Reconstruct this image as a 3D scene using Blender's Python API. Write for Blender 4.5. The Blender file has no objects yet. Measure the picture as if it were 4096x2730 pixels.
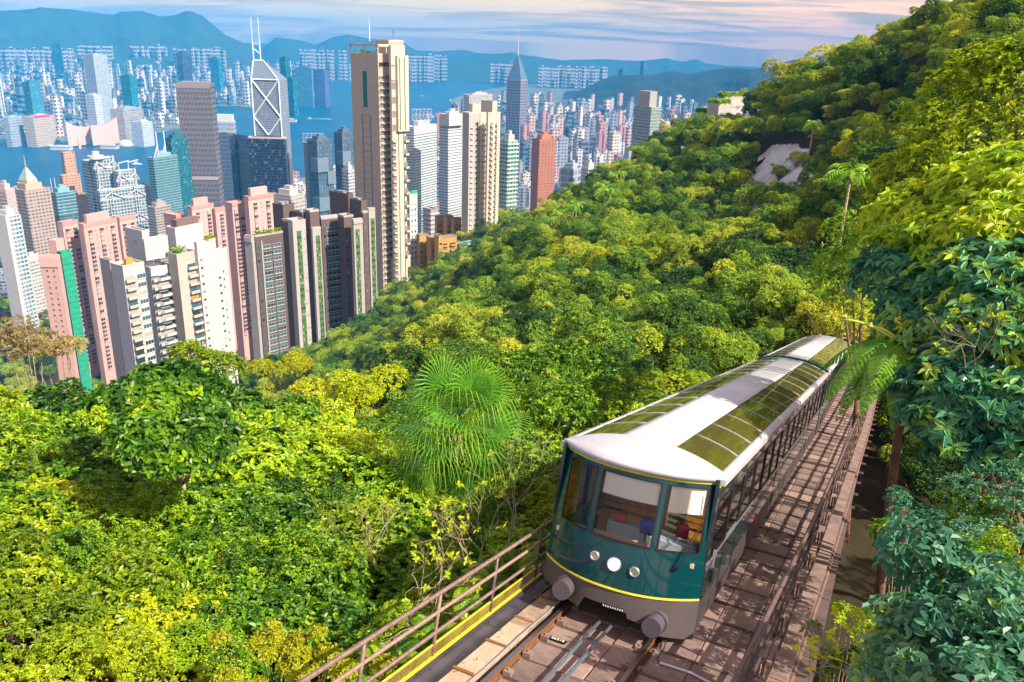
import bpy, math, random, colorsys
import numpy as np
from mathutils import Matrix, Vector
random.seed(7); rng = np.random.default_rng(7)
sc = bpy.context.scene
col = sc.collection
# ------------------------------------------------------------------ camera
F, CX, CY = 826.0, 512.0, 341.0
K = 2.298   # display px of my measurements -> frame px
_nd = np.array([-72., -2284., F]); _U = -_nd/np.linalg.norm(_nd)
_f = np.array([0, 0, 1.]); _Y = _f-_f.dot(_U)*_U; _Y /= np.linalg.norm(_Y)
_X = np.cross(_U, _Y)
if _X[0] < 0: _X = -_X
RW = np.array([_X, _Y, _U]); CAM = np.array([0., 0., 360.])
cam_d = bpy.data.cameras.new('camera'); cam = bpy.data.objects.new('camera', cam_d); col.objects.link(cam)
cam_d.sensor_width = 36; cam_d.lens = F/1024*36; cam_d.clip_start = .3; cam_d.clip_end = 60000
cam.matrix_world = Matrix([[RW[i][0], RW[i][1], -RW[i][2], CAM[i]] for i in range(3)]+[[0, 0, 0, 1]])
sc.camera = cam
# ------------------------------------------------------------------ sun, sky, exposure
SUN_AZ, SUN_EL = math.radians(122), math.radians(42)
SD = Vector((math.sin(SUN_AZ)*math.cos(SUN_EL), math.cos(SUN_AZ)*math.cos(SUN_EL), math.sin(SUN_EL)))
sl = bpy.data.lights.new('sun', 'SUN'); sl.energy = 4.6; sl.angle = math.radians(.5); sl.color = (1, .90, .74)
so = bpy.data.objects.new('sun', sl); col.objects.link(so); so.rotation_euler = SD.to_track_quat('Z', 'Y').to_euler(); so.location = (200, -100, 700)
world = bpy.data.worlds.new('World'); sc.world = world; world.use_nodes = True
def nodes_of(nt):
    nt.nodes.clear()
    def n(t, **kw):
        x = nt.nodes.new(t)
        for k, v in kw.items():
            if k.startswith('i_'): x.inputs[k[2:].replace('_', ' ')].default_value = v
            elif k[0] == 'I' and k[1:].isdigit(): x.inputs[int(k[1:])].default_value = v
            else: setattr(x, k, v)
        return x
    return n, lambda a, b: nt.links.new(a, b)
def ramp(n, pts, interp='LINEAR'):
    r = n('ShaderNodeValToRGB'); e = r.color_ramp.elements; r.color_ramp.interpolation = interp
    while len(e) < len(pts): e.new(.5)
    for k, (p, c) in enumerate(pts):
        e[k].position = p; e[k].color = (*c, 1) if len(c) == 3 else c
    return r
n, l = nodes_of(world.node_tree)
sky = n('ShaderNodeTexSky', sky_type='NISHITA', sun_disc=False, sun_elevation=SUN_EL, sun_rotation=SUN_AZ, altitude=360, air_density=1.3, dust_density=2.0)
tc = n('ShaderNodeTexCoord'); sp = n('ShaderNodeSeparateXYZ'); l(tc.outputs['Generated'], sp.inputs[0])
zz = n('ShaderNodeMath', operation='MAXIMUM', I1=0.0); l(sp.outputs[2], zz.inputs[0])
za = n('ShaderNodeMath', operation='ADD', I1=.09); l(zz.outputs[0], za.inputs[0])
dx = n('ShaderNodeMath', operation='DIVIDE'); l(sp.outputs[0], dx.inputs[0]); l(za.outputs[0], dx.inputs[1])
dy = n('ShaderNodeMath', operation='DIVIDE'); l(sp.outputs[1], dy.inputs[0]); l(za.outputs[0], dy.inputs[1])
cb = n('ShaderNodeCombineXYZ'); l(dx.outputs[0], cb.inputs[0]); l(dy.outputs[0], cb.inputs[1])
mp = n('ShaderNodeMapping'); mp.inputs['Scale'].default_value = (.5, 1.1, 1); mp.inputs['Rotation'].default_value = (0, 0, .35); l(cb.outputs[0], mp.inputs[0])
n1 = n('ShaderNodeTexNoise', i_Scale=1.15, i_Detail=8.0, i_Roughness=.55, i_Distortion=.5); l(mp.outputs[0], n1.inputs['Vector'])
n2 = n('ShaderNodeTexNoise', i_Scale=.55, i_Detail=3.0); l(mp.outputs[0], n2.inputs['Vector'])
# clear air between the clouds runs from greenish blue to warm peach towards the right-hand side
az = n('ShaderNodeMapRange', I1=-.55, I2=.45); l(sp.outputs[0], az.inputs[0])
air = ramp(n, [(0, (.56, .50, .56)), (.5, (.80, .74, .56)), (1, (1.1, .70, .52))]); l(az.outputs[0], air.inputs[0])
el = n('ShaderNodeMapRange', I1=.05, I2=.25); l(sp.outputs[2], el.inputs[0])
warm = n('ShaderNodeMix', data_type='RGBA', blend_type='MIX'); l(el.outputs[0], warm.inputs['Factor']); low = ramp(n, [(0, (.90, .50, .46)), (.35, (1.05, .74, .44)), (.62, (1.45, .80, .42)), (1, (2.1, .84, .44))]); l(az.outputs[0], low.inputs[0]); l(low.outputs[0], warm.inputs['A']); l(air.outputs[0], warm.inputs['B'])
cr = ramp(n, [(.44, (0, 0, 0)), (.56, (1, 1, 1))]); l(n1.outputs['Fac'], cr.inputs[0])
cc = ramp(n, [(.38, (.26, .13, .20)), (.52, (.46, .24, .26)), (.64, (1.5, .72, .42))]); l(n2.outputs['Fac'], cc.inputs[0])
cm = n('ShaderNodeMix', data_type='RGBA'); cf = n('ShaderNodeMath', operation='MULTIPLY', I1=.85); l(cr.outputs[0], cf.inputs[0])
l(cf.outputs[0], cm.inputs['Factor']); l(warm.outputs['Result'], cm.inputs['A']); l(cc.outputs[0], cm.inputs['B'])
bg1 = n('ShaderNodeBackground', i_Strength=.06); l(sky.outputs[0], bg1.inputs[0])
bg2 = n('ShaderNodeBackground', i_Strength=.37); l(cm.outputs['Result'], bg2.inputs[0])
ad = n('ShaderNodeAddShader'); l(bg1.outputs[0], ad.inputs[0]); l(bg2.outputs[0], ad.inputs[1])
wo = n('ShaderNodeOutputWorld'); l(ad.outputs[0], wo.inputs[0])
sc.view_settings.view_transform = 'Standard'; sc.view_settings.look = 'None'; sc.view_settings.gamma = 1; sc.view_settings.exposure = .93
sc.view_settings.use_curve_mapping = False
cy = sc.cycles; sc.render.engine = 'CYCLES'
cy.max_bounces = 5; cy.diffuse_bounces = 2; cy.glossy_bounces = 3; cy.transmission_bounces = 3; cy.transparent_max_bounces = 8; cy.volume_bounces = 0
cy.use_denoising = True; cy.caustics_reflective = False; cy.caustics_refractive = False
# ------------------------------------------------------------------ measuring helpers (px of the 1024 frame -> places)
def ray(px, py): return RW@np.array([px-CX, -(py-CY), F])
def at_d(px, py, D):
    r = ray(px, py); return CAM+r*(D/math.hypot(r[0], r[1]))
def at_z(px, py, z):
    r = ray(px, py); return CAM+r*((z-CAM[2])/r[2])
def proj(P):
    c = RW.T@(np.asarray(P, float)-CAM); return CX+F*c[0]/c[2], CY-F*c[1]/c[2]
TD = RW@np.array([384.5, 41.5, F]); TD /= np.linalg.norm(TD)
_h = TD[:2]/np.linalg.norm(TD[:2]); TL = np.array([_h[1], -_h[0], 0.]); TN = np.cross(TL, TD)
def trk(u, s, v): return CAM+(u-3.23)*TL+s*TD+(v-5.71)*TN
def trk_inv(P):
    q = np.asarray(P)-CAM; return q@TL+3.23, q@TD, q@TN+5.71
TRK = Matrix([[TL[i], TD[i], TN[i], trk(0, 0, 0)[i]] for i in range(3)]+[[0, 0, 0, 1]])
# ------------------------------------------------------------------ mesh helpers
class MB:
    def __init__(s): s.v = []; s.f = []; s.m = []; s.n = 0
    def add(s, V, Fs, m=0):
        V = np.asarray(V, float).reshape(-1, 3); s.v.append(V)
        for q in Fs: s.f.append(tuple(i+s.n for i in q)); s.m.append(m)
        s.n += len(V); return s
    def box(s, x0, x1, y0, y1, z0, z1, m=0):
        V = [(x, y, z) for z in (z0, z1) for y in (y0, y1) for x in (x0, x1)]
        return s.add(V, [(0, 2, 3, 1), (4, 5, 7, 6), (0, 1, 5, 4), (2, 6, 7, 3), (0, 4, 6, 2), (1, 3, 7, 5)], m)
    def tube(s, P, r, k=6, m=0, cap=True):
        P = np.asarray(P, float); rr = np.broadcast_to(r, (len(P),)).astype(float)
        T = np.gradient(P, axis=0); T /= np.linalg.norm(T, axis=1)[:, None]+1e-9
        a = np.array([0, 0, 1.]) if abs(T[0][2]) < .9 else np.array([1., 0, 0])
        V = []
        for p, t, q in zip(P, T, rr):
            e1 = np.cross(t, a); e1 /= np.linalg.norm(e1)+1e-9; e2 = np.cross(t, e1)
            for j in range(k):
                th = 2*math.pi*j/k; V.append(p+q*(math.cos(th)*e1+math.sin(th)*e2))
        Fs = [(i*k+j, i*k+(j+1) % k, (i+1)*k+(j+1) % k, (i+1)*k+j) for i in range(len(P)-1) for j in range(k)]
        if cap: Fs += [tuple(range(k))[::-1], tuple((len(P)-1)*k+j for j in range(k))]
        return s.add(V, Fs, m)
    def prism(s, pts, axis, a, b, m=0):
        """polygon pts (2D) extruded along axis from a to b"""
        k = len(pts); V = []
        for w in (a, b):
            for p in pts: q = list(p); q.insert(axis, w); V.append(q)
        return s.add(V, [tuple(range(k)), tuple(range(2*k-1, k-1, -1))]+[(i, k+i, k+(i+1) % k, (i+1) % k) for i in range(k)], m)
    def mesh(s, name, mats, smooth=False):
        me = bpy.data.meshes.new(name)
        V = np.concatenate(s.v) if s.v else np.zeros((0, 3))
        me.from_pydata(V.tolist(), [], s.f)
        for mt in (mats if isinstance(mats, (list, tuple)) else [mats]): me.materials.append(mt)
        if any(s.m): me.polygons.foreach_set('material_index', s.m)
        if smooth: me.polygons.foreach_set('use_smooth', [True]*len(s.f))
        me.update(); return me
    def obj(s, name, mats, parent=None, smooth=False):
        return link(name, s.mesh(name, mats, smooth), parent)
def link(name, data, parent=None, mat=None):
    o = bpy.data.objects.new(name, data); col.objects.link(o)
    if parent: o.parent = parent
    if mat is not None: o.matrix_local = mat
    return o
def tag(o, label=None, cat=None, group=None, kind=None):
    if label: o['label'] = label
    if cat: o['category'] = cat
    if group: o['group'] = group
    if kind: o['kind'] = kind
    return o
def empty(name, M, label, cat, group=None):
    o = bpy.data.objects.new(name, None); col.objects.link(o); o.matrix_world = M; o.empty_display_size = .5
    return tag(o, label, cat, group)
def raw_mesh(name, V, Q, mats, tint=None, uv=None, smooth=False, mi=None):
    """fast mesh from numpy arrays, Q (n,k) faces all of k corners"""
    me = bpy.data.meshes.new(name); V = np.ascontiguousarray(V, np.float32); Q = np.ascontiguousarray(Q, np.int32)
    me.vertices.add(len(V)); me.vertices.foreach_set('co', V.ravel())
    me.loops.add(Q.size); me.loops.foreach_set('vertex_index', Q.ravel())
    me.polygons.add(len(Q)); me.polygons.foreach_set('loop_start', np.arange(len(Q), dtype=np.int32)*Q.shape[1])
    me.polygons.foreach_set('use_smooth', np.full(len(Q), bool(smooth)))
    for mt in (mats if isinstance(mats, (list, tuple)) else [mats]): me.materials.append(mt)
    if mi is not None: me.polygons.foreach_set('material_index', np.ascontiguousarray(mi, np.int32))
    me.update(calc_edges=True)
    if tint is not None:
        if tint.ndim == 1:
            a = me.attributes.new('tint', 'FLOAT', 'POINT'); a.data.foreach_set('value', np.ascontiguousarray(tint, np.float32))
        else:
            a = me.color_attributes.new('bcol', 'FLOAT_COLOR', 'POINT'); c = np.ones((len(V), 4), np.float32); c[:, :3] = tint; a.data.foreach_set('color', c.ravel())
    if uv is not None:
        u = me.uv_layers.new(name='UVMap'); u.data.foreach_set('uv', np.ascontiguousarray(uv, np.float32).ravel())
    return me
# ------------------------------------------------------------------ materials
_mc = {}
def mat(name, c, rough=.6, metal=0., nscale=None, namp=.25, bump=0., bscale=None, spec=.5, alpha=None, coat=0., dirt=None):
    if name in _mc: return _mc[name]
    m = bpy.data.materials.new(name); m.use_nodes = True; n, l = nodes_of(m.node_tree)
    b = n('ShaderNodeBsdfPrincipled'); o = n('ShaderNodeOutputMaterial'); l(b.outputs[0], o.inputs[0])
    b.inputs['Base Color'].default_value = (*c, 1); b.inputs['Roughness'].default_value = rough; b.inputs['Metallic'].default_value = metal
    b.inputs['Specular IOR Level'].default_value = spec; b.inputs['Coat Weight'].default_value = coat
    t = n('ShaderNodeTexCoord')
    if nscale:
        x = n('ShaderNodeTexNoise', i_Scale=nscale, i_Detail=6.0, i_Roughness=.65); l(t.outputs['Object'], x.inputs['Vector'])
        oi = n('ShaderNodeObjectInfo'); ma = n('ShaderNodeMath', operation='MULTIPLY_ADD', I1=.35); l(oi.outputs['Random'], ma.inputs[0]); l(x.outputs['Fac'], ma.inputs[2])
        lo = tuple(q*(1-namp) for q in c); hi = tuple(min(1, q*(1+namp)) for q in c)
        r = ramp(n, [(.35, dirt or lo), (.95, hi)]); l(ma.outputs[0], r.inputs[0]); l(r.outputs[0], b.inputs['Base Color'])
    if bump:
        x2 = n('ShaderNodeTexNoise', i_Scale=bscale or (nscale or 5)*4, i_Detail=5.0); l(t.outputs['Object'], x2.inputs['Vector'])
        bp = n('ShaderNodeBump', i_Strength=bump, i_Distance=.02); l(x2.outputs['Fac'], bp.inputs['Height']); l(bp.outputs[0], b.inputs['Normal'])
    _mc[name] = m; return m
def glass(name, tint, trans=.6, rough=.03, ior=1.45, painted_refl=None, fa=0.):
    if name in _mc: return _mc[name]
    m = bpy.data.materials.new(name); m.use_nodes = True; n, l = nodes_of(m.node_tree)
    g = n('ShaderNodeBsdfGlossy', i_Roughness=rough); g.inputs[0].default_value = (1, 1, 1, 1)
    tr = n('ShaderNodeBsdfTransparent'); tr.inputs[0].default_value = (*[q*trans+.0 for q in tint], 1)
    fr = n('ShaderNodeFresnel', i_IOR=ior); mx = n('ShaderNodeMixShader'); o = n('ShaderNodeOutputMaterial')
    df = n('ShaderNodeBsdfDiffuse'); df.inputs[0].default_value = (*(painted_refl or (0, 0, 0)), 1); m0 = n('ShaderNodeMixShader', I0=fa); l(tr.outputs[0], m0.inputs[1]); l(df.outputs[0], m0.inputs[2])
    l(fr.outputs[0], mx.inputs[0]); l(m0.outputs[0], mx.inputs[1]); l(g.outputs[0], mx.inputs[2]); l(mx.outputs[0], o.inputs[0])
    _mc[name] = m; return m
def leafmat(name, pts, trans=.38, gloss=.45, var=.5):
    """leaf: tint attribute and per-plant random pick the colour"""
    m = bpy.data.materials.new(name); m.use_nodes = True; n, l = nodes_of(m.node_tree)
    a = n('ShaderNodeAttribute', attribute_name='tint'); oi = n('ShaderNodeObjectInfo')
    ma = n('ShaderNodeMath', operation='MULTIPLY_ADD', I1=var, I2=-var/2); l(oi.outputs['Random'], ma.inputs[0])
    ad = n('ShaderNodeMath', operation='ADD', use_clamp=True); l(a.outputs['Fac'], ad.inputs[0]); l(ma.outputs[0], ad.inputs[1])
    r = ramp(n, pts); l(ad.outputs[0], r.inputs[0])
    b = n('ShaderNodeBsdfPrincipled', i_Roughness=gloss); b.inputs['Specular IOR Level'].default_value = .45; l(r.outputs[0], b.inputs['Base Color'])
    tb = n('ShaderNodeBsdfTranslucent'); g = n('ShaderNodeMix', data_type='RGBA', blend_type='MULTIPLY', I0=1.0); l(r.outputs[0], g.inputs['A']); g.inputs['B'].default_value = (1.5, 1.35, .5, 1); l(g.outputs['Result'], tb.inputs[0])
    mx = n('ShaderNodeMixShader', I0=trans); l(b.outputs[0], mx.inputs[1]); l(tb.outputs[0], mx.inputs[2])
    o = n('ShaderNodeOutputMaterial'); l(mx.outputs[0], o.inputs[0]); return m
# ------------------------------------------------------------------ terrain
def treeh(r): return float(np.interp(r, [8, 30, 60, 120, 300], [1.5, 2.6, 4.5, 7.0, 8.0]))
CT = []   # (az, ln r, tangent)
def c_px(*pts, h=None):
    for px, py, r in pts:
        P = at_d(px, py, r); z = P[2]-(treeh(r) if h is None else h)
        CT.append((math.atan2(P[0], P[1]), math.log(r), (z-360)/r))
def c_z(*pts):
    for px, r, z in pts:
        P = ray(px, 200); CT.append((math.atan2(P[0], P[1]), math.log(r), (z-360)/r))
for x in (-260, -100, 0, 60, 120, 180, 240, 300):
    c_px((x, 690, 11), (x, 560, 15), (x, 470, 20), (x, 410, 25))
    c_z((x, 33, 341), (x, 48, 330), (x, 75, 312), (x, 140, 276))
c_px((0, 378, 29), (60, 382, 28), (130, 392, 27), (200, 400, 27), (300, 412, 30), (-120, 372, 29))
c_z((-200, 220, 235), (0, 220, 235), (100, 220, 235), (180, 300, 205), (60, 300, 200), (-200, 400, 150), (0, 400, 150), (100, 480, 130), (0, 700, 92), (100, 700, 85), (200, 600, 110), (-200, 700, 90), (280, 600, 130))
c_px((20, 300, 830), (-60, 290, 830), (40, 340, 640), h=8)
c_px((257, 384, 365), (330, 350, 400), (385, 301, 455), (418, 284, 475), (445, 270, 490), (470, 246, 505), (505, 218, 560), (545, 212, 800), h=1)
c_px((310, 366, 290), (350, 345, 300), (400, 325, 310), (400, 372, 210), (330, 395, 150), (440, 300, 350), (480, 265, 330), (520, 228, 400), (560, 205, 420))
c_px((400, 400, 42), (460, 372, 50), (520, 352, 58), (560, 335, 70), (400, 470, 24), (340, 560, 15), (400, 690, 10.5), (480, 420, 30), (520, 470, 21), (600, 400, 32), (660, 360, 42))
c_z((430, 100, 318), (480, 130, 312), (520, 150, 306), (560, 120, 320))
c_px((430, 560, 14.2), (380, 640, 11.8), (540, 520, 16), (560, 450, 22), (600, 365, 42), (620, 318, 72), (700, 290, 84), (640, 290, 100), (790, 300, 70), (850, 300, 66))
c_px((480, 282, 240), (540, 250, 215), (600, 232, 205), (655, 232, 190), (560, 215, 260), (620, 262, 140), (700, 262, 120), (780, 252, 110), (830, 250, 95))
c_px((590, 182, 330), (640, 142, 365), (700, 113, 400), (745, 98, 360), (772, 84, 335), (850, 52, 300), (900, 35, 290), (960, 2, 275), (1024, -25, 260), (1100, -60, 250))
c_px((640, 195, 285), (700, 152, 330), (700, 205, 235), (760, 120, 300), (760, 190, 220), (760, 225, 165), (830, 120, 235), (830, 190, 165), (900, 90, 220), (900, 160, 130), (960, 60, 200), (1020, 20, 200), (1000, 150, 110), (1100, 60, 150))
c_z((590, 420, 235), (640, 460, 240), (700, 500, 250), (760, 480, 280), (850, 430, 300), (900, 430, 310), (960, 420, 330), (1050, 420, 330))
c_z((300, 800, 60), (400, 800, 70), (500, 900, 70), (600, 800, 100), (700, 900, 120), (800, 900, 160), (900, 900, 200), (1000, 900, 220))
c_z(*[(x, 1100, z) for x, z in ((-200, 25), (0, 25), (200, 20), (400, 20), (600, 25), (700, 60), (800, 120), (900, 180), (1050, 200))])
c_z(*[(x, 1500, z) for x, z in ((-200, 5), (0, 5), (200, 5), (400, 5), (600, 8), (700, 15), (800, 60), (900, 110), (1050, 140))])
c_z(*[(x, 2600, z) for x, z in ((-300, 4), (200, 4), (600, 4), (800, 10), (1050, 40))])
for s_ in (4, 8, 12, 17, 23, 30, 40, 52, 66):
    for u_, v_ in ((-3.2, -2.0), (0, -4.0), (3.6, -4.6), (6.0, -4.8), (9.5, -3.6)):
        P = trk(u_, s_, v_); r = math.hypot(P[0], P[1]); CT.append((math.atan2(P[0], P[1]), math.log(r), (P[2]-360)/r))
for a_ in (-1.4, -1.0, 1.0, 1.4):
    for r_, z_ in ((8, 353), (20, 350), (60, 345 if a_ > 0 else 325), (250, 355 if a_ > 0 else 250), (800, 230 if a_ > 0 else 80), (2000, 100 if a_ > 0 else 4)):
        CT.append((a_, math.log(r_), (z_-360)/r_))
CT = np.array(CT); KA = 2.2
_P = CT[:, :2]*np.array([KA, 1.]); _D = np.linalg.norm(_P[:, None]-_P[None], axis=2)
_A = np.vstack([np.hstack([_D+0*np.eye(len(_P)), np.ones((len(_P), 1)), _P]), np.hstack([np.vstack([np.ones(len(_P)), _P.T]), np.zeros((3, 3))])])
_A[:len(_P), :len(_P)] += .02*-np.eye(len(_P))
_w = np.linalg.solve(_A, np.append(CT[:, 2], [0, 0, 0]))
def ground(x, y):
    x = np.atleast_1d(np.asarray(x, float)); y = np.atleast_1d(np.asarray(y, float))
    r = np.maximum(np.hypot(x, y), 4.); a = np.arctan2(x, y); Q = np.stack([a*KA, np.log(r)], 1); out = np.empty(len(x))
    for i in range(0, len(x), 20000):
        q = Q[i:i+20000]; d = np.linalg.norm(q[:, None]-_P[None], axis=2); out[i:i+20000] = d@_w[:-3]+_w[-3]+q@_w[-2:]
    z = 360+r*out
    far = np.clip((r-1300)/500, 0, 1); z = np.where(r > 1000, np.maximum(z, 4.), z)
    lim = np.interp(a, [-.2, .05, .25, .5], [4, 6, 70, 160]); z = np.where(r > 1500, np.minimum(z, np.maximum(lim*np.clip((4200-r)/2400, 0, 1), 4)), z)
    u = (x*TL[0]+y*TL[1])+3.23; s = (x*TD[0]+y*TD[1])/(TD[0]**2+TD[1]**2)   # horizontal distance along the track
    deck = 360-5.71/TN[2]+ (TD[2]*s)
    inside = (u > -2.3) & (u < 3.4) & (s*math.hypot(TD[0], TD[1]) < 58) & (s > -10)
    z = np.where(inside, np.minimum(z, deck-2.2), z)
    inr = (u >= 3.4) & (u < 8) & (s > -6) & (s < 60); z = np.where(inr, np.minimum(z, deck-3.0), z)
    return z
# coast lines in world XY (measured at sea level)
def poly_px(pts, k=2.298, z=3): return np.array([at_z(px/k, py/k, z)[:2] for px, py in pts])
KLN = poly_px([(-700, 335), (-200, 326), (0, 318), (60, 312), (140, 323), (280, 312), (410, 297), (430, 262), (487, 242), (540, 243), (580, 249), (645, 226), (686, 213), (680, 187), (803, 186), (930, 186), (1120, 187), (1200, 182), (1700, 170)])
HKI = poly_px([(-900, 520), (-300, 470), (0, 452), (120, 443), (335, 437), (400, 424), (672, 412), (710, 404), (850, 372), (1003, 328), (1012, 300), (1072, 268), (1035, 240), (1042, 226), (1085, 212), (1160, 199), (1300, 190), (1700, 175)])
def in_poly(x, y, P):
    x = np.asarray(x); y = np.asarray(y); r = np.zeros(x.shape, bool); j = len(P)-1
    for i in range(len(P)):
        c = ((P[i][1] > y) != (P[j][1] > y)) & (x < (P[j][0]-P[i][0])*(y-P[i][1])/(P[j][1]-P[i][1]+1e-12)+P[i][0]); r ^= c; j = i
    return r
HKP = np.vstack([HKI, [(9000, 3000), (9000, -3000), (-9000, -3000), (-9000, 400)]])
KLP = np.vstack([KLN, [(9500, 9500), (9500, 14500), (-9500, 14500), (-9500, 3000)]])
def gmat(name, cols, scale, rough=.9, bump=.3):
    m = bpy.data.materials.new(name); m.use_nodes = True; n, l = nodes_of(m.node_tree)
    t = n('ShaderNodeTexCoord'); x = n('ShaderNodeTexNoise', i_Scale=scale, i_Detail=8.0, i_Roughness=.7); l(t.outputs['Object'], x.inputs['Vector'])
    r = ramp(n, [(.3+.45*i/(len(cols)-1), c) for i, c in enumerate(cols)]); l(x.outputs['Fac'], r.inputs[0])
    b = n('ShaderNodeBsdfPrincipled', i_Roughness=rough); b.inputs['Specular IOR Level'].default_value = .2; l(r.outputs[0], b.inputs['Base Color'])
    bp = n('ShaderNodeBump', i_Strength=bump, i_Distance=1.0); l(x.outputs['Fac'], bp.inputs['Height']); l(bp.outputs[0], b.inputs['Normal'])
    o = n('ShaderNodeOutputMaterial'); l(b.outputs[0], o.inputs[0]); return m
M_soil = gmat('soil', [(.016, .012, .007), (.045, .028, .015), (.03, .035, .010), (.11, .07, .04)], 1.3)
M_city = gmat('city_ground', [(.12, .14, .13), (.20, .20, .19), (.06, .11, .05), (.26, .25, .24)], .012, bump=.0)
# hillside sheet: polar grid, finer near the camera
NA, NR = 230, 260
aa = np.linspace(-1.5, 1.5, NA); rr = np.exp(np.linspace(math.log(4.5), math.log(1500), NR))
A, Rr = np.meshgrid(aa, rr, indexing='ij'); X = (Rr*np.sin(A)).ravel(); Y = (Rr*np.cos(A)).ravel(); Z = ground(X, Y)
Z = Z+np.sin(X*1.9)*np.cos(Y*1.7)*.12+rng.normal(0, .05, len(Z))
ij = (np.arange(NA-1)[:, None]*NR+np.arange(NR-1)[None]).ravel()
Q = np.stack([ij, ij+1, ij+NR+1, ij+NR], 1)
tag(link('hillside', raw_mesh('hillside', np.stack([X, Y, Z], 1), Q[:, ::-1], M_soil, smooth=True)), kind='structure')
def land(name, P, z, m):
    b = MB(); k = len(P); V = [(x, y, z) for x, y in P]+[(x, y, -3) for x, y in P]
    b.add(V, [tuple(range(k))]+[(i, k+i, k+(i+1) % k, (i+1) % k) for i in range(k)]); o = b.obj(name, m); tag(o, kind='structure'); return o
land('harbour_ground', HKP, 3.2, M_city); land('peninsula_ground', KLP, 3.0, M_city)
# sea
m = bpy.data.materials.new('sea'); m.use_nodes = True; n, l = nodes_of(m.node_tree)
t = n('ShaderNodeTexCoord'); x1 = n('ShaderNodeTexNoise', i_Scale=.05, i_Detail=6.0); l(t.outputs['Object'], x1.inputs['Vector'])
x3 = n('ShaderNodeTexNoise', i_Scale=.0022, i_Detail=4.0); l(t.outputs['Object'], x3.inputs['Vector'])
r = ramp(n, [(.35, (.0, .055, .135)), (.7, (.0, .10, .19))]); l(x3.outputs['Fac'], r.inputs[0])
b = n('ShaderNodeBsdfPrincipled', i_Roughness=.4); b.inputs['Specular IOR Level'].default_value = .08; l(r.outputs[0], b.inputs['Base Color'])
bp = n('ShaderNodeBump', i_Strength=.5, i_Distance=1.2); l(x1.outputs['Fac'], bp.inputs['Height']); l(bp.outputs[0], b.inputs['Normal'])
o = n('ShaderNodeOutputMaterial'); l(b.outputs[0], o.inputs[0])
tag(MB().add([(-16000, -2000, 0), (16000, -2000, 0), (16000, 20000, 0), (-16000, 20000, 0)], [(0, 1, 2, 3)]).obj('sea', m), kind='structure')
# mountains
M_mt = gmat('mountain', [(.02, .05, .05), (.04, .07, .06), (.03, .07, .06), (.13, .13, .12)], .004, bump=.6)
M_mt2 = gmat('wooded_mountain', [(.010, .020, .015), (.028, .036, .024), (.018, .028, .02), (.05, .05, .035)], .02, bump=1.0)
def vnoise(x, y, seed, sc_):
    o = np.zeros(len(x)); g = np.random.default_rng(seed)
    for k in range(5):
        a, b_, p, q = g.uniform(-1, 1, 4); f_ = sc_*1.9**k; th = g.uniform(0, 6.28)
        o += np.abs(np.sin(x*f_*math.cos(th)+y*f_*math.sin(th)+p*9)+np.sin(x*f_*-math.sin(th)+y*f_*math.cos(th)+q*9))*.5*.55**k
    return o
def ridge(name, pts, D, m, front, back, seed, k=2.298, rough=.10, ds=None):
    px = np.array([p[0] for p in pts], float); py = np.array([p[1] for p in pts], float)
    N_ = 260; xs = np.linspace(px[0], px[-1], N_); ys = np.interp(xs, px, py); ys += np.convolve(np.random.default_rng(seed).normal(0, .7, N_+8), np.ones(4)/4, 'same')[4:-4]
    W = []; Dk = np.interp(xs, px, ds if ds is not None else [D]*len(px))
    top = [at_d(a/k, b/k, d_) for a, b, d_ in zip(xs, ys, Dk)]
    M_ = 46; ts = np.concatenate([np.linspace(0, 1, 30), np.linspace(1, 2, 17)[1:]])
    for p, d_ in zip(top, Dk):
        dr = p[:2]/np.linalg.norm(p[:2])
        for t_ in ts:
            if t_ <= 1: q = p[:2]-dr*front*(1-t_); z = p[2]*(t_**1.25)
            else: q = p[:2]+dr*back*(t_-1); z = p[2]*(2-t_)
            W.append((q[0], q[1], z))
    W = np.array(W); tt = np.tile(ts, N_); k_ = len(ts)
    H = np.repeat([p[2] for p in top], k_); nz = vnoise(W[:, 0], W[:, 1], seed, 2*math.pi/(front*.55))
    W[:, 2] += (nz-.75)*H*rough*4*np.clip(tt, 0, 1)*np.clip(1.0-tt, 0, 1)
    tap = np.repeat(np.clip(np.minimum(np.arange(N_), np.arange(N_)[::-1])/22., 0, 1)**.7, k_); W[:, 2] = W[:, 2]*tap-20*(tt < .02)
    i_ = (np.arange(N_-1)[:, None]*k_+np.arange(k_-1)[None]).ravel()
    tag(link(name, raw_mesh(name, W, np.stack([i_, i_+k_, i_+k_+1, i_+1], 1), m, smooth=True)), kind='structure')
ridge('far_ridge', [(380, 70), (560, 98), (1000, 118), (1073, 114), (1100, 122), (1213, 127), (1290, 138), (1388, 136), (1468, 140), (1533, 133), (1571, 142), (1598, 135), (1626, 147), (1663, 150), (1760, 156), (2100, 160)], 11000, M_mt, 900, 600, 3)
ridge('hills', [(560, 104), (600, 88), (635, 86), (688, 92), (725, 103), (765, 85), (800, 79), (838, 87), (930, 100), (970, 124), (1040, 128), (1135, 124), (1176, 120), (1213, 128), (1281, 140), (1371, 139), (1420, 160)], 9600, M_mt, 1600, 700, 5)
ridge('mountains', [(-260, 60), (-120, 22), (0, 25), (80, 20), (90, 16), (135, 20), (175, 23), (225, 30), (262, 34), (275, 27), (325, 25), (365, 38), (400, 35), (428, 25), (440, 26), (465, 36), (490, 56), (520, 82), (575, 104), (640, 124)], 8600, M_mt, 2000, 700, 9, rough=.16)
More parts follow.
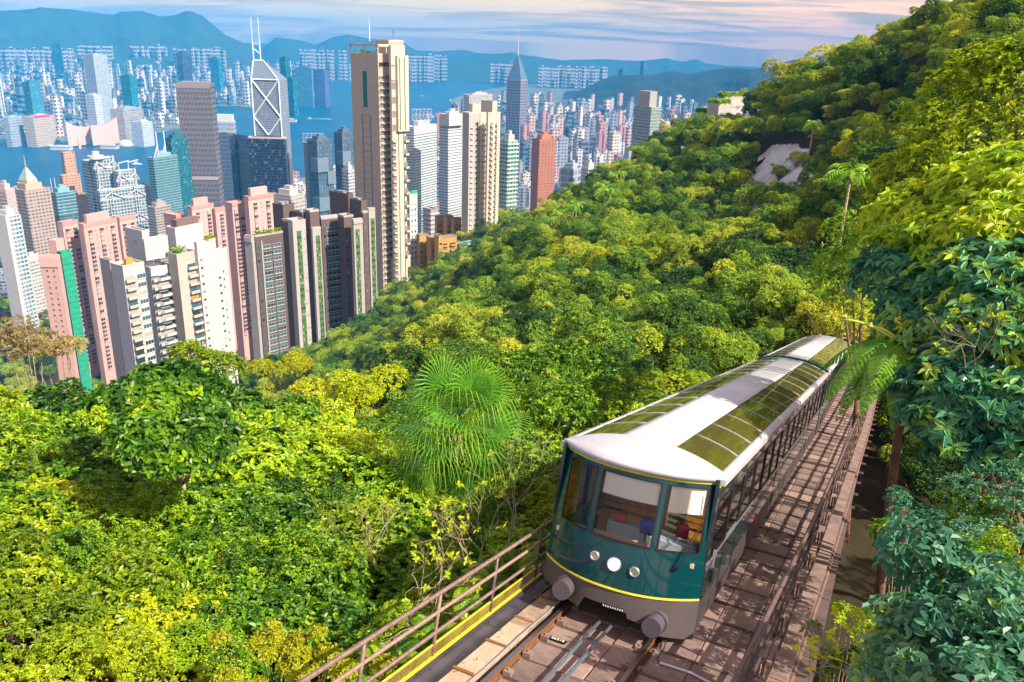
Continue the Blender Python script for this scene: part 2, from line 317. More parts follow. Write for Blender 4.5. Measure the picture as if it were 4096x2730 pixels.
ridge('wooded_ridge', [(1290, 215), (1330, 196), (1380, 186), (1408, 174), (1458, 172), (1496, 171), (1546, 164), (1586, 170), (1626, 162), (1673, 155), (1726, 159), (1763, 156), (1824, 137), (1854, 140), (1900, 122), (1951, 104), (1985, 106), (2060, 120), (2300, 130)], 5600, M_mt2, 1500, 1200, 12, rough=.22, ds=[6000]*4+[5800]*6+[5400]*4+[5000]*5)
# ------------------------------------------------------------------ track deck, rails, railings (local axes: u across, s down the track, v up from the rails)
S0 = trk(0, 0, 0)
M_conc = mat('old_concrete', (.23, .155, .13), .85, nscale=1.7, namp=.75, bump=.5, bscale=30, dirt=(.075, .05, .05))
M_concl = mat('concrete_painted_sun', (.40, .30, .21), .85, nscale=3.0, namp=.4, bump=.5, bscale=30, dirt=(.2, .13, .09))  # lighter warm copy of the concrete, with sunshine put into the colour
M_joint = mat('damp_joint', (.10, .065, .06), .8, nscale=6)
M_rust = mat('rusty_rail', (.16, .07, .03), .7, nscale=9, namp=.5, bump=.3)
M_railtop = mat('polished_rail', (.30, .27, .28), .28, metal=.9)
M_paint = mat('brown_paint', (.20, .12, .10), .55, nscale=14, namp=.6, bump=.2, dirt=(.07, .045, .045))
M_yel = mat('yellow_paint', (.62, .52, .03), .6, nscale=9, namp=.35)
M_dark = mat('dark_metal', (.035, .03, .035), .5, nscale=9)
M_steel = mat('steel_cable', (.22, .27, .33), .35, metal=.7)
M_white = mat('white_paint', (.78, .77, .75), .4, nscale=3, namp=.06)
def tE(u, s, v): return TRK@Matrix.Translation((u, s, v))
def tobj(mb, name, mats, parent=None, smooth=False):
    return mb.obj(name, mats, parent, smooth)
deck = empty('track_deck', TRK, 'reddish concrete funicular trackbed of cast slabs running downhill under the tram', 'railway track')
deck['kind'] = 'structure'; del deck['category']
def uR(s): return float(np.interp(s, [6, 9, 12, 18, 28, 40, 56, 80], [2.2, 2.28, 2.36, 2.50, 2.62, 2.74, 2.78, 2.8]))
def edgeR(s): return uR(s)+.40
sm = {}
def shared(key, fn):
    if key not in sm: sm[key] = fn()
    return sm[key]
# slabs between and beside the rails
b = MB(); b.box(-1.95, 3.1, 3, 80, -.62, -.22); o = b.obj('bed', M_joint, deck)
P_ = .66; s = 6.0; kslab = 0
def slab(u0, u1, s0, s1, top, m):
    def f():
        w, d_ = u1-u0, s1-s0; B = MB(); c = .015
        V = [(0, 0, -.2), (w, 0, -.2), (w, d_, -.2), (0, d_, -.2), (0, 0, -c), (w, 0, -c), (w, d_, -c), (0, d_, -c), (c, c, 0), (w-c, c, 0), (w-c, d_-c, 0), (c, d_-c, 0)]
        B.add(V, [(0, 1, 5, 4), (1, 2, 6, 5), (2, 3, 7, 6), (3, 0, 4, 7), (4, 5, 9, 8), (5, 6, 10, 9), (6, 7, 11, 10), (7, 4, 8, 11), (8, 9, 10, 11)])
        return B.mesh('slab', m)
    me = shared(('slab', round(u1-u0, 2), round(s1-s0, 2), m.name), f)
    return link('slab', me, deck, Matrix.Translation((u0, s0, top+random.uniform(-.012, .012))))
while s < 26:
    e = .045
    slab(-.70, -.21, s+e, s+P_-e, -.10, M_conc); slab(-.19, .24, s+e, s+P_-e, -.13, M_conc); slab(.26, .70, s+e, s+P_-e, -.10, M_conc)
    s += P_
s = 6.0
while s < 62:
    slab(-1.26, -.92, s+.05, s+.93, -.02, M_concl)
    for q in range(2):
        u0 = .84+q*.62; slab(u0, u0+.612, s+.012, s+.868, -.08, M_conc)
    slab(2.08, 2.42, s+.02, s+.86, -.07, M_conc)
    s += .88
b = MB()
for s_ in np.arange(5, 78, .88):
    u1 = edgeR(s_); u2 = edgeR(s_+.86); b.add([(2.42, s_, -.3), (u1, s_, -.3), (u2, s_+.87, -.3), (2.42, s_+.87, -.3), (2.42, s_, -.05), (u1, s_, -.05), (u2, s_+.87, -.05), (2.42, s_+.87, -.05)], [(0, 1, 5, 4), (1, 2, 6, 5), (2, 3, 7, 6), (3, 0, 4, 7), (4, 5, 6, 7)])
b.obj('edge_strip', M_conc, deck)
b = MB()   # timber-dark strips laid across and along
for s_ in np.arange(6, 60, .88):
    b.box(.85, 2.4, s_-.035, s_+.02, -.10, -.055)
b.obj('cross_strip', M_joint, deck)
b = MB()
for k, s_ in enumerate(np.arange(6.6, 20, .99)): b.box(-1.27, -.95, s_-.03, s_+.03, -.03, .0)
b.obj('tie_plate', M_rust, deck)
b = MB(); b.tube([(uR(s_)+.42, s_, -.22) for s_ in np.arange(5, 78, 1.)], .05, 5)
for s_ in np.arange(6, 60, 1.75): b.box(uR(s_)+.3, uR(s_)+.62, s_, s_+.06, -.34, -.28)
b.obj('edge_beam', M_paint, deck)
# gully side piers of the viaduct
for s_ in (9.6, 14.5, 19.5, 24.5, 29.5, 34.5):
    b = MB(); Mi = TRK.inverted().to_3x3()@Vector((0, 0, -1)); p0 = np.array([uR(s_)+.18, s_, -.3]); 
    b.tube([p0, p0+np.array(Mi)*3.0, p0+np.array(Mi)*7], [.20, .22, .26], 6); b.obj('pier', mat('mossy_pier', (.10, .06, .035), .9, nscale=4, namp=.6, bump=.4), deck)
# rails: head, web, foot
for u_ in (-.76, .76):
    r_ = empty('rail', tE(u_, 0, 0), 'rusty steel rail under the %s side of the tram with bolted clips' % ('left' if u_ < 0 else 'right'), 'rail', 'running rails of the funicular')
    b = MB(); b.prism([(-.065, -.15), (.065, -.15), (.065, -.135), (.014, -.12), (.014, -.045), (.036, -.03), (.036, -.004), (-.036, -.004), (-.036, -.03), (-.014, -.045), (-.014, -.12), (-.065, -.135)], 1, 4, 76); o = b.obj('web', M_rust, r_)
    b = MB(); b.box(-.03, .03, 4, 76, -.004, 0); b.obj('rail_head', M_railtop, r_)
    def clip():
        B = MB(); B.box(-.06, .06, -.06, .06, -.12, -.05); B.tube([(0, 0, -.05), (0, 0, -.02)], .022, 6); return B.mesh('clip', mat('clip_iron', (.24, .17, .13), .6, nscale=9))
    for s_ in np.arange(6.1, 13.5, .66):
        link('clip', shared('clip', clip), r_, Matrix.Translation((.11 if u_ < 0 else -.11, s_, 0)))
        if u_ > 0: link('clip', shared('clip', clip), r_, Matrix.Translation((.12, s_, 0)))
# hauling cables: stranded
def cable(u_, label):
    ss = np.arange(5, 14, .02); B = MB(); V = []; k = 14
    for i, s_ in enumerate(ss):
        for j in range(k):
            th = 2*math.pi*j/k; r_ = .026*(1+.16*math.cos(7*(th+s_*9.0))); V.append((u_+r_*math.cos(th), s_, .03+r_*math.sin(th)))
    B.add(V, [(i*k+j, i*k+(j+1) % k, (i+1)*k+(j+1) % k, (i+1)*k+j) for i in range(len(ss)-1) for j in range(k)])
    B.tube([(u_, 14, .03), (u_, 60, .03)], .026, 6)
    o = B.obj('hauling_cable', M_steel, None); o.matrix_world = TRK.copy(); tag(o, label, 'cable', 'steel hauling cables between the rails')
cable(-.09, 'twisted steel hauling cable nearer the left rail'); cable(.11, 'twisted steel hauling cable nearer the right rail')
b = MB(); b.tube([(-.90, s_, -.0+.01*math.sin(s_*3)) for s_ in np.arange(5, 14, .3)], .018, 5); o = b.obj('conduit', mat('grey_pipe', (.28, .25, .27), .5)); o.matrix_world = TRK.copy(); tag(o, 'thin grey pipe lying beside the left rail on concrete', 'pipe')
b = MB(); b.tube([(.9, 9, -.04), (.88, 10.8, -.04), (.87, 11.9, -.04), (.93, 12.6, -.02)], .014, 5); b.tube([(.93, 12.6, -.02), (1.0, 12.1, -.04), (.98, 11.8, -.04), (1.05, 11.72, -.04)], .012, 5); o = b.obj('cable', M_dark); o.matrix_world = TRK.copy(); tag(o, 'loose black cable running out from under the tram', 'cable')
b = MB(); b.tube([(1.05, 11.72, -.04), (1.5, 11.74, -.04), (1.75, 11.66, -.04), (2.3, 11.5, -.04)], .017, 6); o = b.obj('conduit', mat('white_pipe', (.6, .6, .66), .35)); o.matrix_world = TRK.copy(); tag(o, 'white conduit laid across the deck below the right buffer', 'pipe')
# number plate on the sleeper
fc = bpy.data.curves.new('number_text', 'FONT'); fc.body = '81290'; fc.size = .085; fc.extrude = .002; fc.align_x = 'CENTER'
pl = MB(); pl.box(-.14, .14, -.05, .05, 0, .008); po = pl.obj('number_plate', mat('black_plate', (.01, .01, .012), .4)); po.matrix_world = tE(-.46, 11.42, -.085)@Matrix.Rotation(math.pi, 4, 'Z'); tag(po, 'small black plate with white number 81290 on the trackbed', 'plate')
fc.materials.append(M_white); _to = bpy.data.objects.new('lettering_source', fc); _tm = bpy.data.meshes.new_from_object(_to); bpy.data.objects.remove(_to); fo = link('lettering', _tm, po, Matrix.Translation((0, -.03, .011)))
# perforated steel walkway with yellow toe board on the left
walk = empty('walkway', TRK, 'narrow perforated steel walkway with yellow toe board left of the track', 'walkway')
def holes(name, c, hc, sx, sy):
    m = bpy.data.materials.new(name); m.use_nodes = True; n, l = nodes_of(m.node_tree)
    t = n('ShaderNodeTexCoord'); sp = n('ShaderNodeSeparateXYZ'); l(t.outputs['Object'], sp.inputs[0])
    def wave(sock, f_):
        a = n('ShaderNodeMath', operation='MULTIPLY', I1=f_); l(sock, a.inputs[0]); s_ = n('ShaderNodeMath', operation='SINE'); l(a.outputs[0], s_.inputs[0]); return s_
    a = wave(sp.outputs[sx], 2*math.pi/.05); b_ = wave(sp.outputs[sy], 2*math.pi/.05); mu = n('ShaderNodeMath', operation='MULTIPLY'); l(a.outputs[0], mu.inputs[0]); l(b_.outputs[0], mu.inputs[1])
    g = n('ShaderNodeMath', operation='GREATER_THAN', I1=.12); ab = n('ShaderNodeMath', operation='ABSOLUTE'); l(mu.outputs[0], ab.inputs[0]); l(ab.outputs[0], g.inputs[0])
    x = n('ShaderNodeTexNoise', i_Scale=3.0, i_Detail=6.0); l(t.outputs['Object'], x.inputs['Vector']); r = ramp(n, [(.35, tuple(q*.5 for q in c)), (.65, c)]); l(x.outputs['Fac'], r.inputs[0])
    p = n('ShaderNodeBsdfPrincipled', i_Roughness=.5); l(r.outputs[0], p.inputs['Base Color']); tr = n('ShaderNodeBsdfTransparent'); mx = n('ShaderNodeMixShader')
    l(g.outputs[0], mx.inputs[0]); l(p.outputs[0], mx.inputs[1]); l(tr.outputs[0], mx.inputs[2]); o = n('ShaderNodeOutputMaterial'); l(mx.outputs[0], o.inputs[0]); return m
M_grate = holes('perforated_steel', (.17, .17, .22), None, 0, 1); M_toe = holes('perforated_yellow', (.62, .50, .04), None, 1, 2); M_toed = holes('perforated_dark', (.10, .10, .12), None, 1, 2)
s = 5.0; k = 0
while s < 60:
    b = MB(); b.box(-1.60, -1.275, s+.01, s+1.19, -.025, -.01); b.obj('grate', M_grate, walk)
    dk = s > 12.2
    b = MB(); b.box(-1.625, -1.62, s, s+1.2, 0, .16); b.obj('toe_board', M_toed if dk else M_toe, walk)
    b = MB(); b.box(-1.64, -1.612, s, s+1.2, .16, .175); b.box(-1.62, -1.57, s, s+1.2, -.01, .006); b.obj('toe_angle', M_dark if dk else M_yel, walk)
    s += 1.2
b = MB(); b.box(-1.66, -1.60, 5, 60, -.16, -.03); b.obj('edge_angle', M_dark, walk)
b = MB(); b.box(-1.272, -1.262, 5, 60, -.14, .0); b.obj('inner_angle', M_dark, walk)
# left railing
rl = empty('railing', tE(-1.62, 0, 0), 'brown painted three-rail pipe handrail along the left of the track', 'railing')
Gv = np.array(TRK.inverted().to_3x3()@Vector((0, 0, 1)))
for v_, nm in ((.92, 'top_rail'), (.64, 'middle_rail'), (.34, 'bottom_rail')):
    b = MB(); b.tube([(0, 5, v_), (0, 30, v_), (0, 60, v_)], .032 if v_ > .9 else .026, 8); b.obj(nm, M_paint, rl, True)
pm = shared('postL', lambda: MB().tube([(0, 0, -.2), (0, 0, .92)], .026, 8).mesh('post', M_paint, True))
for s_ in np.arange(6.05, 60, 1.78): link('post', pm, rl, Matrix.Translation((0.0, s_, 0)))
M_paintd = mat('dark_brown_paint', (.10, .06, .06), .5, nscale=14, namp=.6, bump=.2, dirt=(.035, .022, .025))
# right railing, heavier, feet bracketed outside
rr_ = empty('railing', TRK, 'dark brown handrail with bracketed posts on the right edge of the deck', 'railing')
for v_, nm, r_ in ((.98, 'top_rail', .04), (.60, 'middle_rail', .032), (.30, 'bottom_rail', .032)):
    b = MB(); b.tube([(uR(s_), s_, v_) for s_ in np.arange(5, 78, 1.5)], r_, 8); b.obj(nm, M_paintd, rr_, True)
def postR():
    B = MB(); B.box(-.03, .03, -.02, .02, -.02, .98); B.box(-.05, .12, -.05, .05, -.04, .0); B.box(.05, .09, -.03, .03, 0, .26); return B.mesh('post', M_paintd)
def brk():
    B = MB(); B.box(.10, .17, -.035, .035, -.02, .30); return B.mesh('bracket', mat('bracket_ochre', (.34, .22, .11), .6, nscale=8))
for s_ in np.arange(6.55, 70, 1.88):
    p = link('post', shared('postR', postR), rr_, Matrix.Translation((uR(s_), s_, 0))); link('bracket', shared('brk', brk), p)
b = MB()
for du, dv, w in ((.10, .16, .3), (.12, .20, 1.1), (.11, .24, 2.0)): b.tube([(uR(s_)+.13+du*.3+.01*math.sin(s_*w), s_, dv+.015*math.sin(s_*1.3+w)) for s_ in np.arange(5, 70, .8)], .013, 5)
b.obj('cable_bundle', M_dark, rr_)
b = MB(); b.box(-.17, .17, -.12, .12, 0, .10); b.box(-.14, .14, -.09, .09, .10, .12); o = b.obj('junction_box', mat('pale_box', (.62, .62, .62), .4)); o.matrix_world = tE(2.62, 9.0, -.05); tag(o, 'pale metal junction box on the deck edge at bottom', 'box')
# ------------------------------------------------------------------ tram
M_teal = mat('teal_paint', (.001, .042, .052), .12, coat=.55, spec=.3)
M_tealside = mat('teal_side', (.003, .032, .040), .12, coat=.8)
M_roof = mat('roof_white', (.56, .55, .60), .35, nscale=2, namp=.08, dirt=(.44, .43, .47))
M_rim = mat('roof_rim', (.50, .49, .53), .38, nscale=3, namp=.08)
M_skirt = mat('skirt_grey', (.085, .068, .072), .5, nscale=3, namp=.15)
M_buf = mat('buffer_grey', (.085, .07, .09), .55)
M_wood = mat('varnished_wood', (.72, .30, .04), .35, nscale=8, namp=.3, coat=.3)
M_glass = glass('pane_glass', (.75, .82, .75), .85); M_roofg = glass('roof_glass', (.80, .80, .32), .8, ior=2.6, painted_refl=(.45, .42, .09), fa=.20); M_front = glass('front_glass', (.97, .98, .96), 1.0, ior=1.38)  # roof panes: tree reflections painted in as olive tint and diffuse share
M_rub = mat('black_rubber', (.012, .012, .014), .4)
M_blind = mat('roller_blind', (.92, .88, .80), .8)
M_floor = mat('cabin_floor', (.20, .17, .15), .7, nscale=4); M_alu = mat('aluminium', (.65, .67, .70), .3, metal=.8)
HW = 1.30
def nose(u, v=0): return 12.07+.62*abs(u/HW)**2.3+.20*np.clip((v-.66)/1.86, 0, 1)
def fsurf(B, us, vs, off=0., m=0):
    """sheet on the nose surface"""
    nu, nv = len(us), len(vs); V = [(u, nose(u, v)-off, v) for v in vs for u in us]
    B.add(V, [(j*nu+i, j*nu+i+1, (j+1)*nu+i+1, (j+1)*nu+i) for j in range(nv-1) for i in range(nu-1)], m)
def fslab(B, us, vfn0, vfn1, o0, o1, m=0):
    """thick strip on the nose between v curves"""
    n_ = len(us); V = []
    for u in us:
        a, c = vfn0(u), vfn1(u); V += [(u, nose(u, a)-o0, a), (u, nose(u, c)-o0, c), (u, nose(u, c)-o1, c), (u, nose(u, a)-o1, a)]
    Fs = []
    for i in range(n_-1):
        for q in range(4): Fs.append((4*i+q, 4*i+(q+1) % 4, 4*(i+1)+(q+1) % 4, 4*(i+1)+q))
    Fs += [(3, 2, 1, 0), tuple(4*(n_-1)+q for q in range(4))]; B.add(V, Fs, m)
def car(name, label, s0, s1, has_nose, du0, du1):
    """one carriage from s0 to s1; du shifts its middle sideways along its length"""
    root = empty(name, tE(0, 0, 0), label, 'funicular tram', 'coupled carriages of the funicular tram')
    ln = s1-s0; G = lambda x: x
    sk = lambda s: du0+(du1-du0)*(s-s0)/ln
    def side(B, sg, a, c, v0, v1, t=.05, m=0, out=0.):
        ua, uc = sg*(HW+out)+sk(a), sg*(HW+out)+sk(c); ti = -sg*t
        V = [(ua, a, v0), (uc, c, v0), (uc, c, v1), (ua, a, v1), (ua+ti, a, v0), (uc+ti, c, v0), (uc+ti, c, v1), (ua+ti, a, v1)]
        B.add(V, [(0, 1, 2, 3), (7, 6, 5, 4), (0, 4, 5, 1), (2, 6, 7, 3), (1, 5, 6, 2), (0, 3, 7, 4)], m)
    a0 = s0+.70 if has_nose else s0+.05
    # lower panels, waist, head rail, pillars
    for sg in (-1, 1):
        B = MB(); side(B, sg, a0, s1, .62, 1.20); B.obj('side_panel', M_tealside, root)
        B = MB(); side(B, sg, a0, s1, .10, .62, out=-.01); B.obj('skirt', mat('side_skirt_shade', (.055, .045, .05), .5, nscale=2), root)  # darker copy of the front skirt, side shade put into the colour
        B = MB(); side(B, sg, a0, s1, 2.22, 2.52); B.obj('head_rail', M_tealside, root)
        B = MB(); side(B, sg, a0, s1, 2.47, 2.495, t=.01, out=.008); B.obj('yellow_stripe', M_yel, root)
        wlen = (ln-1.0)/15; q = a0
        for i in range(15):
            door = i in (1, 6, 11); w0, w1 = a0+.12+i*wlen, a0+.12+(i+1)*wlen
            B = MB(); side(B, sg, w0-.05, w0+.05, 1.20, 2.22); B.obj('pillar', M_tealside if i % 2 == 0 else M_rub, root)
            wf = MB(); lo = .36 if door else 1.22
            for (p, r_, v0, v1) in ((w0+.05, w1-.05, lo, lo+.04), (w0+.05, w1-.05, 2.18, 2.22), (w0+.05, w0+.09, lo+.04, 2.18), (w1-.09, w1-.05, lo+.04, 2.18)): side(wf, sg, p, r_, v0, v1, t=.03, out=.006)
            fr = wf.obj('window_frame', M_rub if not door else M_tealside, root)
            g = MB(); side(g, sg, w0+.09, w1-.09, lo+.04, 2.18, t=.006, out=-.012); g.obj('pane', M_glass, fr)
            g = MB(); side(g, sg, w0+.08, w0+.22, 1.24, 2.18, t=.04, out=-.03); g.obj('wooden_post', M_wood, root)
            if i % 3 != 1:
                g = MB(); side(g, sg, w0+.45, w0+.62, 1.24, 2.18, t=.02, out=-.10); g.obj('curtain', mat('cream_curtain', (.72, .66, .42), .8), root)
        B = MB(); side(B, sg, a0, s1, 1.20, 1.235, t=.03, out=.012); B.obj('waist_rail', M_alu, root)
    # roof: curved shell with centre strip, panes and ribs
    def crown(u): return 2.60+.30*(1-min(1., abs(u)/1.36)**2.2)
    front = lambda u: (nose(u, 2.6)-.08) if has_nose else s0
    def rstrip(nm, u0, u1, sa, sb, m, up=0., k=8, th=.03, par=root, fa=None):
        us = np.linspace(u0, u1, k); V = []
        ss = [sa, sb]
        for dz in (up, up-th):
            for j, s_ in enumerate(ss):
                for u in us:
                    sx = (fa(u) if (fa and j == 0) else s_); V.append((u+sk(sx), sx, crown(u)+dz))
        if th == 0: B = MB(); B.add(V[:2*k], [(i, i+1, k+i+1, k+i) for i in range(k-1)]); return B.obj(nm, m, par, True)
        Fs = [(i, i+1, k+i+1, k+i) for i in range(k-1)]+[(2*k+i, 3*k+i, 3*k+i+1, 2*k+i+1) for i in range(k-1)]
        Fs += [(i, 2*k+i, 2*k+i+1, i+1) for i in range(k-1)]+[(k+i, k+i+1, 3*k+i+1, 3*k+i) for i in range(k-1)]+[(0, k, 3*k, 2*k), (k-1, 3*k-1, 4*k-1, 2*k-1)]
        B = MB(); B.add(V, Fs); return B.obj(nm, m, par, True)
    pst = s0+1.05 if has_nose else s0+.35; pen = s1-.15
    rstrip('roof_strip', -.45, .45, pst, pen, M_roof)
    if has_nose:
        B = MB(); us = np.linspace(-1.36, 1.36, 27); tt = np.linspace(0, 1, 9); V = []; k = len(us)
        for t_ in tt:
            for u in us: V.append((u+sk(s0), front(u)+(pst-front(u))*t_, 2.635+(crown(u)-2.635)*math.sin(t_*math.pi/2)**.8))
        for u in us: V.append((u+sk(s0), front(u)-.012, 2.60))
        for u in us: V.append((u+sk(s0), front(u)+.02, 2.545))
        for u in us: V.append((u+sk(s0), front(u)+.20, 2.54))
        nr = len(tt); Fs = [(j*k+i, (j)*k+i+1, (j+1)*k+i+1, (j+1)*k+i) for j in range(nr-1) for i in range(k-1)]
        Fs += [(nr*k+i, nr*k+i+1, i+1, i) for i in range(k-1)]+[((nr+1)*k+i, (nr+1)*k+i+1, nr*k+i+1, nr*k+i) for i in range(k-1)]+[((nr+2)*k+i, (nr+2)*k+i+1, (nr+1)*k+i+1, (nr+1)*k+i) for i in range(k-1)]
        B.add(V, Fs); B.obj('roof_front', M_roof, root, True)
    else: rstrip('roof_front', -1.36, 1.36, s0, pst, M_rim, k=14)
    rstrip('roof_end', -1.36, 1.36, pen, s1, M_rim, k=14)
    for sg in (-1, 1):
        u0, u1 = sorted((sg*1.24, sg*1.36)); rstrip('roof_rail', u0, u1, pst, pen, M_rim, k=3)
        B = MB(); side(B, sg, s0+.75 if has_nose else s0, s1, 2.50, 2.60, t=.10, out=.07); B.obj('gutter', M_rim, root)
        n_ = 14; w = (pen-pst)/n_
        for i in range(n_):
            a, c = pst+i*w, pst+(i+1)*w; u0, u1 = sorted((sg*.455, sg*1.235))
            rstrip('roof_pane', u0, u1, a+.008, c-.008, M_roofg, up=-.010, k=6, th=0)
            rstrip('roof_rib', u0, u1, c-.012, c+.012, M_roof, up=.002, k=6, th=.008)
    # cabin inside
    B = MB(); B.box(-1.22, 1.22, s0+.9, s1-.1, .50, .56); B.obj('floor', M_floor, root)
    B = MB(); B.box(-1.1, 1.1, s1-.12, s1-.06, .5, 2.55); B.obj('end_wall', M_tealside, root)
    for i in range(11):
        sa = s0+2.6+i*(ln-4)/11
        for u0 in ((-1.15, -.1), (.45, 1.15)):
            bench = MB(); bench.box(u0[0], u0[1], sa, sa+.42, .92, .96); bench.box(u0[0]+.05, u0[1]-.05, sa+.05, sa+.1, .56, .92); be = bench.obj('bench', M_wood, root)
            for q in range(5 if i < 4 else 2):
                sl_ = MB(); h = .09 if i < 4 else .22; z_ = 1.02+q*(.115 if i < 4 else .27); sl_.box(u0[0], u0[1], sa+.40+q*.01, sa+.43+q*.01, z_, z_+h); sl_.obj('slat', M_wood, be)
    if not has_nose:
        B = MB(); us = np.linspace(-1.34, 1.34, 24)
        B.tube([(u+sk(s0), s0-.06, crown(u)+.015) for u in us], .055, 6); B.obj('gangway_hoop', mat('dark_green_hoop', (.0, .06, .05), .3), root)
        return root
    # ---- nose
    us = np.linspace(-HW, HW, 33); c_ = lambda v: (lambda u: v)
    B = MB(); fsurf(B, us, np.linspace(.68, 1.40, 7)); B.obj('front_panel', M_teal, root, True)
    B = MB(); fsurf(B, us, np.linspace(2.43, 2.62, 3)); B.obj('front_header', M_teal, root, True)
    for (ua, uc) in ((-HW, -1.11), (-.53, -.445), (.53, .60), (1.19, HW)):
        B = MB(); fsurf(B, np.linspace(ua, uc, 6), np.linspace(1.40, 2.44, 5)); fslab(B, np.linspace(ua, uc, 6), c_(1.40), c_(2.44), -.004, -.06); B.obj('front_pillar', M_teal, root, False)
    for sg in (-1, 1):
        B = MB(); V = []; a = nose(HW)-.002; B.add([(sg*HW, nose(HW, .66), .66), (sg*HW, nose(HW, 2.62)+0, 2.62), (sg*HW, s0+.72, 2.62), (sg*HW, s0+.72, .66)], [(0, 1, 2, 3)]); 
        B.box(min(sg*1.25, sg*1.30), max(sg*1.25, sg*1.30), nose(HW, 1)+.0, s0+.95, .66, 2.6) ; B.obj('corner_panel', M_tealside, root)
    B = MB(); fslab(B, us, c_(2.50), c_(2.535), .012, 0); B.obj('yellow_stripe', M_yel, root)
    B = MB(); fslab(B, us, c_(.665), c_(.695), .012, 0); B.obj('yellow_stripe', M_yel, root)
    for (ua, uc) in ((-1.11, -.53), (-.445, .53), (.60, 1.19)):
        w = np.linspace(ua, uc, 10); wf = MB(); e = .022
        fslab(wf, w, c_(1.40), c_(1.40+e), .008, -.03); fslab(wf, w, c_(2.44-e), c_(2.44), .008, -.03)
        fslab(wf, np.linspace(ua, ua+e, 2), c_(1.40+e), c_(2.44-e), .008, -.03); fslab(wf, np.linspace(uc-e, uc, 2), c_(1.40+e), c_(2.44-e), .008, -.03)
        fr = wf.obj('windscreen_frame', M_rub, root); g = MB(); fsurf(g, np.linspace(ua+e, uc-e, 10), (1.40+e, 2.44-e), -.012); g.obj('windscreen', M_front, fr, True)
    for (ua, uc, vb) in ((-.40, .50, 2.09), (.645, 1.15, 2.02)):
        w = np.linspace(ua, uc, 8); B = MB(); fslab(B, w, c_(vb), c_(2.43), -.06, -.065); bl = B.obj('roller_blind', M_blind, root); B = MB(); fslab(B, w, c_(vb-.02), c_(vb), -.05, -.08); B.obj('blind_bar', M_white, bl)
    # skirt with its cut-outs and tapering buffers
    kn = [(-HW, .28), (-.50, .22), (-.46, .20), (-.36, .40), (.0, .40), (.02, .36), (.34, .36), (.36, .28), (.60, .22), (.66, .10), (.95, .06), (HW, .02)]
    lo = lambda u: float(np.interp(u, [k_[0] for k_ in kn], [k_[1] for k_ in kn]))
    B = MB(); us2 = np.array(sorted(set(list(np.linspace(-HW, HW, 40))+[k_[0] for k_ in kn]))); fslab(B, us2, lo, c_(.665), -.01, -.05); B.obj('front_skirt', M_skirt, root, False)
    B = MB(); fslab(B, np.linspace(-.05, .30, 9), c_(.375), c_(.41), .004, -.01); o = B.obj('grille', M_rub, root); 
    for i in range(9):
        B = MB(); u = -.03+i*.038; B.box(u, u+.016, nose(u)-.012, nose(u)-.002, .378, .40); B.obj('grille_tooth', M_white, o)
    for (u, v) in ((-.71, .44), (.78, .30)):
        B = MB(); k = 28; y1 = nose(u)-.26; r_ = .155
        B.tube([(u, nose(u)+.1, v), (u, nose(u)-.02, v)], r_*1.16, k); B.tube([(u, nose(u), v), (u, y1+.02, v), (u, y1+.001, v)], [r_*.98, r_, r_*.985], k, cap=True); B.obj('buffer', M_buf, root, False)
    em = bpy.data.materials.new('lamp_glow'); em.use_nodes = True; n, l = nodes_of(em.node_tree); e_ = n('ShaderNodeEmission', i_Strength=14.0); e_.inputs[0].default_value = (1, .98, .9, 1); o_ = n('ShaderNodeOutputMaterial'); l(e_.outputs[0], o_.inputs[0])
    for (u, v, r_, lit) in ((-.30, 1.10, .075, 0), (.03, 1.06, .115, 1), (.36, 1.03, .08, 0)):
        B = MB(); k = 24; y = nose(u, v); V = []; Fs = []
        prof = [(r_, .0), (r_, -.035), (r_*.86, -.05), (r_*.70, -.03), (r_*.66, .0)]
        for (q, dy) in prof:
            for j in range(k): th = 2*math.pi*j/k; V.append((u+q*math.cos(th), y+dy, v+q*math.sin(th)))
        for i in range(len(prof)-1):
            for j in range(k): Fs.append((i*k+j, (i+1)*k+j, (i+1)*k+(j+1) % k, i*k+(j+1) % k))
        B.add(V, Fs); hl = B.obj('headlight', M_alu, root, True); L_ = MB(); L_.tube([(u, y-.004, v), (u, y-.020, v)], r_*(.66), k); L_.obj('lens', em if lit else mat('lamp_lens', (.55, .55, .35) if u < 0 else (.12, .12, .12), .1, coat=1), hl)
        if lit:
            L_ = MB(); L_.tube([(u, y-.021, v), (u, y-.03, v)], r_*.3, 12); L_.obj('bulb', em, hl)
    # wiper, handle, bracket at the corner
    for k_, du in enumerate((0, .05)):
        B = MB(); B.tube([(.90+du, nose(.9, 1.2)-.05, 1.18), (1.02+du*.9, nose(1.02, 1.6)-.07, 1.55), (1.17+du*.5, nose(1.17, 1.9)-.04, 1.92)], .008, 5); B.tube([(.90+du, nose(.9, 1.2)+.01, 1.18), (.90+du, nose(.9, 1.2)-.07, 1.18)], .018, 8); B.obj('wiper', M_rub, root)
    B = MB(); B.tube([(1.19, nose(1.17, 1.7)-.05, 1.45), (1.185, nose(1.17, 2.3)-.05, 2.38)], .010, 5); B.obj('wiper_blade', M_rub, root)
    B = MB(); B.box(1.31, 1.34, 13.25, 13.32, 1.05, 1.22); B.box(1.31, 1.36, 13.2, 13.27, 1.25, 1.34); B.obj('door_handle', M_alu, root)
    B = MB(); B.box(1.31, 1.345, 13.3, 13.4, .78, .98); B.obj('lock_box', M_rub, root)
    B = MB(); B.box(1.305, 1.33, 18.3, 18.36, .48, .72); B.obj('red_lever', mat('signal_red', (.7, .02, .02), .4), root)
    # console and shelves inside the cab
    B = MB(); B.box(-1.15, 1.15, 12.55, 12.92, 1.18, 1.25); B.obj('dash_shelf', mat('peach_shelf', (.70, .50, .36), .5), root)
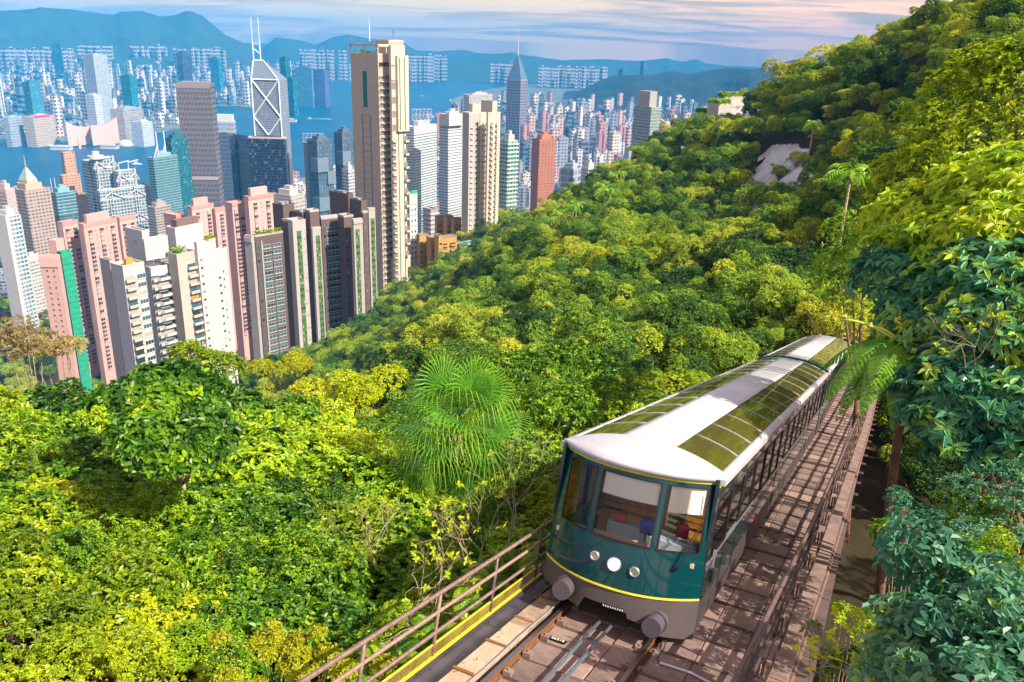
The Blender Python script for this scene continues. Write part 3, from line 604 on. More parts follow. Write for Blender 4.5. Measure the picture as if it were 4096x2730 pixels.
    co = MB(); co.box(.35, 1.12, 12.72, 12.98, 1.26, 1.42); co.box(.38, 1.08, 12.80, 13.02, 1.42, 1.45); c1 = co.obj('control_console', mat('console_blue_grey', (.42, .50, .62), .5), root)
    B = MB(); B.tube([(.80, 12.78, 1.46), (.80, 12.78, 1.52), (1.02, 12.78, 1.52), (1.02, 12.78, 1.46)], .012, 6); B.obj('grab_rail', M_white, c1)
    B = MB(); B.box(-.5, .15, 13.25, 13.55, .56, 1.35); B.obj('cab_cupboard', mat('cupboard_grey', (.38, .42, .45), .5), root)
    return root
t1 = car('tram_car', 'leading teal tram carriage with white curved roof, three windscreens and lit headlamp', 12.07, 33.2, True, 0, .05)
t2 = car('tram_car', 'trailing teal tram carriage with glazed white roof, behind the leading one', 33.6, 54.5, False, .06, -.12)
# loose things in the cab and people
def simple_bag(name, c, u, s, v, w, h, lab):
    B = MB(); k = 10; V = []
    for q, (sc_, z_) in enumerate(((.8, 0), (1, .3), (1, .75), (.7, 1.0))):
        for j in range(k): th = 2*math.pi*j/k; V.append((u+w*.5*sc_*np.sign(math.cos(th))*abs(math.cos(th))**.6, s+w*.3*sc_*np.sign(math.sin(th))*abs(math.sin(th))**.6, v+z_*h))
    B.add(V, [(i*k+j, i*k+(j+1) % k, (i+1)*k+(j+1) % k, (i+1)*k+j) for i in range(3) for j in range(k)]+[tuple(range(k))[::-1], tuple(range(3*k, 4*k))])
    B.tube([(u-w*.2, s, v+h*.95), (u-w*.15, s, v+h*1.2), (u+w*.15, s, v+h*1.2), (u+w*.2, s, v+h*.95)], .012, 5)
    o = B.obj(name, mat(name+lab[:6], c, .7), None, True); o.matrix_world = TRK.copy(); tag(o, lab, 'bag')
simple_bag('bag', (.04, .06, .40), .22, 13.25, 1.30, .34, .24, 'blue bag behind the middle windscreen of the tram')
simple_bag('bag', (.55, .02, .14), .70, 13.6, 1.25, .22, .26, 'pink bag behind the right windscreen of the tram')
simple_bag('bag', (.50, .05, .05), -.30, 13.3, 1.36, .24, .14, 'red bag on the cupboard at left in the tram cab')
def sitter(u, s, v, shirt, hair, lab):
    root = empty('person', tE(u, s, v), lab, 'person')
    me = bpy.data.meshes.new('body'); P = [(0, 0, .45), (0, 0, .72), (0, .02, .98), (0, .02, 1.08), (0, -.01, 1.20), (0, -.01, 1.30), (-.19, 0, .94), (-.24, -.05, .68), (-.16, -.26, .60), (.19, 0, .94), (.24, -.05, .68), (.16, -.26, .60), (-.10, -.05, .46), (-.11, -.44, .48), (-.11, -.46, .06), (.10, -.05, .46), (.11, -.44, .48), (.11, -.46, .06)]
    E_ = [(0, 1), (1, 2), (2, 3), (3, 4), (4, 5), (2, 6), (6, 7), (7, 8), (2, 9), (9, 10), (10, 11), (0, 12), (12, 13), (13, 14), (0, 15), (15, 16), (16, 17)]
    R_ = [.15, .14, .15, .055, .095, .08, .06, .045, .035, .06, .045, .035, .09, .065, .045, .09, .065, .045]
    me.from_pydata(P, E_, []); o = link('body', me, root); o.modifiers.new('skin', 'SKIN').use_smooth_shade = True
    for i, r_ in enumerate(R_): me.skin_vertices[0].data[i].radius = (r_, r_*.85)
    me.skin_vertices[0].data[0].use_root = True
    me.materials.append(mat('cloth'+lab[:9], shirt, .8)); o.modifiers.new('sub', 'SUBSURF').levels = 1; o.modifiers[1].render_levels = 1
    def ball(nm, c, r_, z0, m, kz=1.0):
        B = MB(); V = []; k = 12
        for i in range(9):
            ph = math.pi*i/8
            for j in range(k): th = 2*math.pi*j/k; V.append((c[0]+r_*math.sin(ph)*math.cos(th), c[1]+r_*math.sin(ph)*math.sin(th), c[2]+r_*kz*math.cos(ph)))
        B.add(V, [(i*k+j, (i+1)*k+j, (i+1)*k+(j+1) % k, i*k+(j+1) % k) for i in range(8) for j in range(k)]); B.obj(nm, m, root, True)
    ball('face', (0, -.025, 1.235), .088, 0, mat('skin_tone', (.62, .36, .25), .6), 1.2); ball('hair', (0, .015, 1.27), .098, 0, mat('hair'+lab[:5], hair, .6), 1.1)
sitter(.85, 20.0, .50, (.25, .35, .6), (.02, .015, .01), 'dark haired person in blue shirt behind the tram side window nearest the cab')
sitter(.85, 22.6, .50, (.6, .6, .62), (.04, .02, .01), 'passenger in pale grey shirt seated farther down the tram')
sitter(.85, 24.4, .50, (.75, .72, .65), (.5, .3, .08), 'fair haired passenger in cream top seated farther down the tram')
# ------------------------------------------------------------------ vegetation
def nrm(a): return a/(np.linalg.norm(a, axis=-1, keepdims=True)+1e-9)
def leaf_arrays(P, D, Nn, Ln, Wd, fold=.25, droop=.15, tint=None, quad=False):
    """P base, D direction, Nn upper side normal; -> verts, quads, tint per vertex"""
    n_ = len(P); D = nrm(D); S = nrm(np.cross(D, Nn)); U = nrm(np.cross(S, D)); Ln = np.broadcast_to(Ln, n_)[:, None]; Wd = np.broadcast_to(Wd, n_)[:, None]
    tip = P+D*Ln-U*Ln*droop
    if quad:
        mid = P+D*Ln*.5; V = np.stack([P, mid+S*Wd*.5+U*Wd*fold, tip, mid-S*Wd*.5+U*Wd*fold], 1)
        Q = np.arange(n_*4).reshape(n_, 4); k = 4
    else:
        a = P+D*Ln*.33; b_ = P+D*Ln*.72-U*Ln*droop*.4
        V = np.stack([P, a+S*Wd*.48+U*Wd*fold, b_+S*Wd*.40+U*Wd*fold*.8, tip, b_-S*Wd*.40+U*Wd*fold*.8, a-S*Wd*.48+U*Wd*fold], 1)
        i = np.arange(n_)[:, None]*6; Q = np.concatenate([i+np.array([[0, 1, 2, 3]]), i+np.array([[0, 3, 4, 5]])], 1).reshape(-1, 4); k = 6
    t = np.repeat(tint if tint is not None else np.full(n_, .5), k)
    return V.reshape(-1, 3), Q, t
def lobes_pts(lobes, n_, g, rin=.72, top=True):
    """random points near the skins of ellipsoid lobes (c, r)"""
    C_ = np.array([c for c, r in lobes], float); R_ = np.array([r for c, r in lobes], float)
    w = R_.prod(1)**(2/3); idx = g.choice(len(lobes), n_, p=w/w.sum()); d = nrm(g.normal(size=(n_, 3)))
    if top: d[:, 2] = np.where(d[:, 2] < -.35, -d[:, 2], d[:, 2])
    rad = g.uniform(rin**3, 1.08, n_)**(1/3); P = C_[idx]+d*R_[idx]*rad[:, None]
    # drop those deep inside other lobes
    q = np.min(np.linalg.norm((P[:, None]-C_[None])/R_[None], axis=2), axis=1); keep = q > .62
    return P[keep], d[keep], idx[keep]
def clustered(P, O, g, per, Ln, Wd, spread, droop=.2, up=.5, quad=False, tint0=None, jitter=.12, fold=.25, whorl=True):
    """per leaves around each twig end"""
    n_ = len(P); ax = nrm(O*.7+np.array([0, 0, up])+g.normal(0, .35, (n_, 3)))
    e1 = nrm(np.cross(ax, g.normal(size=(n_, 3)))); e2 = np.cross(ax, e1); VV, QQ, TT = [], [], []; base = 0
    tc_ = g.uniform(.25, .75, n_) if tint0 is None else tint0
    for j in range(per):
        th = 2*math.pi*j/per+g.uniform(-.4, .4, n_); c, s_ = np.cos(th)[:, None], np.sin(th)[:, None]
        D = nrm(e1*c+e2*s_+ax*g.uniform(-.1, .7, (n_, 1))); b_ = P+g.normal(0, spread, (n_, 3))*(.35 if whorl else 1)
        L_ = Ln*g.uniform(.7, 1.25, n_); V, Q, t = leaf_arrays(b_, D, ax+g.normal(0, .25, (n_, 3)), L_, L_*Wd/Ln, fold, droop, np.clip(tc_+g.normal(0, jitter, n_), 0, 1), quad)
        VV.append(V); QQ.append(Q+base); TT.append(t); base += len(V)
    return np.concatenate(VV), np.concatenate(QQ), np.concatenate(TT)
G_ = [(0, (.012, .05, .005)), (.3, (.05, .17, .008)), (.55, (.19, .36, .008)), (.8, (.38, .52, .010)), (1, (.56, .60, .02))]
M_leaf = leafmat('leaf_green', G_, trans=.28)
M_leafy = leafmat('leaf_yellow_green', [(0, (.05, .12, .006)), (.35, (.22, .34, .008)), (.65, (.44, .54, .010)), (1, (.66, .64, .02))])
M_leaff = leafmat('leaf_far', [(0, (.02, .08, .012)), (.35, (.09, .21, .018)), (.6, (.23, .39, .025)), (.85, (.40, .52, .03)), (1, (.54, .54, .05))], trans=.25, gloss=.7, var=.7)
M_leafb = leafmat('leaf_blue_green', [(0, (.015, .09, .06)), (.4, (.06, .22, .14)), (.75, (.16, .36, .22)), (1, (.34, .52, .12))], trans=.3, gloss=.42)
M_sch = leafmat('leaf_umbrella_tree', [(0, (.03, .14, .10)), (.35, (.10, .33, .21)), (.62, (.22, .48, .20)), (.85, (.45, .60, .08)), (1, (.60, .66, .08))], trans=.35, gloss=.3)
M_schy = leafmat('leaf_umbrella_painted_sun', [(0, (.06, .17, .03)), (.35, (.20, .38, .03)), (.62, (.38, .56, .03)), (1, (.58, .68, .06))], trans=.4, gloss=.3)  # upper-crown copy of the umbrella leaf; sunlight is mixed into its yellow-green
M_gold = leafmat('leaf_gold', [(0, (.14, .16, .01)), (.5, (.38, .42, .010)), (1, (.58, .58, .02))])
M_dry = leafmat('leaf_dry', [(0, (.18, .14, .06)), (.5, (.38, .32, .14)), (1, (.55, .40, .18))])
M_bark = gmat('bark', [(.07, .045, .03), (.16, .11, .07), (.28, .21, .15)], 3.0)
M_barkl = gmat('pale_bark', [(.22, .17, .10), (.40, .32, .20), (.5, .42, .3)], 3.0)
M_pal = leafmat('palm_leaf', [(0, (.03, .15, .01)), (.4, (.14, .38, .02)), (.8, (.38, .58, .05)), (1, (.58, .66, .16))], gloss=.35)
def mesh_leaf(name, VQT, m):
    V, Q, t = VQT; return raw_mesh(name, V, Q, m, tint=t)
def cat3(parts):
    VV, QQ, TT = [], [], []; b_ = 0
    for V, Q, t in parts: VV.append(V); QQ.append(Q+b_); TT.append(t); b_ += len(V)
    return np.concatenate(VV), np.concatenate(QQ), np.concatenate(TT)
# --- near shrubs (about 1.5 m in radius, leaf by leaf)
def shrub_mesh(seed, L, W, per, ncl, m, quad=False, droop=.2, t0=.5, flat=.75):
    g = np.random.default_rng(seed); lob = [((0, 0, .3), (1.35, 1.35, 1.1*flat))]
    for i in range(9):
        a = g.uniform(0, 6.28); q = g.uniform(.5, 1.25); lob.append(((q*math.cos(a), q*math.sin(a), g.uniform(.35, 1.15)*flat), (g.uniform(.4, .75),)*2+(g.uniform(.35, .6),)))
    P, d, ix = lobes_pts(lob, ncl, g, .8); lt = g.normal(0, .12, len(lob)); hz = (P[:, 2]-.2)/1.6
    tint = np.clip(t0+lt[ix]+g.normal(0, .08, len(P))+(hz-.5)*.0, .02, .98)
    return mesh_leaf('foliage', clustered(P, d, g, per, L, W, .05, droop, .7, quad, tint, .10), m), lob
def twigs_mesh(seed, lob, m, r0=.045, n_=16, base=(0, 0, -1.6)):
    g = np.random.default_rng(seed+99); B = MB()
    for i in range(n_):
        c, r = lob[g.integers(len(lob))]; d = nrm(g.normal(size=3)+np.array([0, 0, .6])); tip = np.array(c)+d*np.array(r)*1.02; b0 = np.array(base)+np.append(g.normal(0, .12, 2), 0); md = (b0+tip)/2+g.normal(0, .16, 3)
        B.tube([b0, b0*.5+md*.5+g.normal(0, .05, 3), md, md*.45+tip*.55+g.normal(0, .08, 3), tip], [r0, r0*.8, r0*.6, r0*.35, r0*.12], 4, cap=False)
    return B.mesh('stem', m, True)
SH = []
for sd, L, W, per, ncl, m, t0 in ((1, .135, .08, 6, 900, M_leaf, .50), (2, .115, .07, 6, 980, M_leaf, .60), (3, .14, .085, 5, 800, M_leafy, .42), (4, .075, .035, 8, 1300, M_leaf, .50), (5, .095, .05, 7, 950, M_leafy, .42), (6, .15, .085, 6, 700, M_leaf, .42), (7, .07, .032, 9, 1300, M_leafy, .55)):
    me, lob = shrub_mesh(sd, L, W, per, ncl, m, t0=t0); SH.append((me, twigs_mesh(sd, lob, M_barkl if sd in (3, 5) else M_bark)))
SHN = ['glossy green shrub', 'bright green round-leaved shrub', 'loose yellow-green shrub', 'fine-leaved fresh green bush', 'olive yellow twiggy bush', 'dark green broad-leaved shrub', 'fine-leaved yellow-green bush']
# --- woodland trees, unit radius about 1
def tree_mesh(seed, ncl, L, m, per=5, tall=.8, t0=.5):
    g = np.random.default_rng(seed+50); lob = [((0, 0, tall*.7), (.68, .68, .5))]
    for i in range(19):
        a = g.uniform(0, 6.28); q = g.uniform(.25, .98)**.8; rr_l = g.uniform(.14, .36); lob.append(((q*math.cos(a), q*math.sin(a), g.uniform(.05, 1.15)*tall+.28*(1-q)), (rr_l, rr_l*g.uniform(.7, 1.2), rr_l*g.uniform(.6, 1.1))))
    P, d, ix = lobes_pts(lob, ncl, g, .78); lt = g.normal(0, .10, len(lob)); tint = np.clip(t0+lt[ix]*1.5+g.normal(0, .12, len(P)), .02, .98)
    B = MB(); B.tube([(0, 0, -1.5), (g.normal(0, .05), g.normal(0, .05), -.4), (0, 0, .25)], [.085, .06, .045], 6, cap=False)
    for c, r in lob[1:]:
        c = np.array(c); b0 = np.array([0, 0, g.uniform(-.4, .1)]); B.tube([b0, (b0+c)/2+g.normal(0, .05, 3)+np.array([0, 0, -.05]), c, c+nrm(g.normal(size=3)+np.array([0, 0, 1]))*np.array(r)*.9], [.035, .024, .014, .004], 4, cap=False)
    return mesh_leaf('crown', clustered(P, d, g, per, L, L*.6, .03, .2, .7, True, tint, .08), m), B.mesh('trunk', M_bark if seed % 3 else M_barkl, True)
TR = [tree_mesh(s_, n_, L, m, t0=t0) for s_, n_, L, m, t0 in ((1, 2900, .050, M_leaff, .55), (2, 2700, .053, M_leaff, .42), (3, 3100, .046, M_leaff, .66), (4, 2600, .056, M_leafy, .42), (5, 2900, .050, M_leaff, .35), (6, 2700, .052, M_leafy, .52), (7, 2800, .050, M_leaff, .5))]
TRN = ['mid green rounded tree', 'dark green bushy tree', 'light green spreading tree', 'yellow-green tree', 'deep green dense tree', 'golden green tree', 'green tree with lumpy crown']
def place_tree(name, kit, P, sc_, rz, label, cat_, group, lean=0., rng_=None):
    M = Matrix.Translation(P)@Matrix.Rotation(rz, 4, 'Z')@Matrix.Rotation(lean, 4, 'X')@Matrix.Scale(sc_, 4)
    e = empty(name, M, label, cat_, group)
    for me in kit: link(me.name.split('.')[0], me, e)
    return e
# scatter on the hillside
def poisson(r0, r1, sp, a0=-.66, a1=.68, n_=60000, seed=1, jitter=None):
    g = np.random.default_rng(seed); r = np.sqrt(g.uniform(r0**2, r1**2, n_)); a = g.uniform(a0, a1, n_); x = r*np.sin(a); y = r*np.cos(a); grid = {}; out = []
    for i in range(n_):
        s_ = sp(r[i]); gx, gy = int(x[i]//s_), int(y[i]//s_); ok = True
        for ax in (-1, 0, 1):
            for ay in (-1, 0, 1):
                for (qx, qy) in grid.get((gx+ax, gy+ay), ()):
                    if (qx-x[i])**2+(qy-y[i])**2 < s_*s_: ok = False; break
                if not ok: break
            if not ok: break
        if ok: grid.setdefault((gx, gy), []).append((x[i], y[i])); out.append((x[i], y[i]))
    return np.array(out)
def horizon_cull(P, top, margin, nb=160):
    """keep what can rise above the ground in front of it, seen from around the camera"""
    aa_ = np.linspace(-.75, .75, nb); rs = np.exp(np.linspace(math.log(6), math.log(700), 90)); A_, R_ = np.meshgrid(aa_, rs, indexing='ij')
    H = (ground((R_*np.sin(A_)).ravel(), (R_*np.cos(A_)).ravel()).reshape(A_.shape)+.35*np.vectorize(treeh)(R_)-360)/R_
    H = np.maximum.accumulate(H, axis=1); r = np.hypot(P[:, 0], P[:, 1]); a = np.arctan2(P[:, 0], P[:, 1])
    ia = np.clip(((a+.75)/1.5*(nb-1)).astype(int), 0, nb-1); ir = np.clip(np.searchsorted(rs, r*.93)-1, 0, 89)
    return (P[:, 2]+top-360)/r > H[ia, ir]-margin
def clearing(x, y, pad=0.):
    u = x*TL[0]+y*TL[1]+3.23; s = (x*TD[0]+y*TD[1])/(TD[0]**2+TD[1]**2)
    return (u > -2.3-pad) & (u < 3.6+pad*.6) & (s < 62) & (s > -20)
def us_of(x, y): return x*TL[0]+y*TL[1]+3.23, (x*TD[0]+y*TD[1])/(TD[0]**2+TD[1]**2)
# near shrubs
def where(P):
    px, py = proj(P)
    if px > 830: return ' right of the deck, low down' if py > 500 else (' right of the deck beside the rear tram car' if py > 330 else ' high on the slope at the right edge')
    if py > 640: return ' at the bottom edge, ' + ('in the left corner' if px < 110 else 'left of the yellow flowering bush' if px < 250 else 'by the handrail end')
    if py > 570: return ' low in the thicket, ' + ('at the left edge' if px < 90 else 'well left of the handrail' if px < 280 else 'just above the handrail')
    if py > 500: return ' in the lower thicket, ' + ('at the left edge' if px < 90 else 'mid-left' if px < 230 else 'left below the palm' if px < 380 else 'right below the palm')
    if py > 440: return ' in the middle thicket, ' + ('at the left edge' if px < 90 else 'below the dark sapling' if px < 230 else 'left of the fan palm' if px < 400 else 'between palm and tram roof')
    if py > 390: return ' in the upper thicket, ' + ('at the left edge' if px < 90 else 'below the white tower' if px < 240 else 'below the brown complex' if px < 400 else 'right of the fan palm' if px < 560 else 'above the tram roof')
    if py > 340: return ' near the thicket crest, ' + ('at the left edge' if px < 110 else 'under the white tower' if px < 250 else 'at the foot of the brown complex' if px < 380 else 'above the fan palm' if px < 500 else 'above the tram front' if px < 650 else 'beside the tram tail')
    if py > 290: return ' on the valley floor, ' + ('beneath the tall beige tower' if px < 450 else 'below the ochre blocks' if px < 560 else 'mid-valley above the tram' if px < 680 else 'above the rear tram car')
    if py > 240: return ' on the mid slope, ' + ('below the cream tower' if px < 520 else 'below the lower palms' if px < 620 else 'below the rock face' if px < 760 else 'left of the umbrella tree')
    return ' on the upper slope, ' + ('by the palms' if px < 640 else 'below the villas' if px < 740 else 'around the rock face')
S = poisson(7.5, 40, lambda r: 1.15 if r < 22 else 1.6, seed=3, n_=30000)
S = S[~clearing(S[:, 0], S[:, 1], 1.0)]; uu, ss_ = us_of(S[:, 0], S[:, 1])
S = S[(uu < -2.8) | ((uu > 7.5) & (ss_ > 14)) | (uu > 12)]
S = np.column_stack([S, ground(S[:, 0], S[:, 1])]); S = S[horizon_cull(S, 2.6, .06)]
S = S[np.argsort(np.hypot(S[:, 0], S[:, 1]))]
field = lambda x, y: .5+.5*math.sin(x*.31+1.3)*math.cos(y*.27+.4)+.25*math.sin(x*.9+y*.7)
rest = []
for i, (x, y, z) in enumerate(S):
    r = math.hypot(x, y); f_ = field(x, y)+random.uniform(-.25, .25); u_ = x*TL[0]+y*TL[1]+3.23
    k = [1, 0, 5, 3, 2, 4, 6][min(6, max(0, int(f_*5.6)))]
    if r < 9.5 and k in (2,): k = 1
    near_rail = u_ > -6
    sc_ = random.uniform(.75, 1.15)*(1. if r < 20 else 1.15)*(.8 if near_rail else 1)
    tup = (k, (x, y, z+.25 if near_rail else z+treeh(r)*.42), sc_, random.uniform(0, 6.28))
    if i < 290: place_tree('shrub', SH[k], tup[1], tup[2], tup[3], SHN[k]+where((x, y, z+1.5)), 'shrub', 'thicket left of the track' if u_ < 0 else 'undergrowth right of the track')
    else: rest.append(tup)
# understorey near: second layer lower, as ground cover stuff through geometry nodes below
def gn_scatter(name, kits, items, label):
    """items: (k, P, scale, rz) -> one stuff object instancing the crowns"""
    me = bpy.data.meshes.new(name); n_ = len(items); me.vertices.add(n_); me.vertices.foreach_set('co', np.array([t[1] for t in items], np.float32).ravel())
    for nm, dt, vals in (('k', 'INT', [t[0] for t in items]), ('s', 'FLOAT', [t[2] for t in items]), ('rz', 'FLOAT', [t[3] for t in items])):
        a = me.attributes.new(nm, dt, 'POINT'); a.data.foreach_set('value', vals)
    o = link(name, me); tag(o, kind='stuff', label=label)
    ng = bpy.data.node_groups.new(name, 'GeometryNodeTree'); ng.interface.new_socket('Geometry', in_out='INPUT', socket_type='NodeSocketGeometry'); ng.interface.new_socket('Geometry', in_out='OUTPUT', socket_type='NodeSocketGeometry')
    N = ng.nodes.new; L_ = ng.links.new; gi = N('NodeGroupInput'); go = N('NodeGroupOutput'); gi2 = N('GeometryNodeInstanceOnPoints'); gi2.inputs['Pick Instance'].default_value = True
    def attr(nm, dt):
        x = N('GeometryNodeInputNamedAttribute'); x.data_type = dt; x.inputs['Name'].default_value = nm; return x.outputs['Attribute']
    jn = N('GeometryNodeGeometryToInstance')
    for src in kits[::-1]:
        oi = N('GeometryNodeObjectInfo'); oi.inputs['Object'].default_value = src; oi.transform_space = 'ORIGINAL'; L_(oi.outputs['Geometry'], jn.inputs[0])
    L_(gi.outputs[0], gi2.inputs['Points']); L_(jn.outputs[0], gi2.inputs['Instance']); L_(attr('k', 'INT'), gi2.inputs['Instance Index'])
    cx_ = N('ShaderNodeCombineXYZ'); L_(attr('rz', 'FLOAT'), cx_.inputs[2]); L_(cx_.outputs[0], gi2.inputs['Rotation']); L_(attr('s', 'FLOAT'), gi2.inputs['Scale'])
    L_(gi2.outputs[0], go.inputs[0]); md = o.modifiers.new('scatter', 'NODES'); md.node_group = ng; return o
def first_child(objs_name, me): return next(o for o in col.objects if o.data == me)
# woodland
T = poisson(38, 470, lambda r: float(np.interp(r, [38, 80, 150, 300, 470], [2.6, 4.0, 5.4, 6.4, 7.5])), seed=5, n_=110000)
T = np.column_stack([T, ground(T[:, 0], T[:, 1])]); T = T[~clearing(T[:, 0], T[:, 1], 2.2)]
rT = np.hypot(T[:, 0], T[:, 1]); T = T[horizon_cull(T, np.interp(rT, [38, 120, 300], [5, 8, 10]), .045)]
pts_px = np.array([proj(p) for p in T])
CLIFF = np.array([[1690, 450], [1715, 395], [1770, 340], [1830, 335], [1880, 370], [1930, 400], [1900, 430], [1860, 440], [1850, 480], [1790, 505], [1710, 510]])/2.298
BARE = in_poly(pts_px[:, 0], pts_px[:, 1], CLIFF) & (np.hypot(T[:, 0], T[:, 1]) > 150)
VIL = (pts_px[:, 0] > 690) & (pts_px[:, 0] < 748) & (pts_px[:, 1] > 90) & (pts_px[:, 1] < 135) & (np.hypot(T[:, 0], T[:, 1]) > 250)
T = T[~(BARE | VIL)]; g5 = np.random.default_rng(11); T = T[np.argsort(np.hypot(T[:, 0], T[:, 1]))]
far = []
for i, (x, y, z) in enumerate(T):
    r = math.hypot(x, y); f_ = field(x*.12, y*.12)+random.uniform(-.45, .45); k = [1, 4, 0, 6, 2, 3, 5][min(6, max(0, int(f_*(5.2 if r > 110 else 6.2))))]; q_ = proj((x, y, z)); k = random.choice((3, 5, 2, 3, 6)) if q_[0] > 840 and q_[1] < 210 and random.random() < .75 else k  # yellower trees on the upper right slope carry its warm glow as colour
    sc_ = float(np.interp(r, [38, 80, 150, 300], [2.1, 3.1, 4.3, 5.0]))*random.choice((.65, .8, .95, 1.1, 1.35)); P = (x, y, z+sc_*.55+treeh(r)*.15); rz = random.uniform(0, 6.28)
    if i < 285: place_tree('tree', TR[k], P, sc_, rz, TRN[k]+where((x, y, z+sc_)), 'tree', 'woods on the valley slope', lean=random.uniform(-.12, .12))
    else: far.append((k, P, sc_, rz))
protoT = [first_child('', TR[k][0]) if any(o.data == TR[k][0] for o in col.objects) else None for k in range(7)]
protoS = [first_child('', SH[k][0]) if any(o.data == SH[k][0] for o in col.objects) else None for k in range(7)]
okT = [k for k in range(7) if protoT[k]]; okS = [k for k in range(7) if protoS[k]]
mp_ = lambda k, ok: ok.index(k) if k in ok else k % len(ok)
gn_scatter('woodland', [protoT[k] for k in okT], [(mp_(k, okT), P, s_, rz) for k, P, s_, rz in far], 'wooded hillside of mixed green trees rising on the right')
if rest: gn_scatter('undergrowth', [protoS[k] for k in okS], [(mp_(k, okS), P, s_, rz) for k, P, s_, rz in rest], 'mixed green undergrowth between the shrubs')
print('VEG', len(S), len(T), len(far), len(rest))
# ------------------------------------------------------------------ plants one can tell apart
def place_leaves(root, nm, VQT, m): return link(nm, raw_mesh(nm, *VQT[:2], m, tint=VQT[2]), root, root.matrix_world.inverted())
def wtube(root, nm, P, r, m, k=6): return link(nm, MB().tube(P, r, k).mesh(nm, m, True), root, root.matrix_world.inverted())
def curve(p0, p1, p2, n_=7): return [np.array(p0)*(1-t)**2+2*np.array(p1)*t*(1-t)+np.array(p2)*t*t for t in np.linspace(0, 1, n_)]
def lobes_px(L): return [(at_d(x/K, y/K, D), (r, r, r*.72)) for x, y, D, r in L]
def big_tree(name, label, cat_, base, lobs, m, bark, n_, per, L, W, seed, tr=.13, spread=.05, droop=.25, t0=.5, rin=.75, twigs=2, quad=False, group=None, tj=.12):
    g = np.random.default_rng(seed); base = np.array(base, float); root = empty(name, Matrix.Translation(base), label, cat_, group)
    P, d, ix = lobes_pts(lobs, n_, g, rin); lt = g.normal(0, .07, len(lobs)); sd = np.array(SD); tint = np.clip(t0+lt[ix]+g.normal(0, tj, len(P)), .02, .98)
    place_leaves(root, 'crown', clustered(P, d, g, per, L, W, spread, droop, .5, quad, tint, .07), m)
    c0 = np.mean([c for c, r in lobs], 0); fork = base*.45+c0*.55; fork[2] = base[2]+(c0[2]-base[2])*.55
    B = MB(); B.tube(curve(base, (base+fork)/2+g.normal(0, .15, 3), fork), np.linspace(tr, tr*.75, 7), 8)
    for c, r in lobs:
        mid = fork*.5+c*.5-np.array([0, 0, .3]); pl_ = curve(fork, mid, c); B.tube(pl_, np.linspace(tr*.55, tr*.16, 7), 5)
        for q in range(twigs): e = c+nrm(g.normal(size=3)+np.array([0, 0, .4]))*np.array(r)*.95; B.tube(curve(c, (c+e)/2+g.normal(0, .12, 3), e, 5), np.linspace(tr*.15, tr*.04, 5), 4)
    link('trunk', B.mesh('trunk', bark, True), root, root.matrix_world.inverted()); return root
gz = lambda P: float(ground(P[0], P[1])[0])
def gp(px, py, D, dz=0.): P = at_d(px/K, py/K, D); P[2] = gz(P)+dz; return P
M_barkb = gmat('brown_bark', [(.10, .05, .03), (.22, .12, .07), (.30, .2, .14)], 5.0)
big_tree('umbrella_tree', 'big umbrella tree with rosettes of blue-green drooping leaflets filling the right edge', 'tree', gp(2950, 900, 17),
    lobes_px([(2080, 650, 20, 1.2), (2200, 690, 19.5, 1.6), (2340, 680, 18.5, 1.7), (2130, 760, 18.5, 1.1), (2230, 800, 18, 1.5), (2330, 780, 17.5, 1.5), (2120, 880, 17, .8), (2200, 900, 16.5, 1.1), (2290, 930, 16.5, 1.2), (2360, 950, 16.5, 1.2), (2170, 970, 16, .8), (2210, 1020, 16, .7), (2300, 1030, 16, .6), (2420, 750, 18, 1.8)]), M_sch, M_barkb, 3000, 8, .23, .095, 31, .16, .02, .4, .52, twigs=2, tj=.26)
big_tree('umbrella_tree', 'upper crown of the umbrella tree, sunlight painted into its yellow-green leaf rosettes, at right', 'tree', gp(2960, 760, 21),
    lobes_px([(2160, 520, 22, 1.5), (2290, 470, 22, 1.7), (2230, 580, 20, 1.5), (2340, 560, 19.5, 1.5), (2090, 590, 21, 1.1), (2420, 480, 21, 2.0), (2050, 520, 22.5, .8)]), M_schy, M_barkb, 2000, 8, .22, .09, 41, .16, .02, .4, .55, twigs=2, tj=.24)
big_tree('branching_tree', 'tall spreading tree with yellow-green leaf sprays and bare brown limbs at upper right', 'tree', gp(2520, 900, 27),  # golden sunlight on this crown is carried by the yellow-green leaf colour
    lobes_px([(2310, 190, 27, 1.6), (2230, 215, 27, 1.3), (2340, 270, 26, 1.8), (2220, 310, 26, 1.5), (2130, 300, 27, 1.1), (2290, 350, 25, 1.7), (2190, 390, 25, 1.5), (2090, 410, 26, 1.1), (2060, 470, 26, 1.0), (2150, 470, 25, 1.3), (2400, 200, 27, 2), (2030, 520, 26, .9)]), M_leafy, M_barkb, 3000, 6, .15, .075, 33, .22, .05, .2, .50, twigs=4, tj=.2)
big_tree('tree', 'fine-leaved deep green tree between the tram tail and the umbrella tree', 'tree', gp(2010, 900, 33),
    lobes_px([(1990, 560, 34, 1.8), (2040, 600, 33, 1.8), (1960, 640, 33, 1.6), (2030, 690, 32, 1.7), (1980, 700, 32, 1.4), (1930, 620, 36, 1.3), (2060, 540, 32, 1.5)]), M_leaf, M_barkb, 2600, 7, .11, .05, 35, .16, .05, .2, .45)
big_tree('tree', 'glossy small-leaved tree right behind the fan palm, above the tram roof', 'tree', gp(1250, 1000, 24),
    lobes_px([(1240, 880, 25, 1.5), (1320, 850, 26, 1.4), (1180, 960, 23, 1.2), (1280, 950, 22, 1.3), (1360, 930, 24, 1.2), (1220, 1060, 19.5, 1.0), (1400, 880, 26, 1.0), (1150, 860, 25, 1.1)]), M_leaf, M_bark, 2800, 7, .125, .058, 36, .12, .04, .15, .52)
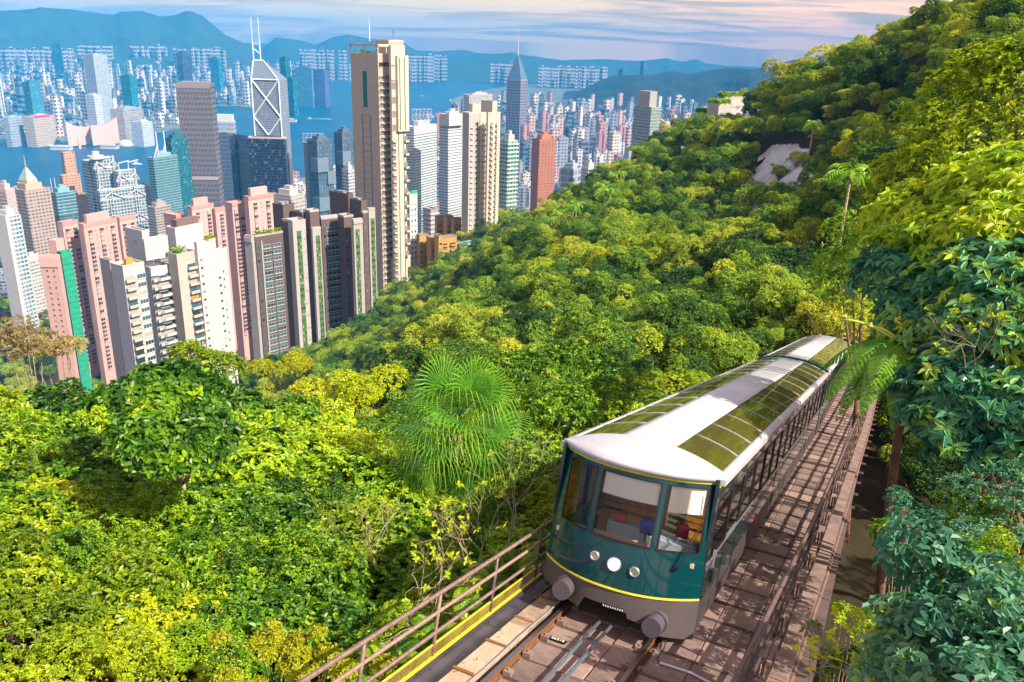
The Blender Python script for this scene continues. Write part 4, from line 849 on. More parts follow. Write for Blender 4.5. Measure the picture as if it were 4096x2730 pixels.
big_tree('tree', 'dark broad-leaved sapling crown standing highest over the left thicket edge', 'tree', gp(400, 930, 21, -.8),
    lobes_px([(400, 858, 20, .42), (345, 880, 19.5, .5), (450, 875, 19.5, .45), (300, 915, 18.5, .5), (500, 905, 19, .45), (400, 920, 18, .55), (245, 925, 18.5, .4), (560, 925, 18.5, .4), (350, 960, 17, .5), (470, 955, 17.5, .5), (330, 1010, 16.5, .7), (400, 1010, 17, .8), (470, 1010, 16.5, .7), (390, 1050, 16.2, .6), (450, 1045, 16.3, .6), (340, 1045, 16, .5)]), M_leaf, M_barkl, 1500, 5, .17, .10, 37, .06, .06, .2, .55)
big_tree('flat_topped_tree', 'small umbrella-shaped tree with twisted pale limbs against the white tower', 'tree', gp(560, 960, 34),
    lobes_px([(430, 812, 34, .7), (455, 830, 34, .75), (425, 850, 34, .7), (400, 875, 34, .7), (500, 840, 34, .8), (525, 845, 34, .8), (470, 880, 34, .8), (490, 862, 34, .6)]), M_leafy, M_barkl, 900, 6, .17, .07, 38, .09, .05, .15, .35, rin=.6)
for (px, py, D, r_, m_, lab) in ((668, 850, 44, 1.4, M_gold, 'golden autumn tree at the foot of the brown complex'), (1830, 172, 322, 11, M_gold, 'golden-topped spreading tree on the ridge, left one of the pair'), (1935, 150, 318, 12, M_gold, 'golden-topped spreading tree on the ridge, right one of the pair'), (60, 790, 40, 1.5, M_dry, 'dry brownish tree with bare twigs at the far left'), (130, 800, 42, 1.4, M_dry, 'dry twiggy tree left of the pink netted tower'), (690, 1520, 9.6, .55, M_gold, 'yellow flowering bush at the bottom edge left of the railing'), (655, 1490, 9.9, .4, M_gold, 'small yellow flowering bush at the bottom edge'), (1450, 780, 62, 1.6, M_dry, 'brownish leafless shrub in the woods above the tram'), (1760, 620, 110, 3, M_dry, 'brown dry tree on the slope behind the tram'), (1620, 575, 150, 3.6, M_dry, 'pale brown bare tree below the grey rock face'), (800, 900, 30, 1.5, M_leafy, 'yellow-green rounded tree below the brown complex')):
    P = at_d(px/K, py/K, D); g = np.random.default_rng(int(px)); L_ = [(P+np.append(g.normal(0, r_*.45, 2), g.uniform(-.3, .35)*r_), (r_*g.uniform(.4, .6),)*2+(r_*.32,)) for _ in range(7)]
    near = r_ < .6; L_ = [(c+np.append(g.normal(0, .3, 2), g.normal(0, .08)), (a_[0]*.55, a_[1]*.55, a_[2]*.6)) for c, a_ in L_ for _ in range(2)] if near else L_; big_tree('tree' if not near else 'flowering_bush', lab, 'tree' if not near else 'bush', (P[0], P[1], min(gz(P), P[2]-r_)), L_, m_, M_barkl if m_ is M_dry else M_barkb, 500 if m_ is M_dry else 900, 5, .05 if near else max(.13, r_*.07), .035 if near else max(.07, r_*.04), int(px)+1, tr=r_*.05, quad=not near, twigs=8 if m_ is M_dry else 3)
# fan palms
def fan_palm(root, c, n_, R_, g, droop=.5):
    VV, QQ, TT = [], [], []; b_ = 0; B = MB()
    for i in range(n_):
        th = 2.39996*i+g.normal(0, .2); el_ = 1.15-2.0*(i/n_)+g.normal(0, .1); pd = np.array([math.cos(th)*math.cos(el_), math.sin(th)*math.cos(el_), math.sin(el_)]); pl_ = R_*g.uniform(.55, .75)
        hub = c+pd*pl_-np.array([0, 0, .10*R_*(1-math.sin(el_))]); B.tube(curve(c, c+pd*pl_*.6+np.array([0, 0, .06]), hub, 5), .014, 4)
        ax = nrm(pd+g.normal(0, .22, 3)+np.array([0, 0, -.2])); s1 = nrm(np.cross(ax, [0, 0, 1.])); up = np.cross(s1, ax); roll = g.normal(0, .5); s1, up = s1*math.cos(roll)+up*math.sin(roll), up*math.cos(roll)-s1*math.sin(roll); ns = 24; fl = R_*g.uniform(.62, .80)
        for j in range(ns):
            a = (j/(ns-1)-.5)*math.radians(200); d = nrm(ax*math.cos(a)+s1*math.sin(a)+up*.12*math.cos(a)); sd_ = nrm(np.cross(d, up)); w = .021*R_/1.5
            p1 = hub+d*fl*.55+up*.03; p2 = hub+d*fl*.85-np.array([0, 0, fl*.10]); p3 = p2+nrm(d*.5-np.array([0, 0, 1.]))*fl*droop*g.uniform(.5, 1.1)
            V = [hub-sd_*w*.3, hub+sd_*w*.3, p1+sd_*w, p1-sd_*w, p2+sd_*w*.5, p2-sd_*w*.5, p3+sd_*.003, p3-sd_*.003]; VV.append(np.array(V)); QQ.append(np.array([[0, 1, 2, 3], [3, 2, 4, 5], [5, 4, 6, 7]])+b_); TT.append(np.array([.35, .35, .45, .45, .65, .65, .85, .85])+g.normal(0, .06)-.15*(i/n_ > .7)); b_ += 8
    place_leaves(root, 'frond_crown', (np.concatenate(VV), np.concatenate(QQ), np.concatenate(TT)), M_pal); link('leaf_stalks', B.mesh('leaf_stalks', M_pal), root, root.matrix_world.inverted())
g = np.random.default_rng(5); P = at_d(1050/K, 985/K, 20.5); b0 = np.array([P[0], P[1], P[2]-3.4]); r = empty('fan_palm', Matrix.Translation(b0), 'large fan palm with drooping ribbon-tipped leaves in the middle of the thicket', 'palm')
fan_palm(r, P+np.array([0, 0, .15]), 30, 1.6, g, .6); fan_palm(r, P+np.array([-.2, -.1, -.85]), 16, 1.35, g, .8); wtube(r, 'trunk', [b0, b0*.5+P*.5, P], [.22, .20, .16], M_barkb, 8)
B = MB(); [B.tube([P+np.array([math.cos(a)*.12, math.sin(a)*.12, -.5]), P+np.array([math.cos(a)*g.uniform(.2, .4), math.sin(a)*g.uniform(.2, .4), -1.2]), P+np.array([math.cos(a)*g.uniform(.15, .35), math.sin(a)*g.uniform(.15, .35), -2.2])], .02, 3) for a in np.linspace(0, 12, 60)]; link('dead_skirt', B.mesh('dead_skirt', mat('dead_leaf', (.28, .15, .05), .8)), r, r.matrix_world.inverted())
# tree fern with arching fronds over the deck
def frond(P0, P1, P2, g, w=.34, n_=26):
    C_ = np.array(curve(P0, P1, P2, n_)); T_ = nrm(np.gradient(C_, axis=0)); S_ = nrm(np.cross(T_, [0, 0, 1.])); U_ = np.cross(S_, T_); Pb, Dd, Nn, Ll = [], [], [], []
    for i in range(1, n_):
        t = i/(n_-1); L_ = w*math.sin(math.pi*min(1, t*.92+.1))**.7*(1-.4*t)
        for sg in (-1, 1):
            pd = nrm(S_[i]*sg+T_[i]*.45-np.array([0, 0, .35])); k = 13
            for j in range(k):
                q = C_[i]+pd*L_*(j+.5)/k-np.array([0, 0, .10*L_*(j/k)**2]); sd_ = nrm(np.cross(pd, U_[i]))
                for s2 in (-1, 1): Pb.append(q); Dd.append(sd_*s2+pd*.5); Nn.append(U_[i]); Ll.append(.085*(1-.5*j/k))
    V = leaf_arrays(np.array(Pb), np.array(Dd), np.array(Nn), np.array(Ll), np.array(Ll)*.5, .1, .15, np.clip(g.normal(.55, .08, len(Pb)), 0, 1), True); return V, C_
def tree_fern(label, c, ends, base, g, w=.34, ups=()):
    root = empty('tree_fern', Matrix.Translation(base), label, 'tree fern'); wtube(root, 'trunk', curve(base, (np.array(base)+c)/2+np.array([.1, .1, 0]), c), np.linspace(.13, .09, 7), M_barkb, 8)
    for e in ends:
        e = np.array(e); md = (c+e)/2; md[2] = max(c[2], e[2])+.28*np.linalg.norm(e-c); V, C_ = frond(c, md, e, g, w); f_ = place_leaves(root, 'frond', V, M_pal); link('midrib', MB().tube(C_[::3], .010, 4).mesh('midrib', M_pal), f_)
    for e in ups: wtube(root, 'curled_shoot', curve(c, c*.4+np.array(e)*.6+np.array([0, 0, .25]), e)+[np.array(e)+np.array([0, 0, .07]), np.array(e)+np.array([.06, 0, .09]), np.array(e)+np.array([.07, 0, .03])], [.028]*7+[.028, .03, .03], mat('young_shoot', (.55, .55, .08), .6), 6)
g = np.random.default_rng(8); c = at_d(2085/K, 800/K, 17.5)
ends = [at_d(x/K, y/K, D) for x, y, D in ((1885, 850, 17), (1892, 925, 16), (1925, 960, 16), (1975, 955, 15.5), (2050, 1000, 16), (2110, 960, 16), (2170, 780, 17), (1990, 800, 19), (2120, 720, 19), (2000, 890, 15.8), (2160, 860, 18), (2050, 720, 20), (2030, 960, 17.5), (2085, 985, 17))]
b0 = at_d(2062/K, 1330/K, 17.5); b0[2] = min(b0[2], gz(b0)); tree_fern('tree fern with bright arching feathery fronds hanging over the right handrail', c, ends, b0, g, .50, [at_d(1935/K, 735/K, 17.5), at_d(1993/K, 752/K, 17.5), at_d(2058/K, 738/K, 17.3)])
# bright feathery tuft cut by the right edge
# feather palms on the far slope
def feather_palm(px, py, D, hgt, lab, sc_=1.):
    D = next((d_ for d_ in np.arange(90, 420, 4) if at_d(px/K, py/K, d_)[2]-gz(at_d(px/K, py/K, d_)) < 13), D); c = at_d(px/K, py/K, D); g = np.random.default_rng(int(px)); base = np.array([c[0], c[1], min(gz(c), c[2]-hgt)]); root = empty('feather_palm', Matrix.Translation(base), lab, 'palm', 'slender palms on the wooded spur'); wtube(root, 'trunk', [base, (base+c)/2, c], [.22, .17, .13], M_barkl, 6); V, Q, T_ = [], [], []; b_ = 0
    for i in range(13):
        th = 2.4*i; el_ = g.uniform(-.1, 1.0); L_ = 2.6*sc_*g.uniform(.8, 1.1); d = np.array([math.cos(th)*math.cos(el_), math.sin(th)*math.cos(el_), math.sin(el_)]); e = c+d*L_-np.array([0, 0, 1.1*sc_]); C_ = np.array(curve(c, c+d*L_*.6+np.array([0, 0, .5]), e, 9)); S_ = nrm(np.cross(nrm(np.gradient(C_, axis=0)), [0, 0, 1.]))
        n_ = 8; Pb = np.repeat(C_[1:], 2, 0); D_ = np.concatenate([[S_[k+1], -S_[k+1]] for k in range(8)])+np.array([0, 0, -.5])+np.repeat(nrm(np.gradient(C_, axis=0))[1:], 2, 0)*.5; v_, q_, t_ = leaf_arrays(Pb, D_, np.tile([0, 0, 1.], (16, 1)), .8*sc_, .22*sc_, .1, .2, np.full(16, .55), True); V.append(v_); Q.append(q_+b_); T_.append(t_); b_ += len(v_)
    place_leaves(root, 'frond_crown', (np.concatenate(V), np.concatenate(Q), np.concatenate(T_)), M_pal)
for i, (x, y, D) in enumerate(((1267, 504, 245), (1287, 492, 250), (1317, 480, 255), (1325, 471, 262), (1383, 425, 280), (1390, 440, 275), (1403, 438, 275), (1413, 404, 300), (1428, 400, 300), (1955, 405, 160), (1870, 285, 185))): feather_palm(x, y, D, 6.5, 'slender pale-trunked palm on the wooded spur, number %d from the left' % (i+1) if False else ['leftmost slender palm low on the wooded spur', 'tall slender palm second from the left on the spur', 'slender palm, front one of the touching pair', 'slender palm, rear one of the touching pair', 'short palm at the left of the upper palm clump', 'short palm in the middle of the upper palm clump', 'short palm at the right of the upper palm clump', 'high palm near the ridge, left of two', 'high palm near the ridge, right of two', 'feathery palm among shaded trees right of the rock face', 'lone palm high on the hazy golden slope'][i], 1.15)
# shrubs of the shaded gully and the lower right corner
def local_shrub(label, px, py, D, R_, m, n_, per, L, W, seed, name='shrub', lobn=8, t0=.5, droop=.25, down=.8, bark=None):
    P = at_d(px/K, py/K, D); g = np.random.default_rng(seed); L_ = [(P+np.array([g.normal(0, R_*.5), g.normal(0, R_*.5), g.uniform(-.7, .25)*R_]), (R_*g.uniform(.35, .55),)*2+(R_*.35,)) for _ in range(lobn)]
    return big_tree(name, label, 'shrub', (P[0], P[1], min(P[2]-R_, gz(P))), L_, m, bark or M_barkl, n_, per, L, W, seed, tr=.03, spread=.03, droop=droop, t0=t0, rin=.6, twigs=4)
for i, (x, y, D, R_, lab) in enumerate(((2240, 1330, 9.2, .75, 'broad-leaved blue-green shrub, tallest in the lower right corner'), (2330, 1420, 8.6, .7, 'broad-leaved blue-green shrub cut by the right edge'), (2120, 1470, 8.6, .6, 'broad-leaved blue-green shrub nearest the bottom edge'), (2190, 1410, 9.0, .6, 'middle broad-leaved blue-green shrub of the lower right'), (2290, 1540, 8.0, .6, 'broad-leaved blue-green shrub in the very corner'), (2050, 1540, 8.6, .42, 'sparse blue-green sprig near the trackbed edge'))): local_shrub(lab, x, y, D, R_, M_leafb, 330 if R_ > .5 else 130, 4, .125, .07, 60+i, t0=.58)
for i, (x, y, D, R_, lab) in enumerate(((2150, 1290, 12, .6, 'ferny green bush dotted with red flowers in the gully'), (2230, 1200, 13.5, .8, 'ferny green bush under the umbrella tree'), (2330, 1150, 13, .9, 'dark green bush under the umbrella tree at right'), (2120, 1180, 15, .6, 'small dark bush beside the fern trunk'), (2300, 1270, 11.5, .6, 'bright green ferny bush between gully and corner'), (1920, 1500, 9.6, .35, 'small bright green sapling by the viaduct edge'), (1960, 1420, 10.5, .3, 'tiny bright sapling in the gully'))): local_shrub(lab, x, y, D, R_, M_leafb if i in (2, 3) else M_leaf, 560 if R_ > .5 else 90, 7, .065, .028, 80+i, t0=.42)
P = at_d(2100/K, 1235/K, 12.3); rf = empty('flower_cluster', Matrix.Translation(P), 'scattered round red blossoms on the gully bush', 'flowers'); g = np.random.default_rng(4)
for i, (x, y) in enumerate(((2089, 1214), (2101, 1217), (2111, 1228), (2106, 1224), (2078, 1246), (2094, 1252), (2118, 1205), (2081, 1180))):
    q = at_d(x/K, y/K, 11.6); V = clustered(q+g.normal(0, .012, (10, 3)), nrm(g.normal(size=(10, 3))), g, 6, .035, .03, .01, .1, .3, True); link('blossom', raw_mesh('blossom', *V[:2], mat('red_petal', (.75, .01, .01), .5), tint=V[2]), rf, rf.matrix_world.inverted())
# ferns right under the left handrail
for i, (s_, u_) in enumerate(((9.0, -2.5), (10.2, -2.6), (11.3, -2.5), (12.4, -2.6), (13.6, -2.7), (15, -2.7), (8, -2.7), (16.6, -2.8), (18.5, -2.8), (20.5, -2.8))):
    P = trk(u_, s_, -.75); g = np.random.default_rng(200+i); root = empty('fern', Matrix.Translation(P), 'green feathery fern beneath the left handrail', 'fern', 'ferns below the left handrail')
    for j in range(9):
        a = g.uniform(0, 6.28); e = P+np.array([math.cos(a)*.55, math.sin(a)*.55, g.uniform(.0, .25)]); V, C_ = frond(P, (P+e)/2+np.array([0, 0, .35]), e, g, .17, 14); place_leaves(root, 'frond', V, M_leaf)
# bare branching shrubs in front
def bare(label, px, py, D, H_, seed, m=M_barkl, leaves=True):
    P = at_d(px/K, py/K, D); g = np.random.default_rng(seed); root = empty('bare_shrub', Matrix.Translation(P), label, 'shrub'); B = MB(); tips = []
    def grow(p, d, L_, r_, k):
        e = p+d*L_; B.tube(curve(p, p+d*L_*.5+g.normal(0, L_*.10, 3), e, 5), np.linspace(r_, r_*.65, 5), 4)
        if k == 0: tips.append(e); return
        for _ in range(g.integers(2, 4)): grow(e, nrm(d+g.normal(0, .55, 3)+np.array([0, 0, .1])), L_*g.uniform(.6, .85), r_*.62, k-1)
    for _ in range(3): grow(P, nrm(np.array([g.normal(0, .4), g.normal(0, .4), 1.])), H_*.36, .016, 4)
    link('branches', B.mesh('branches', m), root, root.matrix_world.inverted())
    if leaves: T_ = np.array(tips)[::3]; V = clustered(T_, nrm(g.normal(size=T_.shape)+np.array([0, 0, 1.])), g, 4, .08, .055, .01, .2, .4, False, np.full(len(T_), .6), .1); place_leaves(root, 'leaves', V, M_leafy)
for a in (('pale leafless branches between the fan palm and the tram', 1165, 1260, 14.5, 2.4, 1), ('twiggy vine-hung bush left of the tram nose', 1100, 1330, 13, 1.8, 2), ('bare arching twigs above the handrail', 930, 1440, 11, 1.5, 3), ('bare twigs in the dark gap below the fan palm', 860, 1300, 14, 1.6, 4), ('thorny bare twigs by the viaduct pier', 1885, 1560, 9.5, 1.2, 5), ('pale twigs inside the umbrella tree', 2230, 900, 16, 1.6, 7)): bare(*a)
# pale sprayed rock face
gx = np.linspace(.08, .50, 260); gr = np.exp(np.linspace(math.log(120), math.log(460), 420)); A_, R_ = np.meshgrid(gx, gr, indexing='ij'); X = (R_*np.sin(A_)).ravel(); Y = (R_*np.cos(A_)).ravel(); Z = ground(X, Y)
n_ = vnoise(X, Y, 5, .22); Z = Z+.5+n_*1.3; W = np.stack([X, Y, Z], 1); c_ = (W-CAM)@RW; pxx = CX+F*c_[:, 0]/c_[:, 2]; pyy = CY-F*c_[:, 1]/c_[:, 2]
inp = in_poly(pxx+5*np.sin(Y*.5)*np.sin(X*.31), pyy+4*np.sin(X*.42), CLIFF).reshape(260, 420); i_, j_ = np.nonzero(inp[:-1, :-1] & inp[1:, :-1] & inp[:-1, 1:] & inp[1:, 1:]); k0 = i_*420+j_; Q = np.stack([k0, k0+1, k0+421, k0+420], 1)
if len(Q):
    us_, inv = np.unique(Q, return_inverse=True); tag(link('rock_face', raw_mesh('rock_face', W[us_], inv.reshape(Q.shape)[:, ::-1], gmat('sprayed_rock', [(.24, .23, .22), (.50, .48, .47), (.66, .63, .60)], .12, bump=.8), smooth=True)), kind='structure')
for i, (x, y) in enumerate(((1735, 440), (1790, 400), (1760, 480), (1850, 440), (1720, 400), (1830, 370), (1880, 400), (1930, 390), (1800, 450), (1700, 470), (1845, 475))):
    D = next((d_ for d_ in np.arange(110, 420, 3) if at_d(x/K, y/K, d_)[2]-gz(at_d(x/K, y/K, d_)) < 3), 230); P = at_d(x/K, y/K, D); P[2] = gz(P)+2; k = [2, 0, 6, 3, 1][i % 5]; place_tree('tree', TR[k], tuple(P), 2.6+.3*(i % 4), i*1.3, TRN[k]+' growing on the grey rock face'+(', upper part' if y < 410 else ', middle' if y < 455 else ', foot'), 'tree', 'trees clinging to the rock face')
# parkland and street trees lower down
S2 = poisson(480, 1000, lambda r: 11.5, -.66, .12, 20000, 77); S2 = np.column_stack([S2, ground(S2[:, 0], S2[:, 1])]); S2 = S2[np.argsort(np.hypot(S2[:, 0], S2[:, 1]))]; park = []
M_rustl = leafmat('leaf_rust', [(0, (.12, .04, .02)), (.5, (.30, .13, .06)), (1, (.45, .25, .08))], trans=.2, gloss=.7)
rust = tree_mesh(40, 1300, .08, M_rustl)
for i, (x, y, z) in enumerate(S2):
    q = proj((x, y, z+6)); vis = q[0] < 60 and 275 < q[1] < 360; sc_ = random.uniform(5, 8); P = (x, y, z+sc_*.6); rz = random.uniform(0, 6.28)
    if vis and q[0] > -8:
        rs = random.random() < (.35 if 300 < q[1] < 330 else .06); k = random.randrange(7); place_tree('tree', rust if rs else TR[k], P, sc_, rz, ('rust-brown tree in the park at the left' if rs else TRN[k]+' in the park below the glass tower'), 'tree', 'park trees at the left: '+('rust' if rs else TRN[k]))
    else: park.append((mp_(random.randrange(7), okT), P, sc_, rz))
gn_scatter('street_trees', [protoT[k] for k in okT], park, 'green trees filling the gaps between the lower towers')

# trees standing right of the camera, whose crowns dapple the deck and the tram
for i, (x, y, z, r_, lab) in enumerate(((20.5, 1.0, 361, 3.0, 'shade tree behind the umbrella tree, nearest the camera'), (25.5, 7.5, 360.5, 3.2, 'shade tree on the bank right of the tram nose'), (31, 15.5, 359.5, 3.4, 'shade tree on the bank right of the tram middle'), (16.5, -3.5, 361.5, 2.6, 'small shade tree right behind the camera'))):
    g = np.random.default_rng(400+i); P = np.array([x, y, z]); L_ = [(P+np.array([g.normal(0, r_*.45), g.normal(0, r_*.45), g.normal(0, r_*.28)]), (r_*g.uniform(.3, .45),)*2+(r_*.26,)) for _ in range(9)]
    big_tree('tree', lab, 'tree', (x+.5, y, gz(P)), L_, M_leaf, M_barkb, 1150, 6, .17, .085, 500+i, tr=.16, twigs=3)

g = np.random.default_rng(66); n_ = 420; su = g.uniform(6, 40, n_)**1.0; uu_ = np.where(g.random(n_) < .6, g.uniform(1.3, 2.3, n_), g.uniform(-1.25, -.85, n_)); Pl = np.array([trk(u_, s_, -.045 if u_ > 0 else .0) for u_, s_ in zip(uu_, su)])
V = leaf_arrays(Pl, g.normal(size=(n_, 3))*np.array([1, 1, .08]), np.tile([0, 0, 1.], (n_, 1)), g.uniform(.03, .075, n_), g.uniform(.02, .04, n_), .1, .05, g.uniform(0, 1, n_), True); tag(link('fallen_leaves', raw_mesh('fallen_leaves', *V[:2], M_dry, tint=V[2])), kind='stuff', label='dry fallen leaves scattered on the concrete deck')
# ------------------------------------------------------------------ city
K = 2.298   # display px of my measurements -> frame px
def fmat(name, wall, glass_, pu=3.2, pv=3.2, fu=.55, fv=.5, rough=.5, vcol=False, gr=.12, var=.35, band=False):
    """wall with window openings, laid out in metres on the UV map"""
    if name in _mc: return _mc[name]
    m = bpy.data.materials.new(name); m.use_nodes = True; n, l = nodes_of(m.node_tree)
    uv = n('ShaderNodeUVMap', uv_map='UVMap'); sp = n('ShaderNodeSeparateXYZ'); l(uv.outputs[0], sp.inputs[0])
    def cell(s, p, f_):
        d_ = n('ShaderNodeMath', operation='DIVIDE', I1=p); l(s, d_.inputs[0]); fr = n('ShaderNodeMath', operation='FRACT'); l(d_.outputs[0], fr.inputs[0])
        lt = n('ShaderNodeMath', operation='LESS_THAN', I1=f_); l(fr.outputs[0], lt.inputs[0]); fl = n('ShaderNodeMath', operation='FLOOR'); l(d_.outputs[0], fl.inputs[0]); return lt.outputs[0], fl.outputs[0]
    a, ia = cell(sp.outputs[0], pu, fu); b_, ib = cell(sp.outputs[1], pv, fv)
    mk = n('ShaderNodeMath', operation='MULTIPLY'); l(a, mk.inputs[0]); l(b_, mk.inputs[1]); mkz = n('ShaderNodeMath', operation='GREATER_THAN', I1=.0); l(sp.outputs[1], mkz.inputs[0])
    mk2 = n('ShaderNodeMath', operation='MULTIPLY'); l((b_ if band else mk.outputs[0]), mk2.inputs[0]); l(mkz.outputs[0], mk2.inputs[1])
    cb_ = n('ShaderNodeCombineXYZ'); l(ia, cb_.inputs[0]); l(ib, cb_.inputs[1]); wn = n('ShaderNodeTexWhiteNoise', noise_dimensions='3D'); l(cb_.outputs[0], wn.inputs['Vector'])
    r = ramp(n, [(0, tuple(q*(1-var) for q in glass_)), (.8, tuple(min(1, q*(1+var)) for q in glass_)), (1, tuple(min(1, q*(1+var)+.12) for q in glass_))]); l(wn.outputs['Value'], r.inputs[0])
    t = n('ShaderNodeTexCoord'); nz = n('ShaderNodeTexNoise', i_Scale=.09, i_Detail=5.0); l(t.outputs['Object'], nz.inputs['Vector']); mr = n('ShaderNodeMapRange', I3=.82, I4=1.12); l(nz.outputs['Fac'], mr.inputs[0])
    wc = n('ShaderNodeMix', data_type='RGBA', blend_type='MULTIPLY', I0=1.0)
    if vcol: at = n('ShaderNodeAttribute', attribute_name='bcol'); l(at.outputs['Color'], wc.inputs['A'])
    else: wc.inputs['A'].default_value = (*[.78*q for q in wall], 1)
    l(mr.outputs[0], wc.inputs['B'])
    mx = n('ShaderNodeMix', data_type='RGBA'); l(mk2.outputs[0], mx.inputs['Factor']); l(wc.outputs['Result'], mx.inputs['A']); l(r.outputs[0], mx.inputs['B'])
    b = n('ShaderNodeBsdfPrincipled'); l(mx.outputs['Result'], b.inputs['Base Color']); rr2 = n('ShaderNodeMapRange', I3=rough, I4=gr); l(mk2.outputs[0], rr2.inputs[0]); l(rr2.outputs[0], b.inputs['Roughness'])
    o = n('ShaderNodeOutputMaterial'); l(b.outputs[0], o.inputs[0]); _mc[name] = m; return m
def boxes_mesh(name, L_, mats, colr=None, mi=None, us=None):
    """many boxes as one mesh; each (M2x2 dirs, origin, sizes) given as (ox,oy,z0,ax,ay,bx,by,wa,wb,h); uv in metres"""
    V, Q, UV, C_ = [], [], [], []; base = 0; MI = []
    for i, (ox, oy, z0, ax, ay, bx, by, wa, wb, h) in enumerate(L_):
        o_ = np.array([ox, oy]); A_ = np.array([ax, ay])*wa; B_ = np.array([bx, by])*wb; c = [o_, o_+A_, o_+A_+B_, o_+B_]
        V += [(*p, z0) for p in c]+[(*p, z0+h) for p in c]; wd = [wa, wb, wa, wb]; off = (i*37.7) % 11
        for j in range(4):
            k_ = (j+1) % 4; Q.append((base+j, base+k_, base+4+k_, base+4+j)); UV += [(0, .6), (wd[j], .6), (wd[j], h-.2), (0, h-.2)]
        Q.append((base+4, base+5, base+6, base+7)); UV += [(0, -1)]*4
        if us is not None: q_ = us[i]; UV[-20:] = [(a_*q_, b2*q_) for a_, b2 in UV[-20:]]
        if colr is not None: C_ += [colr[i]]*8
        MI += [0 if mi is None else mi[i]]*5; base += 8
    return raw_mesh(name, np.array(V), np.array(Q), mats, tint=np.array(C_) if colr is not None else None, uv=np.array(UV), mi=MI if mi is not None else None)
def frame_at(xm, yt, D, rot):
    P = at_d(xm/K, yt/K, D); a = math.atan2(P[0], P[1]); r = math.radians(rot); c, s = math.cos(r), math.sin(r)
    f_ = np.array([math.sin(a), math.cos(a), 0]); rt = np.array([math.cos(a), -math.sin(a), 0]); return P, rt*s+f_*c, -rt*c+f_*s
def solve_w(P, d, x):
    c0 = RW.T@(P-CAM); cd = RW.T@d; t = (x/K-CX)/F; return (t*c0[2]-c0[0])/(cd[0]-t*cd[2])
def bld(name, label, cat_, xm, yt, D, group=None):
    P = at_d(xm/K, yt/K, D); z = float(ground(P[0], P[1])[0]) if math.hypot(P[0], P[1]) < 2600 else 3
    return empty(name, Matrix.Translation((P[0], P[1], z)), label, cat_, group)
def vol(root, xm, yt, D, rot, xl, xr, m, nm='wall', bottom=None, roofm=None, base=0, H=None):
    P, Bd, Ad = frame_at(xm, yt, D, rot); wl = solve_w(P, Ad, xl); wr = solve_w(P, Bd, xr)
    z0 = (root.matrix_world.translation.z-6+base) if bottom is None else bottom; h = P[2]-z0
    M = Matrix([[Bd[0], Ad[0], 0, P[0]], [Bd[1], Ad[1], 0, P[1]], [0, 0, 1, z0], [0, 0, 0, 1]])
    me = boxes_mesh(nm, [(0, 0, 0, 1, 0, 0, 1, wr, wl, h)], [m]); o = link(nm, me, root, root.matrix_world.inverted()@M)
    par = MB(); t = .35; e = .05
    for (a, b_, c, d_) in ((-e, wr+e, -e, t), (-e, wr+e, wl-t, wl+e), (-e, t, t, wl-t), (wr-t, wr+e, t, wl-t)): par.box(a, b_, c, d_, h, h+.9)
    par.obj('parapet', roofm or m, o)
    return dict(o=o, wl=wl, wr=wr, h=h, M=M, z0=z0, root=root)
WM = {}
def wmesh(kind, w, h, glass_m, wall_m):
    key = (kind, round(w, 2), round(h, 2), glass_m.name, wall_m.name)
    if key in WM: return WM[key]
    B = MB(); x = w/2; f_ = .12
    fr = lambda z0=0: (B.box(-x, x, -.12, .02, z0-h/2, z0-h/2+f_, 1), B.box(-x, x, -.12, .02, z0+h/2-f_, z0+h/2, 1), B.box(-x, -x+f_, -.12, .02, z0-h/2+f_, z0+h/2-f_, 1), B.box(x-f_, x, -.12, .02, z0-h/2+f_, z0+h/2-f_, 1))
    if kind == 'plain': B.box(-x, x, -.05, .02, -h/2, h/2); fr()
    elif kind == 'mull':
        B.box(-x, x, -.05, .02, -h/2, h/2); fr()
        for q in (-x*.33, x*.33): B.box(q-.05, q+.05, -.10, -.05, -h/2+f_, h/2-f_, 1)
        B.box(-x, x, -.22, -.12, -h/2-.2, -h/2, 1)
    elif kind == 'bay':
        B.box(-x, x, -.7, .02, -h/2+.25, h/2); B.box(-x-.1, x+.1, -.85, .02, -h/2-.35, -h/2+.25, 1); B.box(-x-.1, x+.1, -.8, .02, h/2, h/2+.15, 1); B.box(-.06, .06, -.74, -.70, -h/2+.25, h/2, 1)
    elif kind == 'balcony':
        B.box(-x, x, -.05, .02, -h/2, h/2); B.box(-x-.15, x+.15, -1.25, 0, -h/2-.30, -h/2-.12, 1); B.box(-x-.15, x+.15, -1.25, -1.10, -h/2-.12, -h/2+.75, 1); B.box(-x-.15, -x, -1.1, 0, -h/2-.12, -h/2+.75, 1); B.box(x, x+.15, -1.1, 0, -h/2-.12, -h/2+.75, 1)
    elif kind == 'slab': B.box(-x, x, -.9, 0, -.15, .15, 1)
    elif kind == 'zig':
        B.box(-x, x, -.05, .02, -h/2, h/2); B.add([(-x, 0, -h/2-.6), (x, 0, -h/2-.6), (x, -2.2, -h/2-.6), (-x+1, -.8, -h/2-.6), (-x, 0, -h/2+.5), (x, 0, -h/2+.5), (x, -2.2, -h/2+.5), (-x+1, -.8, -h/2+.5)], [(0, 3, 2, 1), (4, 5, 6, 7), (3, 7, 6, 2), (0, 4, 7, 3), (2, 6, 5, 1)], 1)
    WM[key] = B.mesh('window', [glass_m, wall_m]); return WM[key]
